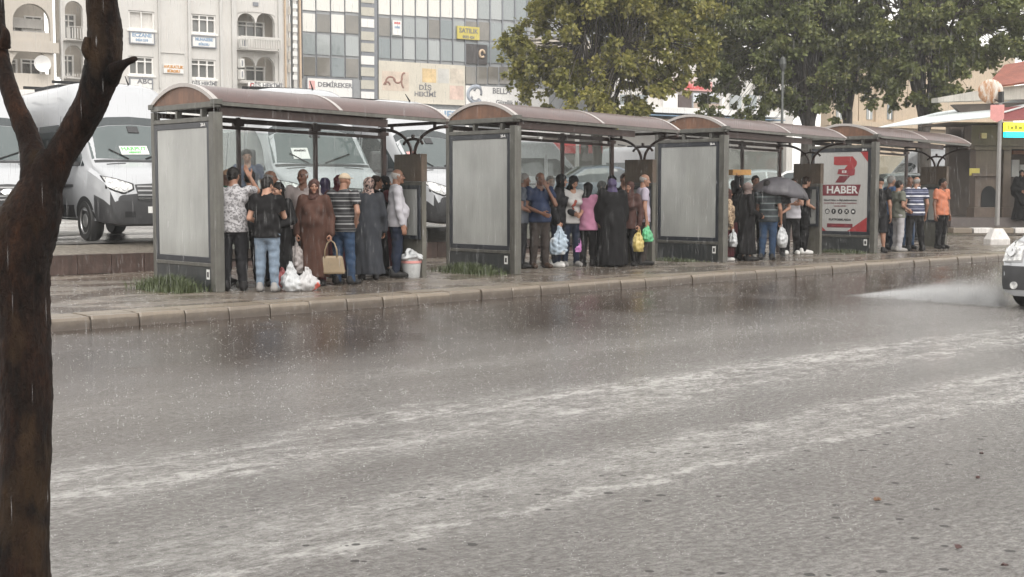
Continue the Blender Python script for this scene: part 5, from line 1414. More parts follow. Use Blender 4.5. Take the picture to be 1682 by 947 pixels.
def person(label, x, y, face, H=1.70, fem=False, fat=1.0, skin=1, arms=('down', 'down'), top=None, bottom=None, shoes=c_shoe, hair=None, head=(0, 0), beard=0.0, stance=.065, grips=('relax', 'relax'), lean=0.0, z=.13, lod=None, group='people waiting under the bus shelters', seed=None):
    """top: (kind, cloth); bottom: (kind, cloth); hair: (kind, cloth); head: (turn, nod) in degrees"""
    seed = seed if seed is not None else (hash(label) if False else sum(map(ord, label)) * 7919 + len(label))
    rr = np.random.default_rng(seed % 100000)
    bx_, by_ = rr.uniform(-.065, .065) * H, rr.uniform(-.03, .06) * H
    def bend(V):
        V = np.array(V, float); k = np.clip(V[:, 2] / H, 0, 1.1); V[:, 0] += bx_ * (np.sin(np.clip(k * 1.9, 0, 1.6)) * .55 - .55 * k ** 2 * 1.4); V[:, 1] += by_ * k ** 2; return V
    root = empty('person', (x, y, z), R(face - 90), label, 'person', group)
    dcam = math.hypot(x, y); lod = (0 if dcam < 22.5 else 1) if lod is None else lod
    hb, hc = (.017, .0145) if lod == 0 else (.022, .019)
    sw = (.098 if fem else .114) * H * (.6 + .4 * fat); wf = fat
    hipx = .055 * H; sh = .815 * H
    def U(p, s): return np.array([s * p[0] * H, p[1] * H + lean * max(0, p[2] - .55) * H, p[2] * H])
    ftx = stance * H
    st = rr.uniform(-.02, .02) * H
    feet = {1: np.array([ftx, st, 0]), -1: np.array([-ftx, -st, 0])}
    def L(z_): return lean * max(0, z_ - .55) * H          # forward lean of the trunk at height z_
    # torso section radii (half width, flatness) by height in statures
    tor = [(.50, .098 * wf, .72), (.56, .100 * wf, .74), (.62, (.083 if fem else .090) * wf ** 1.5, .78), (.70, .094 * wf, .72), (.77, .098 * (.7 + .3 * wf), .66)]
    neck = np.array([0, L(.84) + .005 * H, .84 * H]); hd = np.array([0, L(.93) + .022 * H, .932 * H])
    arm = {}
    for s, a in ((1, arms[0]), (-1, arms[1])):
        e, w = ARMS[a]; k = .75 + .25 * wf
        E_, W_ = U((e[0] * k if a not in ('head', 'up') else e[0], e[1], e[2]), s), U(w, s)
        if a in ('down', 'hold', 'pocket', 'back'): E_[1] += rr.uniform(-.015, .015) * H; W_[1] += rr.uniform(-.02, .02) * H
        if a in ('down', 'hold'): W_[0] *= k * (1.0 + .06 * (wf - 1))
        if a in ('bent', 'fold', 'fwd'): W_[1] += (.02 + .14 * max(0, wf - 1) + (.02 if fem else 0)) * H; E_[1] += .05 * max(0, wf - 1) * H
        arm[s] = (np.array([s * sw, L(.8), sh]), E_, W_)
    def torso(f, off, z0=.5, z1=.80, k=.05):
        for (za, ra, fa), (zb, rb, fb) in zip(tor, tor[1:]):
            f.cone((0, L(za), za * H), (0, L(zb), zb * H), ra * H * .82 + off, rb * H * .82 + off, k, (fa + fb) / 2)
        for s in (-1, 1):
            f.cone((s * .04 * H, L(.74), .74 * H), (s * sw * .88, L(.80), sh - .015 * H), .062 * H + off, .036 * H + off, k, .85)
        if fem and off > .005:
            for s in (-1, 1): f.ell((s * .045 * H, L(.72) + .062 * H, .715 * H), (.046 * H + off * .7, .04 * H + off, .046 * H + off * .7), .04)
        if wf > 1.08: f.ell((0, .035 * H + L(.6), .615 * H), (.078 * H * wf + off, .075 * H * wf + off, .085 * H + off), .06)
        f.cone((0, L(.80), .795 * H), (0, L(.83), .83 * H), .058 * H + off * .6, .042 * H + off * .4, .03, .9)
    def legs(f, off, z1=0.0, k=.03, loose=0.0):
        for s in (-1, 1):
            hp = np.array([s * hipx, 0, .50 * H]); an = feet[s] + np.array([0, -.01 * H, .04 * H]); kn = (hp * .46 + an * .54) + np.array([0, .012 * H, 0])
            f.cone(hp, kn, .052 * H * wf ** .7 + off, .036 * H + off + loose * .4, k); f.cone(kn, an, .034 * H + off + loose * .5, .022 * H + off + loose, k)
            f.ell(kn + (an - kn) * .28 + np.array([0, -.012 * H, 0]), (.032 * H + off, .034 * H + off, .07 * H), .03)
    lo = [-.33 * H, -.26 * H, -.02]; hi = [.33 * H, .34 * H + L(1) * 1.2, 1.1 * H]
    # ---- body
    f = Field(lo, hi, hb)
    torso(f, -.006); legs(f, -.004)
    for s in (-1, 1):
        S0, E_, W_ = arm[s]; f.cone(S0, E_, .030 * H, .024 * H, .03); f.cone(E_, W_, .0245 * H, .0165 * H, .015)
        f.cone(feet[s] + np.array([0, -.03 * H, .025 * H]), feet[s] + np.array([s * .012 * H, .085 * H, .02 * H]), .022 * H, .02 * H, .02)
    f.cone(neck - np.array([0, .01 * H, .03 * H]), hd - np.array([0, .02 * H, .03 * H]), .034 * H, .032 * H, .03)
    V, Q = f.mesh(); parts = [(V, Q, np.ones((len(V), 3)))]
    hh = .133 * H
    Mh = Matrix.Translation(hd) @ Matrix.Rotation(R(head[0]), 4, 'Z') @ Matrix.Rotation(R(head[1]), 4, 'X') @ Matrix.Diagonal((hh, hh, hh, 1))
    HV, HQ = HEADS[(fem, lod)]; parts.append((xform(HV, Mh), HQ, head_paint(HV, beard)))
    for s, gk in ((1, grips[0]), (-1, grips[1])):
        S0, E_, W_ = arm[s]; d = Vector(W_ - E_).normalized()
        if arms[0 if s == 1 else 1] in ('bent', 'fold', 'phone', 'chin', 'face', 'head', 'umb', 'fwd', 'up'): th = Vector((0, .25, 1))
        else: th = Vector((-.25 * s, 1, 0))
        th = (th - d * th.dot(d)).normalized(); nz_ = d.cross(th) 
        M = Matrix((d, th, nz_)).transposed().to_4x4() if s == 1 else Matrix((d, th, nz_)).transposed().to_4x4()
        if s == -1: M = M @ Matrix.Diagonal((1, 1, -1, 1))
        k_ = H / 1.72 * (.92 if fem else 1.0); M = Matrix.Translation(W_) @ M @ Matrix.Diagonal((k_, k_, k_, 1))
        hv, hq = HANDS[gk]; parts.append((xform(hv, M), hq if s == 1 else hq[:, ::-1], np.ones((len(hv), 3)) * np.array([1.02, .98, .96])))
    n0 = 0; VV, QQ, CC = [], [], []
    for v, q, c in parts: VV.append(v); QQ.append(q + n0); CC.append(c); n0 += len(v)
    me = np_mesh('person_body', bend(np.concatenate(VV)), np.concatenate(QQ)); set_col(me, np.concatenate(CC)); link('body', me, SK[skin], root, True)
    def garment(name, f, m):
        v, q = f.mesh()
        if len(v): return link(name, np_mesh(name, bend(v), q), m, root, True)
    # ---- lower garment
    if bottom:
        kind, m = bottom
        f = Field((-.26 * H, -.24 * H, -.02), (.26 * H, .26 * H, .68 * H), hc)
        f.cone((0, 0, .52 * H), (0, 0, .585 * H), .097 * H * wf + .004, .092 * H * wf + .004, .04, .76)
        if kind in ('trousers', 'jeans', 'wide'):
            legs(f, .010, loose=.014 if kind == 'trousers' else (.030 if kind == 'wide' else .008)); f.folds(.0048, seed, 19, 22); f.plane((0, 0, .022 * H), (0, 0, -1)); f.plane((0, 0, .565 * H), (0, 0, 1))
        elif kind == 'shorts':
            legs(f, .018, loose=.05); f.folds(.004, seed); f.plane((0, 0, .27 * H), (0, 0, -1)); f.plane((0, 0, .565 * H), (0, 0, 1))
        else:
            f.cone((0, 0, .5 * H), (0, 0, .08 * H), .105 * H, .135 * H, .04, .85); f.pleats(.010, 7, seed, .55 * H, .05 * H); f.plane((0, 0, .06 * H), (0, 0, -1)); f.plane((0, 0, .565 * H), (0, 0, 1))
        garment({'skirt': 'skirt', 'shorts': 'shorts', 'jeans': 'jeans'}.get(kind, 'trousers'), f, m)
    # ---- upper garment
    if top:
        kind, m = top
        longc = kind in ('coat', 'abaya', 'chador', 'dress')
        f = Field((lo[0], lo[1], -.01 if longc else .38 * H), (hi[0], hi[1], (1.08 if kind in ('tank',) else 1.05) * H if 'up' in arms or 'head' in arms else .88 * H), hc)
        o = .012 if kind in ('tshirt', 'polo', 'shirt') else .016
        torso(f, o)
        if longc:
            hem = {'coat': .085, 'abaya': .055, 'chador': .02, 'dress': .12}[kind]; w0 = {'coat': .112, 'abaya': .115, 'chador': .125, 'dress': .11}[kind] * (.5 + .5 * wf); w1 = {'coat': .142, 'abaya': .150, 'chador': .175, 'dress': .14}[kind]
            f.cone((0, 0, .60 * H), (0, 0, .50 * H), .100 * H * wf, w0 * H, .05, .80); f.cone((0, 0, .50 * H), (0, -.005 * H, (hem - .06) * H), w0 * H, w1 * H, .05, .80)
        else:
            hz = {'tshirt': .475, 'polo': .48, 'shirt': .47, 'blouse': .43, 'crop': .55, 'jacket': .44}[kind]
            f.cone((0, 0, .60 * H), (0, .0, (hz - .03) * H), .098 * H * wf + .008, (.113 if not kind == 'blouse' else .120) * H * wf + .010, .05, .76)
        slv = .62 if kind in ('tshirt', 'polo', 'crop') else 1.0
        for s in (-1, 1):
            S0, E_, W_ = arm[s]; f.cone(S0, S0 + (E_ - S0) * (slv if slv < 1 else 1), .036 * H + o, (.033 if slv < 1 else .028) * H + o, .03)
            if slv == 1:
                tw = {'shirt': .88, 'jacket': .95}.get(kind, .93); f.cone(E_, E_ + (W_ - E_) * tw, .028 * H + o, .021 * H + o + (.008 if longc else 0), .02)
        if kind == 'chador':
            for s in (-1, 1):
                S0, E_, W_ = arm[s]; f.cone(S0, (E_ + np.array([0, 0, -.1 * H])), .05 * H, .06 * H, .09); f.cone(E_, (0, W_[1], .35 * H), .05 * H, .05 * H, .10)
        f.folds(.0075 if not longc else .0055, seed + 3, 15 if not longc else 7, 26)
        if longc: f.pleats(.018 if kind != 'chador' else .017, 6 if kind == 'coat' else 8, seed, .58 * H, hem * H); f.plane((0, 0, hem * H), (0, 0, -1))
        else: f.plane((0, 0, hz * H), (0, 0, -1))
        if slv < 1:
            for s in (-1, 1):
                S0, E_, W_ = arm[s]; d = (E_ - S0); p = S0 + d * slv
                nrm = d / np.linalg.norm(d); x_ = f.ax[0][:, None, None]; y_ = f.ax[1][None, :, None]; z_ = f.ax[2][None, None, :]
                dd = (x_ - p[0]) * nrm[0] + (y_ - p[1]) * nrm[1] + (z_ - p[2]) * nrm[2]
                near = ((x_ - p[0]) ** 2 + (y_ - p[1]) ** 2 + (z_ - p[2]) ** 2) < (.075 * H) ** 2
                near = near & (np.abs(x_) > sw * .86)
                f.F = np.where(near, np.maximum(f.F, dd), f.F).astype(np.float32)
        f.ell(neck + np.array([0, .03 * H, .012 * H]), (.036 * H, .05 * H, .045 * H), .01, neg=True)
        nm = {'coat': 'long_coat', 'abaya': 'long_coat', 'chador': 'chador', 'dress': 'dress', 'jacket': 'jacket', 'blouse': 'blouse', 'tshirt': 'tshirt', 'polo': 'polo_shirt', 'shirt': 'shirt', 'crop': 'top'}[kind]
        garment(nm, f, m)
        if kind in ('shirt', 'polo'):
            b = MB(); c = neck
            ring = [(.047 * H * math.cos(a), c[1] + .006 * H + .047 * H * math.sin(a), c[2] - .004 * H - .022 * H * max(0, math.sin(a))) for a in np.linspace(R(-250), R(70), 20)]
            vs = [(p[0] * 1.04, p[1], p[2] - .016 * H) for p in ring] + [(p[0] * .92, p[1], p[2] + .010 * H) for p in ring] + [(p[0] * 1.22, c[1] + (p[1] - c[1]) * 1.22, p[2] - .012 * H) for p in ring]
            n_ = len(ring); vs = [tuple(q) for q in bend(vs)]; b.add(vs, [(i, i + 1, n_ + i + 1, n_ + i) for i in range(n_ - 1)] + [(n_ + i, n_ + i + 1, 2 * n_ + i + 1, 2 * n_ + i) for i in range(n_ - 1)])
            b.build('collar', m, root, smooth=True)
    # ---- shoes
    for s in (-1, 1):
        f = Field(feet[s] + np.array([-.09, -.13, -.02]), feet[s] + np.array([.09, .24, .14]), .0115 if lod == 0 else .015)
        a = feet[s] + np.array([0, -.038 * H, .034 * H]); b = feet[s] + np.array([s * .014 * H, .092 * H, .022 * H])
        f.cone(a, a + (b - a) * .55, .032 * H, .031 * H, .02); f.cone(a + (b - a) * .5, b, .032 * H, .026 * H, .02); f.cone(a, a + np.array([0, 0, .03 * H]), .030 * H, .027 * H, .02)
        f.plane((0, 0, 0.002), (0, 0, -1)); garment('shoe', f, shoes)
    # ---- hair, cap or scarf, built in head heights and carried by the head
    if hair:
        kind, m = hair; hg = .036 if lod == 0 else .05
        def hg_mesh(name, f, mm):
            v, q = f.mesh()
            if len(v): return link(name, np_mesh(name, bend(xform(v, Mh)), q), mm, root, True)
        if kind in ('short', 'long', 'fringe'):
            f = Field((-.6, -.75, -1.5), (.6, .6, .7), hg); f.ell((0, -.07, .14), (.372, .445, .415), .03).ell((0, -.16, -.05), (.335, .30, .30), .06)
            f.folds(.018, seed, 14, 16)
            f.plane((0, .33, .30), (0, .72, -.69)) if kind != 'fringe' else f.plane((0, .36, .16), (0, .80, -.6))
            if kind == 'long': f.cone((0, -.24, 0), (0, -.34, -1.0), .30, .22, .1, .7)
            hg_mesh('hair', f, m)
        if kind == 'ring':
            f = Field((-.6, -.75, -.8), (.6, .6, .7), hg); f.ell((0, -.08, .10), (.352, .425, .385), .03); f.plane((0, 0, .20), (0, .25, 1)); f.plane((0, .10, .05), (0, .78, -.45)); hg_mesh('hair', f, m)
        if kind in ('scarf', 'hood', 'wrap'):
            f = Field((-1.3, -1.2, -2.0), (1.3, 1.2, .75), .055 if lod == 0 else .07)
            f.ell((0, -.09, .13), (.40, .47, .425), .04).ell((0, .02, -.20), (.34, .36, .38), .12).cone((0, -.08, -.35), (0, -.1, -.80), .32, .44, .12)
            if kind == 'scarf': f.cone((0, -.02, -.85), (0, .03, -1.15), .52, .62, .15, .72)
            if kind == 'hood': f.cone((0, -.06, -.8), (0, -.08, -1.35), .55, .78, .2, .62)
            f.folds(.022, seed, 8, 11); f.ell((0, .50, -.07), (.225, .34, .34), .03, neg=True)
            if kind == 'wrap': f.plane((0, 0, -.95), (0, 0, -1))
            hg_mesh('headscarf', f, m)
        if kind == 'cap':
            f = Field((-.6, -.75, -.2), (.6, .95, .75), hg); f.ell((0, -.06, .15), (.375, .45, .40), .03); f.plane((0, 0, .13), (0, -.12, -1)); f.ell((0, .42, .20), (.28, .36, .035), .03); hg_mesh('cap', f, m)
    for s in (-1, 1): arm[s] = tuple(bend(np.array(arm[s])))
    return dict(root=root, arm=arm, H=H, M=lambda: root.matrix_world)
def hand_at(p, s, ext=.09):
    """world position of a person's grip (s=1 right, -1 left)"""
    S0, E_, W_ = p['arm'][s]; d = (W_ - E_) / np.linalg.norm(W_ - E_)
    bpy.context.view_layer.update()
    return p['root'].matrix_world @ Vector(W_ + d * ext)
def gz(px, py): q = onZ(px, py, .13); return q.x, q.y
# ---- nearest shelter (angles: direction each one faces; 235 = towards the camera, 325 = picture right, 145 = picture left, 55 = away)
def P_(px, py): return gz(px, py)
pp = {}
def add(key, label, px, py, face, **k):
    x, y = P_(px, py); pp[key] = person(label, x, y, face, **k)
add('cap_green', 'man in green shirt and peach cap, half hidden by the nearest panel post', 366, 466, 330, H=1.73, top=('tshirt', c_green), bottom=('trousers', c_char), hair=('cap', c_peach), skin=2)
q = onY(408, 320, 21.6)
pp['tall'] = person('dark haired man in navy shirt standing highest, behind the nearest shelter on the wall', q.x, wall_y(q.x) + .20, 225, H=1.86, top=('tshirt', c_navy), bottom=('trousers', c_black), hair=('short', h_black), skin=1, head=(15, -18), z=.45)
add('print', 'man in white printed T-shirt with one hand raised to his head', 386, 477, 62, H=1.74, fat=1.06, top=('tshirt', c_patt), bottom=('trousers', c_char), hair=('short', h_black), arms=('head', 'bent'), skin=1, head=(-30, 0), grips=('flat', 'relax'))
add('black_back', 'man in black T-shirt and black trousers behind the printed T-shirt', 412, 471, 70, H=1.70, top=('tshirt', c_black), bottom=('trousers', c_black), hair=('short', h_black), shoes=c_sneak, arms=('down', 'bent'))
add('jeans', 'person with dark hair in black top and light blue jeans seen from behind', 440, 479, 48, H=1.60, fem=True, fat=1.05, top=('tshirt', c_black), bottom=('jeans', c_jeans), hair=('fringe', h_black), shoes=c_gsneak, arms=('phone', 'bent'), skin=0, head=(-35, -10))
add('bald_back', 'bald man looking right behind the person in light jeans', 445, 464, 320, H=1.72, top=('tshirt', c_black), bottom=('trousers', c_djean), hair=('ring', h_grey), skin=1, head=(10, 0))
add('girl_black', 'woman in black with headphones on dark hair beside the light jeans', 461, 470, 200, H=1.52, fem=True, top=('dress', c_black), bottom=('trousers', c_black), hair=('long', h_black), arms=('face', 'bent'), skin=0, head=(-20, -8))
add('pale_shirt', 'grey haired man in pale shirt behind the brown coat', 500, 462, 228, H=1.75, top=('shirt', c_cream), bottom=('trousers', c_black), hair=('ring', h_white), skin=2, head=(-20, 0), arms=('down', 'down'))
bro = add('brown', 'woman in long brown coat and brown headscarf facing the road', 518, 469, 228, H=1.58, fem=True, fat=1.22, top=('coat', c_brown), bottom=('trousers', c_maroon), hair=('wrap', c_brscarf), arms=('hold', 'hold'), grips=('grip', 'grip'), skin=1, head=(10, 0))
add('purple', 'woman in dark purple headscarf between the brown coat and the striped polo', 537, 455, 60, H=1.62, fem=True, top=('coat', c_cream), hair=('hood', c_purple), head=(-20, 0))
add('maroon', 'person in dark maroon hood behind the striped polo', 556, 456, 25, H=1.66, fem=True, top=('coat', c_maroon), hair=('hood', c_maroon))
add('striped', 'man in beige cap, dark striped polo and blue jeans', 567, 467, 22, H=1.67, fat=1.12, top=('polo', c_dstripe), bottom=('trousers', c_jean2), hair=('cap', c_beige), arms=('pocket', 'bent'), skin=1, head=(-12, 0))
add('grey_coat', 'woman in long dark grey coat and patterned headscarf with her back turned', 606, 459, 60, H=1.62, fem=True, fat=1.2, top=('abaya', c_dgrey), hair=('scarf', c_floral), arms=('down', 'bent'))
add('dark1', 'dark haired person behind the grey coat, nearer the camera of the two', 621, 452, 330, H=1.66, fem=True, top=('coat', c_black), hair=('long', h_brown), arms=('phone', 'bent'))
add('dark2', 'woman in black scarf behind the man in white shirt', 634, 450, 340, H=1.66, fem=True, top=('coat', c_maroon), hair=('hood', c_black), arms=('bent', 'bent'))
add('white', 'bald man in white shirt and dark jeans looking along the road to the right', 652, 455, 330, H=1.76, fat=1.1, top=('shirt', c_white), bottom=('trousers', c_djean), hair=('ring', h_white), arms=('down', 'down'), skin=1, head=(-5, 0))
# ---- second shelter
add('s2_slate', 'man in slate shirt with folded arms beside the second panel post', 857, 440, 318, H=1.72, top=('tshirt', c_slate), bottom=('trousers', c_char), hair=('short', h_grey), arms=('bent', 'fold'), skin=2)
add('s2_navy', 'bald man in navy polo holding a hand to his chin', 886, 440, 250, H=1.74, fat=1.14, top=('polo', c_blue), bottom=('trousers', c_gbrown), hair=('ring', h_grey), arms=('bent', 'chin'), skin=2, head=(5, -5), shoes=c_bshoe)
add('s2_face', 'man half hidden behind the navy polo and the black headscarf', 902, 430, 245, H=1.70, top=('tshirt', c_grey), bottom=('trousers', c_char), hair=('short', h_brown), skin=0)
add('s2_abaya', 'woman in black headscarf and charcoal coat carrying a blue white bag', 914, 438, 300, H=1.71, fem=True, top=('jacket', c_char), bottom=('trousers', c_djean), hair=('wrap', c_black), shoes=c_sneak, arms=('hold', 'bent'), grips=('grip', 'relax'), skin=0, head=(10, -5))
add('s2_print', 'woman in white shirt with red print looking down, dark headscarf', 938, 437, 245, H=1.68, fem=True, top=('tshirt', c_print), bottom=('jeans', c_djean), hair=('wrap', c_black), shoes=c_gsneak, arms=('hold', 'bent'), grips=('relax', 'grip'), skin=0, head=(12, -28), lean=.10)
add('s2_pink', 'woman in pink shirt and black headscarf seen from behind', 966, 437, 22, H=1.56, fem=True, fat=1.05, top=('blouse', c_pink), bottom=('trousers', c_black), hair=('wrap', c_black), arms=('phone', 'hold'), grips=('relax', 'grip'), head=(-15, -12))
add('s2_face2', 'woman in black hood facing the road behind the chador', 1000, 432, 245, H=1.70, fem=True, top=('coat', c_black), hair=('hood', c_black), skin=0)
add('s2_chador', 'woman in full black chador and purple headscarf, back turned', 1006, 438, 58, H=1.63, fem=True, fat=1.2, top=('chador', c_black), hair=('hood', c_purple), arms=('phone', 'phone'))
add('s2_brown', 'person in dark brown jacket between the chador and the lilac shirt', 1034, 436, 200, H=1.58, fem=True, top=('jacket', c_brscarf), bottom=('trousers', c_black), hair=('hood', c_brscarf), arms=('phone', 'hold'), grips=('relax', 'grip'), skin=1)
add('s2_lilac', 'bald man in lilac shirt holding a green bag, looking right', 1054, 435, 325, H=1.72, top=('tshirt', c_lilac), bottom=('trousers', c_gbrown), hair=('ring', h_grey), arms=('hold', 'down'), grips=('grip', 'relax'), skin=1, head=(-8, -6))
add('s2_gap', 'woman in black with a dark scarf behind the pink shirt, beside the chador', 982, 429, 300, H=1.60, fem=True, top=('coat', c_black), hair=('hood', c_char), arms=('bent', 'bent'), skin=0)
add('s2_back', 'tall man in dark shirt at the back of the second shelter, near the end cabinet', 1022, 428, 250, H=1.76, top=('tshirt', c_char), bottom=('trousers', c_black), hair=('short', h_brown), arms=('fold', 'fold'), skin=1)
# ---- third shelter
add('s3_back', 'man in charcoal shirt at the back of the third shelter, left of the umbrella', 1240, 418, 240, H=1.74, top=('shirt', c_char), bottom=('trousers', c_black), hair=('short', h_black), arms=('bent', 'down'), skin=1)
add('s3_leop', 'person in beige patterned coat at the third panel post', 1192, 428, 325, H=1.45, fem=True, fat=1.1, top=('blouse', c_leop), bottom=('skirt', c_maroon), hair=('scarf', c_brscarf), shoes=c_sneak, arms=('hold', 'hold'), grips=('grip', 'relax'))
add('s3_box', 'woman in dark jacket and maroon skirt under the raised cardboard box', 1207, 424, 300, H=1.63, fem=True, top=('jacket', c_black), bottom=('skirt', c_maroon), hair=('long', h_brown), arms=('up', 'up'), grips=('flat', 'flat'), skin=0, head=(10, 0))
add('s3_old', 'woman in grey brown headscarf and long black coat, looking right', 1226, 428, 335, H=1.57, fem=True, fat=1.12, top=('coat', c_black), hair=('scarf', c_gbscarf), arms=('bent', 'bent'), skin=1)
add('s3_umb', 'man in dim striped shirt and blue jeans under the dark umbrella', 1259, 427, 30, H=1.62, fat=1.1, top=('polo', c_ustripe), bottom=('trousers', c_jean2), hair=('short', h_black), arms=('hold', 'umb'), grips=('grip', 'grip'))
add('s3_behind', 'person in black behind the umbrella holder', 1277, 421, 215, H=1.60, top=('tshirt', c_black), bottom=('trousers', c_black), hair=('short', h_brown), arms=('bent', 'bent'), skin=1)
add('s3_white', 'man in white T-shirt and black trousers under the umbrella rim', 1301, 418, 215, H=1.68, fat=1.05, top=('tshirt', c_white), bottom=('trousers', c_black), hair=('short', h_brown), shoes=c_sneak, arms=('fold', 'chin'), skin=1)
add('s3_black', 'dark haired person in black with a white belt, hand at the face', 1318, 417, 330, H=1.72, top=('tshirt', c_black), bottom=('trousers', c_black), hair=('fringe', h_brown), shoes=c_sneak, arms=('bent', 'face'), skin=0)
# ---- fourth shelter
add('s4_shorts', 'man in black T-shirt and dark shorts beside the red poster', 1443, 415, 20, H=1.70, top=('tshirt', c_black), bottom=('shorts', c_char), hair=('cap', c_black), skin=1)
add('s4_blue', 'grey haired man in blue shirt behind the black T-shirt', 1461, 410, 330, H=1.76, top=('shirt', c_sky), bottom=('trousers', c_djean), hair=('short', h_grey), skin=1)
add('s4_olive', 'man in olive shirt and light grey trousers looking right', 1474, 413, 332, H=1.64, top=('tshirt', c_olive), bottom=('trousers', c_lgrey), hair=('short', h_black), arms=('bent', 'bent'), shoes=c_gsneak, skin=1)
add('s4_brown', 'man in grey shirt with reddish face between olive shirt and stripes', 1490, 409, 240, H=1.74, top=('tshirt', c_grey), bottom=('trousers', c_jean2), hair=('ring', h_grey), skin=2, head=(-10, -5))
add('s4_stripes', 'man in navy polo with white stripes seen from behind', 1503, 412, 52, H=1.73, fat=1.15, top=('polo', c_nstripe), bottom=('trousers', c_black), hair=('ring', h_grey), stance=.10, skin=1, lean=.06)
q = onD(1512, 320, 37.0)
pp['s4_far'] = person('dark haired head showing behind the striped polo', q.x, q.y, 250, H=1.84, top=('tshirt', c_black), bottom=('trousers', c_black), hair=('short', h_black), skin=2)
add('s4_orange', 'man in orange polo shirt and black trousers by the last end cabinet', 1544, 408, 262, H=1.70, fat=1.08, top=('polo', c_orange), bottom=('trousers', c_black), hair=('short', h_black), skin=2, head=(20, 0), shoes=c_shoe)
q = onD(1677, 350, 43.5)
pp['kiosk'] = person('woman in full black chador standing in front of the stone kiosk', q.x, q.y, 215, H=1.66, fem=True, fat=1.15, top=('chador', c_black), hair=('hood', c_black), arms=('bent', 'bent'), z=.55, group='people at the kiosk')

# red print on the white shirt, white belt, headphones
def child_box(p, name, c, s, m, rz=0):
    return MB().cbox(c, s, rz).build(name, m, p['root'], bevel=.006)
Hs = pp['s2_print']['H']
f = Field((-.14, .05, .62 * Hs), (.14, .26, .80 * Hs), .014); f.ell((.01, .155, .705 * Hs), (.075, .05, .085), .01); f.folds(.02, 5, 22, 40)
v, q_ = f.mesh(); link('shirt_print', np_mesh('shirt_print', v, q_), c_redprint, pp['s2_print']['root'], True)
p = pp['s3_black']; MB().lathe([(.172, .575 * p['H']), (.176, .58 * p['H']), (.176, .595 * p['H']), (.172, .6 * p['H'])], 20, Matrix.Diagonal((.93, .76, 1, 1))).build('belt', c_sneak, p['root'])
p = pp['girl_black']; H_ = p['H']
MB().tube([(.082 * H_ * .95 * math.cos(a), .015 * H_, .925 * H_ + .085 * H_ * math.sin(a)) for a in np.linspace(0, math.pi, 12)], .010, 6).build('headphones', c_black, p['root'], smooth=True)

# ================================================================== BAGS, UMBRELLA, BUCKET
def bag_mat(name, col, alpha=.0, patt=None):
    t = NT(name); c = t.ramp(t.noise(9, 4, .6), [(.3, sc3(col, .78)), (.7, sc3(col, 1.12))])
    if patt: c = t.mix(t.ramp(t.noise(patt[0], 2), [(patt[1], (0, 0, 0)), (patt[1] + .03, (1, 1, 1))]), c, patt[2])
    return t.set(col=c, rough=.32, nrm=t.bump(t.noise(16, 4, .7), .7, .02))
B_white = bag_mat('white_bag_film', (.44, .45, .455)); B_red = bag_mat('white_bag_red_print', (.44, .43, .43), patt=(4.5, .60, (.55, .10, .07))); B_grey = bag_mat('grey_bag_film', (.30, .27, .26)); B_blue = bag_mat('pale_blue_bag_film', (.38, .46, .54), patt=(5, .58, (.60, .62, .64)))
B_pink = bag_mat('pink_bag_film', (.62, .25, .55)); B_yel = bag_mat('yellow_bag_film', (.46, .36, .12)); B_green = bag_mat('green_bag_film', (.09, .36, .17)); B_lemon = bag_mat('lemon_plastic', (.75, .66, .05))
B_tan = pm('beige_leather', (.22, .165, .10), .5, var=.12, vs=9, bump=.2, bs=70); B_dk = pm('dark_leather', (.05, .035, .03), .45)
def plastic_bag(label, grip, w, d, h, m, rz=0, seed=1, group=None, ground=None):
    """thin bag hanging from the grip point (or knotted and standing on the ground)"""
    z0 = h * .98
    f = Field((-w * .85, -d * .95, -.02), (w * .85, d * .95, h * 1.15), .012)
    r_ = np.random.default_rng(seed)
    for k in range(7):          # lumpy contents
        f.ell((r_.uniform(-.26, .26) * w, r_.uniform(-.22, .22) * d, h * r_.uniform(.12, .42)), (w * r_.uniform(.17, .28), d * r_.uniform(.18, .30), h * r_.uniform(.15, .24)), .09)
    f.cone((0, 0, h * .38), (0, 0, h * .78), min(w, d) * .40, w * .13, .07, .62)
    for s in (-1, 1): f.cone((s * w * .20, 0, h * .66), (s * w * .03, 0, h * 1.0), .020, .010, .03, .6)
    f.folds(.008, seed, 22, 40); f.pleats(.014, 9, seed, 0, h)
    f.plane((0, 0, .0), (0, 0, -1))
    v, q = f.mesh(); o = link('plastic_bag', np_mesh('plastic_bag', v, q), m, None, True)
    o.location = (grip[0], grip[1], ground if ground is not None else grip[2] - h * .97); o.rotation_euler = (0, 0, rz)
    return tag(o, label, 'bag', group)
g = hand_at(pp['brown'], 1); plastic_bag('grey plastic bag hanging from the hand of the brown coat', g, .26, .22, .50, B_grey, R(50), 3)
g = hand_at(pp['brown'], -1)
hb = empty('handbag', (g.x, g.y, g.z - .50), R(-40), 'beige handbag carried by the woman in the brown coat', 'handbag')
vs = [(-.21, -.075, 0), (.21, -.075, 0), (.21, .075, 0), (-.21, .075, 0), (-.17, -.05, .27), (.17, -.05, .27), (.17, .05, .27), (-.17, .05, .27)]
MB().add(vs, [(3, 2, 1, 0), (4, 5, 6, 7), (0, 1, 5, 4), (1, 2, 6, 5), (2, 3, 7, 6), (3, 0, 4, 7)]).build('bag_body', B_tan, hb, bevel=.03)
for s in (-1, 1): MB().tube([(-.09, s * .045, .24), (-.085, s * .04, .36), (-.05, s * .02, .46), (0, s * .01, .50), (.05, s * .02, .46), (.085, s * .04, .36), (.09, s * .045, .24)], .010, 7).build('handle', B_tan, hb, smooth=True)
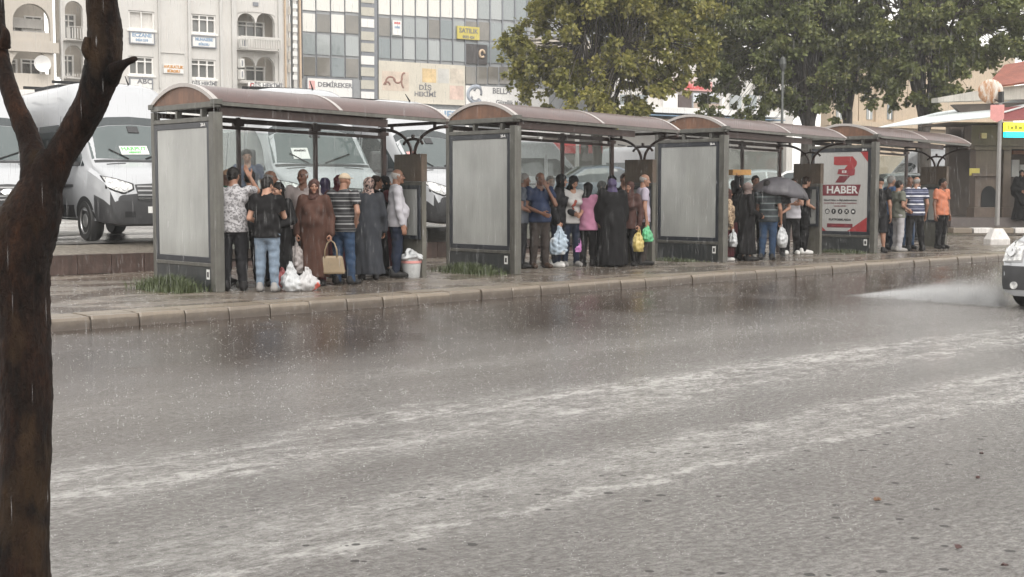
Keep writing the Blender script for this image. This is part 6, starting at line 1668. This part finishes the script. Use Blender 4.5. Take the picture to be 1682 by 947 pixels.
for i, (px, py, w, h, m, l, s) in enumerate(((478, 478, .34, .40, B_white, 'white plastic bag on the ground, left of the pair by the light jeans', 5), (505, 477, .40, .32, B_red, 'white plastic bag with red print on the ground below the brown coat', 9), (463, 472, .22, .26, pm('maroon_bag_film', (.25, .06, .06), .35, var=.3), 'small maroon bag squeezed behind the white bag on the ground', 4))):
    x, y = gz(px, py); plastic_bag(l, (x, y, 0), w, w * .85, h, m, .4 * i, s, 'shopping bags on the pavement', ground=.132)
x, y = gz(676, 455)
bk_ = empty('bucket', (x, y, .13), .3, 'white plastic bucket with a bag knotted over its top, beside the white shirt', 'bucket')
MB().lathe([(.13, 0), (.135, .01), (.165, .30), (.172, .30), (.172, .33), (.155, .33), (.15, .28), (.001, .28)], 24).build('pail', bag_mat('grey_white_pail', (.50, .51, .51)), bk_, smooth=40)
MB().lathe([(.161, .235), (.168, .235), (.170, .275), (.163, .275)], 24).build('red_label', M_pink, bk_, smooth=40)
f = Field((-.24, -.24, .25), (.24, .24, .58), .013); f.ell((0, 0, .33), (.19, .19, .06), .04).cone((0, 0, .34), (.02, 0, .43), .07, .03, .05).ell((-.09, 0, .43), (.07, .035, .055), .03).ell((.1, 0, .40), (.10, .05, .03), .03).ell((-.09, 0, .43), (.04, .06, .03), .01, True); f.folds(.012, 8, 18, 34)
v, q = f.mesh(); link('knotted_bag', np_mesh('knotted_bag', v, q), B_white, bk_, True)
plastic_bag('blue white plastic bag held by the woman in charcoal coat', hand_at(pp['s2_abaya'], 1), .30, .20, .52, B_blue, R(-30), 12)
plastic_bag('pink plastic bag held between the white shirt and the pink shirt', hand_at(pp['s2_pink'], -1) + Vector((-.07, -.09, .02)), .17, .15, .44, B_pink, .5, 15)
plastic_bag('yellow plastic bag held beside the black chador', hand_at(pp['s2_brown'], -1), .22, .16, .42, B_yel, .2, 17)
plastic_bag('small green plastic bag held by the man in lilac shirt', hand_at(pp['s2_lilac'], 1), .20, .17, .30, B_green, .2, 19)
plastic_bag('white plastic bag held under the umbrella', hand_at(pp['s3_umb'], 1), .24, .20, .46, B_white, .1, 21)
plastic_bag('white bag held beside the beige patterned coat', hand_at(pp['s3_leop'], 1), .22, .12, .34, B_white, .8, 23)
g = hand_at(pp['s2_slate'], 1, .10)
f = Field((-.12, -.1, -.16), (.12, .1, .06), .009); f.ell((0, 0, -.06), (.055, .045, .075), .02).ell((0.03, 0, .0), (.06, .03, .025), .02); f.folds(.005, 3, 30, 60); v, q = f.mesh()
o = link('lemon_packet', np_mesh('lemon_packet', v, q), B_lemon, None, True); o.location = g; tag(o, 'bright yellow packet held by the man in slate shirt', 'packet')
x, y = gz(1030, 427); plastic_bag('small blue bag on the ground behind the chador', (x, y, 0), .2, .16, .26, bag_mat('blue_bag_film', (.05, .22, .55)), .3, 31, ground=.132)
# cardboard box held overhead
p = pp['s3_box']; bpy.context.view_layer.update(); c = p['root'].matrix_world @ Vector((0, .04, 1.10 * p['H']))
cb = empty('cardboard_box', (c.x, c.y, c.z - .06), R(-20), 'open cardboard box held overhead against the rain', 'box')
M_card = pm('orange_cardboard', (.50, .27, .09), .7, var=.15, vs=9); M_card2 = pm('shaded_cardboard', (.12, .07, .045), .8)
MB().box(-.22, .22, -.16, -.15, 0, .11).build('side_flap', M_card, cb); MB().box(-.22, .22, .15, .16, 0, .10).build('side_flap', M_card, cb); MB().box(-.22, -.21, -.149, .149, 0, .11).build('end_flap', M_card, cb); MB().box(.21, .22, -.149, .149, 0, .10).build('end_flap', M_card, cb); MB().box(-.209, .209, -.149, .149, .002, .012).build('bottom', M_card2, cb)
# umbrella
g = hand_at(pp['s3_umb'], -1, .06)
um = empty('umbrella', (g.x, g.y, g.z), 0, 'open dark grey umbrella held over people in the third shelter', 'umbrella')
t = NT('umbrella_cloth'); M_umb = t.set(col=t.ramp(t.noise(5, 4), [(.3, (.035, .033, .037)), (.7, (.065, .06, .068))]), rough=.45, nrm=t.bump(t.noise(40, 3), .15, .005))
tilt = Matrix.Translation((.20, -.16, -.17)) @ Matrix.Rotation(R(9), 4, Vector((.7, .7, 0))) 
n, m_ = 8, 6; vs, fs = [(0, 0, .62)], []
for j in range(1, m_ + 1):
    u = j / m_
    for i in range(n * 4):
        a = 2 * math.pi * i / (n * 4); k = (i % 4) / 4; sag = math.sin(math.pi * k)
        r_ = .60 * math.sin(u * 1.25) / math.sin(1.25) * (1 - .055 * sag * u); vs.append((r_ * math.cos(a), r_ * math.sin(a), .62 - .36 * (1 - math.cos(u * 1.25)) / (1 - math.cos(1.25)) - .035 * sag * u * u + .0))
N = n * 4
for i in range(N): fs.append((0, 1 + i, 1 + (i + 1) % N))
for j in range(m_ - 1):
    for i in range(N): fs.append((1 + j * N + i, 1 + (j + 1) * N + i, 1 + (j + 1) * N + (i + 1) % N, 1 + j * N + (i + 1) % N))
o = MB(tilt).add(vs, fs).build('canopy', M_umb, um, smooth=True); sm = o.modifiers.new('s', 'SOLIDIFY'); sm.thickness = .004
MB(tilt).tube([(0, 0, -.12), (0, 0, .66)], .008, 8).build('shaft', M_chrome, um); MB(tilt).tube([(0, 0, -.14), (0, 0, -.02)], .016, 8).build('handle', c_black, um)
for i in range(n):
    a = 2 * math.pi * i / n; MB(tilt).tube([(.60 * math.sin(u * 1.25) / math.sin(1.25) * math.cos(a), .60 * math.sin(u * 1.25) / math.sin(1.25) * math.sin(a), .612 - .36 * (1 - math.cos(u * 1.25)) / (1 - math.cos(1.25))) for u in (0, .35, .7, 1.0)], .004, 5).build('rib', M_chrome, um)
# ================================================================== TREES
t = NT('dark_wet_bark'); sp = t.n('SeparateXYZ'); t.l(t.obj(), sp.inputs[0])
n1 = t.noise(9, 6, .7, sc=(1, 1, .35)); n2 = t.noise(38, 5, .75, sc=(1, 1, .45))
c = t.ramp(n1, [(.35, (.005, .0036, .003)), (.55, (.024, .0115, .007)), (.74, (.066, .029, .015))])
c = t.mix(1.0, c, t.ramp(t.noise(70, 4, .8, sc=(1, 1, .35)), [(.35, (.45, .45, .45)), (.65, (1.35, 1.3, 1.25))]), 'MULTIPLY')
c = t.mix(t.ramp(t.noise(3.2, 4, .7, sc=(1, 1, .5)), [(.56, (0, 0, 0)), (.66, (.7, .7, .7))]), c, (.060, .035, .018))
M_bark = t.set(col=c, rough=.62, spec=.2, nrm=t.bump(t.math('ADD', t.math('ADD', n2, t.math('MULTIPLY', t.noise(95, 5, .8, sc=(1, 1, .4)), .6)), t.math('MULTIPLY', n1, 1.2)), 1.0, .03))
DT = 4.4
def tp(px, py, d=DT): return onD(px, py, d)
def limb(name, stations, parent, seed, seg=56, rough=.075):
    """stations: (picture x of the axis, picture y, width in picture points, depth)"""
    st = np.array(stations, float); n = 150; tt = np.linspace(0, len(st) - 1, n)
    def cr(col):
        out = []
        for u in tt:
            i = min(int(u), len(st) - 2); f = u - i; p0, p1, p2, p3 = [st[max(0, min(len(st) - 1, k)), col] for k in (i - 1, i, i + 1, i + 2)]
            out.append(.5 * (2 * p1 + (p2 - p0) * f + (2 * p0 - 5 * p1 + 4 * p2 - p3) * f * f + (3 * p1 - p0 - 3 * p2 + p3) * f ** 3))
        return np.array(out)
    X, Y, Wd, D = cr(0), cr(1), cr(2), cr(3)
    pts = [onD(x, y, d) for x, y, d in zip(X, Y, D)]; rad = [w * d / F_PX / 2 for w, d in zip(Wd, D)]
    b = MB().tube(pts, rad, seg)
    vs = []
    for k, v in enumerate(b.v):
        i = min(k // seg, n - 1); c_ = pts[i]; r_ = Vector(v) - c_
        q = Vector(v)
        m = 1 + rough * noise.noise(q * 5 + Vector((seed, 0, 0))) * 1.6 + rough * .7 * noise.noise(Vector((q.x * 26, q.y * 26, q.z * 9))) + rough * .7 * noise.noise(Vector((q.x * 60, q.y * 60, q.z * 22))) + rough * .5 * noise.noise(q * 90)
        vs.append(tuple(c_ + r_ * m))
    b.v = vs
    return b.build(name, M_bark, parent, smooth=True)
ft = empty('street_tree', (tp(35, 1150).x, tp(35, 1150).y, 0), 0, 'dark wet street tree forking into two bare limbs close to the camera', 'tree')
limb('trunk', [(36, 1150, 108, DT), (35, 1040, 98, DT), (34, 947, 92, DT), (40, 800, 82, DT), (43, 680, 80, DT), (43, 600, 82, DT), (34, 480, 90, DT), (32, 410, 104, DT), (56, 345, 94, DT), (70, 297, 68, DT), (82, 262, 56, DT), (84, 246, 36, DT)], ft, 1)
limb('limb', [(62, 370, 66, DT), (75, 312, 54, DT), (98, 258, 50, DT), (125, 211, 54, DT), (149, 166, 53, DT - .03), (167, 115, 58, DT - .05), (172, 60, 54, DT - .05), (168, 8, 51, DT - .06), (170, -60, 50, DT - .08), (176, -190, 44, DT - .1)], ft, 5)
limb('limb', [(58, 340, 58, DT), (58, 278, 48, DT), (50, 238, 37, DT + .03), (40, 209, 34, DT + .04), (19, 158, 29, DT + .06), (4, 106, 28, DT + .1), (-6, 60, 30, DT + .12), (-8, -10, 26, DT + .14), (-14, -120, 24, DT + .16)], ft, 9)
limb('twig_stub', [(178, 128, 40, DT - .05), (192, 112, 24, DT - .10), (206, 103, 13, DT - .14), (217, 98, 11, DT - .16), (223, 96, 8, DT - .17)], ft, 13, 14)
limb('knot', [(146, 96, 12, DT - .09), (141, 80, 15, DT - .10), (143, 62, 10, DT - .09)], ft, 17, 14)
limb('limb_stub', [(5, 75, 26, DT + .1), (9, 55, 14, DT + .08), (2, 40, 6, DT + .1)], ft, 21, 14)

root_fix(ft)
# leafy plane trees across the lot
def leaf_mat(name, a, b, c):
    t = NT(name); at = t.n('VertexColor', layer_name='Col'); s_ = t.n('SeparateColor'); t.l(at.outputs[0], s_.inputs[0])
    col = t.ramp(s_.outputs[0], [(0, a), (.55, b), (1, c)])
    t.set(col=col, rough=.5, spec=.3)
    tl = t.n('BsdfTranslucent'); t.l(t.mix(.5, col, (.12, .14, .03)), tl.inputs[0]); m = t.n('MixShader'); m.inputs[0].default_value = .38
    t.l(t.b.outputs[0], m.inputs[1]); t.l(tl.outputs[0], m.inputs[2]); t.l(m.outputs[0], t.o.inputs[0]); return t.m
M_leafA = leaf_mat('yellow_green_leaves', (.115, .125, .032), (.28, .265, .075), (.44, .38, .12))
M_leafB = leaf_mat('deep_green_leaves', (.078, .098, .036), (.185, .208, .075), (.32, .305, .11))
M_trunk = pm('grey_plane_bark', (.065, .055, .045), .7, var=.35, vs=3, bump=.4, bs=14)
def leaves(name, clumps, n, size, mat, parent, g, nodroop=.35):
    C = np.array([c[:3] for c in clumps]); Rr = np.array([c[3] for c in clumps]); tone = g.uniform(-.16, .16, len(C))
    w = Rr ** 2; k = g.choice(len(C), n, p=w / w.sum())
    d = g.normal(size=(n, 3)); d /= np.linalg.norm(d, axis=1)[:, None]; rad = Rr[k] * np.abs(g.normal(.45, .42, n))
    P_ = C[k] + d * rad[:, None] * np.array([1, 1, .72])
    ax = d * .6 + g.normal(size=(n, 3)) * .7 + np.array([0, 0, -nodroop]); ax /= np.linalg.norm(ax, axis=1)[:, None]
    nr = np.array([0, 0, 1.0]) + g.normal(size=(n, 3)) * .75; sd = np.cross(ax, nr); sd /= np.linalg.norm(sd, axis=1)[:, None] + 1e-9; nn = np.cross(sd, ax)
    L = size * g.uniform(.6, 1.25, n)[:, None]; Wd = L * .46
    v = np.stack([P_, P_ + ax * L * .42 + sd * Wd + nn * L * .08, P_ + ax * L, P_ + ax * L * .42 - sd * Wd + nn * L * .08], 1).reshape(-1, 3)
    q = np.arange(4 * n).reshape(n, 4)
    me = np_mesh(name, v, q)
    val = np.clip(.48 + tone[k] + g.normal(0, .17, n), 0, 1); col = np.repeat(val, 4)[:, None] * np.ones((1, 3)); set_col(me, col)
    return link(name, me, mat, parent)
def big_tree(label, base, height, crown, n_cl, n_leaf, size, mat, seed, r0=.24, fork=.42):
    """crown: list of ellipsoids (centre, radii) in world coordinates filled with leaf clumps carried on limbs"""
    g = np.random.default_rng(seed); r = empty('plane_tree', base, 0, label, 'tree', 'leafy trees behind the shelters')
    base = Vector(base); top = Vector((base.x + g.uniform(-.4, .4), base.y, base.z + height * fork))
    pts = [base, base.lerp(top, .3) + Vector((g.uniform(-.1, .1), 0, 0)), base.lerp(top, .7) + Vector((g.uniform(-.15, .15), 0, 0)), top]
    o = MB().tube(pts, [r0 * 1.35, r0, r0 * .88, r0 * .75], 14).build('trunk', M_trunk, r, smooth=True)
    cl = []; vol = np.array([c[1][0] * c[1][1] * c[1][2] for c in crown]); 
    while len(cl) < n_cl:
        c, rad = crown[g.choice(len(crown), p=vol / vol.sum())]
        d = g.normal(size=3); d /= np.linalg.norm(d); u = g.uniform(.35, 1) ** .55
        p = np.array(c) + d * np.array(rad) * u
        cl.append((*p, g.uniform(.5, 1.1) * .16 * (rad[0] + rad[2]) * .50))
    order = sorted(cl, key=lambda c: -c[3])[:26]
    for c in order:
        e = Vector(c[:3]); m = top.lerp(e, .5) + Vector((0, 0, .12 * (e - top).length)); s_ = base.lerp(top, g.uniform(.72, 1.0))
        o = MB().tube([s_, s_.lerp(m, .55), m, e], [r0 * .34, r0 * .20, r0 * .11, .012], 7).build('limb', M_trunk, r, smooth=True)
    tw = MB()
    for c in cl:
        e = Vector(c[:3]); k = min(order, key=lambda q: (Vector(q[:3]) - e).length); s_ = Vector(k[:3]).lerp(top, .35)
        if (e - s_).length > .2: tw.tube([s_, s_.lerp(e, .5) + Vector((0, 0, .1)), e], [.022, .014, .006], 5, False)
    o = tw.build('twigs', M_trunk, r, smooth=True); o['kind'] = 'stuff'
    o = leaves('crown', cl, n_leaf, size, mat, r, g); o['kind'] = 'stuff'
    bpy.context.view_layer.update()
    for c in r.children: c.matrix_parent_inverse = r.matrix_world.inverted()
    return r
def el(px, py, d, rx, ry_px, rd): 
    """ellipsoid around a picture point at depth d: half width and half height in picture points, rd metres deep"""
    c = onD(px, py, d); return (tuple(c), (rx * d / F_PX, rd, ry_px * d / F_PX))
def gbase(px, d, z=.6): p = onD(px, 320, d); return (p.x, p.y, z)
big_tree('yellowing leafy tree in front of the glass office building, above the second shelter', gbase(985, 52), 8, [el(960, 60, 51, 130, 105, 3.4), el(1085, 50, 52, 95, 100, 3.0), el(870, 75, 50, 66, 62, 2.0), el(1020, 150, 51, 105, 60, 2.4), el(930, 160, 51, 80, 48, 2.0), el(985, 175, 48.5, 125, 42, 1.3), el(1125, 110, 50, 62, 70, 1.6), el(865, 130, 50, 40, 34, 1.2), el(1000, -60, 51, 190, 90, 3.5)], 480, 120000, .165, M_leafA, 3, .2)
big_tree('dark green leafy tree behind the lamp post above the third shelter', gbase(1322, 57), 10, [el(1215, 45, 56, 90, 110, 3.2), el(1300, 60, 57, 120, 120, 3.6), el(1225, 145, 56, 78, 66, 2.2), el(1310, 160, 56, 100, 48, 2.4), el(1180, 190, 55, 44, 34, 1.2), el(1240, 190, 55, 40, 34, 1.2), el(1345, 185, 55, 40, 30, 1.2), el(1290, -70, 57, 170, 90, 3.6), el(1180, 10, 56, 60, 80, 2.4)], 480, 110000, .175, M_leafB, 5, .34)
big_tree('broad leafy tree overhanging the red tiled kiosk roof', gbase(1520, 56, .4), 10, [el(1480, 40, 55, 110, 100, 3.2), el(1590, 30, 55, 110, 95, 3.4), el(1510, 120, 55, 100, 62, 2.4), el(1420, 100, 56, 80, 70, 2.4), el(1680, 10, 56, 70, 90, 2.8), el(1560, -80, 56, 190, 80, 3.6), el(1580, 130, 54, 60, 40, 1.6), el(1635, 85, 55, 75, 55, 1.8), el(1560, 110, 54, 60, 50, 1.6), el(1460, 150, 55, 70, 36, 1.6), el(1405, 150, 55, 45, 36, 1.4), el(1545, 160, 55, 55, 32, 1.4)], 480, 110000, .175, M_leafB, 11, .30)
big_tree('yellow tinged tree between the lamp post and the broad tree, rising out of the frame', gbase(1385, 62), 11, [el(1370, 20, 61, 90, 90, 2.6), el(1350, 90, 61, 85, 70, 2.2), el(1410, 100, 61, 70, 50, 2.0), el(1380, -80, 61, 120, 80, 3)], 240, 60000, .175, M_leafA, 17, .28)

# ================================================================== fallen leaves on the road
M_leafR = pm('wet_red_leaf', (.05, .018, .015), .35, var=.3, vs=30); M_leafO = pm('wet_orange_leaf', (.11, .05, .02), .35, var=.3, vs=30)
for (px, py, m, s, l) in ((1441, 821, M_leafO, .032, 'orange fallen leaf lying alone on the wet road'), (1574, 899, M_leafR, .028, 'dark red fallen leaf on the road, left of the lowest leaf'), (1650, 929, M_leafR, .026, 'dark red fallen leaf lying lowest on the wet road'), (1612, 745, M_leafR, .02, 'small dark red leaf on the road far right'), (1606, 785, M_leafR, .02, 'small dark leaf on the road below the one far right')):
    p = onZ(px, py, .012); a = random.uniform(0, 6.28); n = 7
    top = [(s * (u - .5) * 1.7, s * .5 * math.sin(math.pi * u) ** .8 * (1 + .25 * (i % 2)), .006 * math.sin(7 * u)) for i, u in enumerate(np.linspace(0, 1, n))]
    bot = [(x, -y, z) for x, y, z in top]; vs = top + bot; fs = [(i, i + 1, n + i + 1, n + i) for i in range(n - 1)]
    o = MB().add([(x, y, z + .004) for x, y, z in vs], fs).build('fallen_leaf', m, None); sm = o.modifiers.new('s', 'SOLIDIFY'); sm.thickness = .003
    o.location = p; o.rotation_euler = (0, 0, a); tag(o, l, 'leaf', 'fallen leaves on the road')

# ================================================================== SPRAY, RAIN, SPLASHES, HAZE
t = NT('water_spray'); M_spray = t.set(col=(.80, .80, .79), rough=.25, spec=.5)
octv = np.array([(1, 0, 0), (-1, 0, 0), (0, 1, 0), (0, -1, 0), (0, 0, 1), (0, 0, -1)], float)
octf = np.array([(0, 2, 4), (2, 1, 4), (1, 3, 4), (3, 0, 4), (2, 0, 5), (1, 2, 5), (3, 1, 5), (0, 3, 5)])
def drops(name, P_, S_, mat, label, stretch=None):
    n = len(P_); st = np.ones((n, 3)) if stretch is None else stretch
    v = (P_[:, None, :] + octv[None] * (S_[:, None, None] * st[:, None, :])).reshape(-1, 3)
    f = (octf[None] + (np.arange(n) * 6)[:, None, None]).reshape(-1, 3)
    o = link(name, np_mesh(name, v, f), mat, None, True); o['kind'] = 'stuff'; o['label'] = label; o['category'] = name.replace('_', ' '); return o
W0 = Vector((16.75, 8.45, .05))
n = 13000; u = rng.beta(1.0, 1.9, n) * rng.uniform(.75, 1.15, n); u = np.clip(u, 0, 1); a = rng.normal(0, .42, n)
dirx = .30 + .30 * a; L = 2.35 * u
x = W0.x + dirx * L * 1.6 - .25 * rng.uniform(0, 1, n) + .4 * rng.uniform(0, 1, n) * (1 - u); y = W0.y + L * (1 - .1 * a * a)
hmax = .60 * (1 - u) ** .8 * np.clip(u * 8 + .4, 0, 1) * (1 - .25 * np.abs(a)); z = hmax * np.abs(rng.normal(0, .27, n)) * (1 + .5 * np.sin(9 * a + 14 * u)) + .008
drops('wheel_spray', np.stack([x, y, z], 1), rng.uniform(.0015, .0045, n), M_spray, 'white fan of water thrown up by the wheel of the moving car')
# fine mist hanging in the fan
me = MB(); ring = 14; prof = [(-.10, .40), (.25, .55), (.7, .46), (1.2, .33), (1.8, .18), (2.4, .04)]
vs, fs = [], []
for i, (l, h) in enumerate(prof):
    for k in range(ring):
        ang = math.pi * k / (ring - 1); wx = .30 + .30 * max(0, l)
        vs.append((W0.x + .30 * l + wx * math.cos(ang), W0.y + l, .01 + h * math.sin(ang)))
for i in range(len(prof) - 1):
    for k in range(ring):
        fs.append((i * ring + k, i * ring + (k + 1) % ring, (i + 1) * ring + (k + 1) % ring, (i + 1) * ring + k))
fs += [tuple(reversed(range(ring))), tuple(range((len(prof) - 1) * ring, len(prof) * ring))]
t = NT('spray_mist'); t.t.nodes.remove(t.b); pv = t.n('VolumePrincipled'); pv.inputs['Color'].default_value = (.95, .95, .95, 1)
sp = t.n('SeparateXYZ'); t.l(t.obj(), sp.inputs[0])
ll = t.math('SUBTRACT', sp.outputs['Y'], W0.y)
hh_ = t.math('MAXIMUM', t.math('MULTIPLY', t.math('SUBTRACT', 2.4, ll), .23), .02)
top_ = t.math('MAXIMUM', t.math('SUBTRACT', 1.0, t.math('DIVIDE', sp.outputs['Z'], hh_)), 0.0)
cx_ = t.math('ADD', W0.x, t.math('MULTIPLY', ll, .30))
sd_ = t.math('MAXIMUM', t.math('SUBTRACT', 1.0, t.math('DIVIDE', t.math('ABSOLUTE', t.math('SUBTRACT', sp.outputs['X'], cx_)), t.math('ADD', .30, t.math('MULTIPLY', ll, .28)))), 0.0)
dn = t.math('MULTIPLY', t.math('MULTIPLY', t.math('MULTIPLY', t.ramp(t.noise(3.4, 5, .65), [(.38, (.05, .05, .05)), (.68, (1, 1, 1))]), 16.0), t.math('MULTIPLY', top_, top_)), sd_)
t.l(dn, pv.inputs['Density']); t.l(pv.outputs[0], t.o.inputs['Volume'])
o = MB().add(vs, fs).build('spray_mist', t.m, None, weld=True); o['kind'] = 'stuff'; o['label'] = 'pale mist of spray beside the moving car'; o['category'] = 'mist'

# splash crowns of raindrops on road and pavement
n = 13000; k = 0
ys_ = rng.uniform(3.2, 21, n); xs_ = rng.uniform(-1, 1, n) * (ys_ * .95 + 2) + ys_ * .95 + 1
zz = np.where(ys_ > 14.2, .135, .004)
P_, S_ = [], []
for x, y, z in zip(xs_, ys_, zz):
    m = rng.integers(2, 6); r_ = rng.uniform(.008, .03)
    for j in range(m):
        a = rng.uniform(0, 6.28); P_.append((x + r_ * math.cos(a), y + r_ * math.sin(a), z + rng.uniform(.0, .035))); S_.append(rng.uniform(.0010, .0024) * (.6 + .06 * y))
drops('rain_splash', np.array(P_), np.array(S_), M_spray, 'tiny splashes where raindrops hit the road and pavement')
# falling rain
t = NT('raindrop'); t.t.nodes.remove(t.b); tr = t.n('BsdfTransparent'); tr.inputs[0].default_value = (.97, .97, .97, 1); gl = t.n('BsdfTranslucent'); gl.inputs[0].default_value = (.9, .9, .9, 1); df = t.n('BsdfDiffuse'); df.inputs[0].default_value = (.9, .9, .9, 1)
ms = t.n('MixShader'); ms.inputs[0].default_value = .5; t.l(gl.outputs[0], ms.inputs[1]); t.l(df.outputs[0], ms.inputs[2])
m2 = t.n('MixShader'); m2.inputs[0].default_value = .11; t.l(tr.outputs[0], m2.inputs[1]); t.l(ms.outputs[0], m2.inputs[2]); t.l(m2.outputs[0], t.o.inputs[0])
M_rain = t.m
n = 22000
y = rng.uniform(3.6, 16, n); x = y * .95 + rng.uniform(-1, 1, n) * (y * .75 + 1.0); z = rng.uniform(.1, 5.2, n)
P_ = np.stack([x, y, z], 1); ln = rng.uniform(.018, .06, n); wd = rng.uniform(.0008, .0016, n)
big = np.arange(n) < 60; P_[big, 1] = rng.uniform(3.2, 5.5, 60); P_[big, 0] = P_[big, 1] * .93 + rng.uniform(-1, 1, 60) * P_[big, 1] * .7; P_[big, 2] = 1.6 + rng.uniform(-.5, 1, 60); ln[big] = rng.uniform(.010, .020, 60); wd[big] = .0028
o = drops('rain', P_, np.ones(n), M_rain, 'falling rain', np.stack([wd, wd, ln], 1))
HAZE = .0011
xs0, xs1, ys0_, ys1_ = -305, 425, -305, 425
t = NT('rain_haze'); t.t.nodes.remove(t.b); pv = t.n('VolumePrincipled'); pv.inputs['Color'].default_value = (.93, .93, .92, 1); pv.inputs['Density'].default_value = HAZE; pv.inputs['Anisotropy'].default_value = .2
t.l(pv.outputs[0], t.o.inputs['Volume'])
o = MB().box(xs0, xs1, ys0_, ys1_, -1.2, 27).build('haze', t.m, None); o['kind'] = 'stuff'
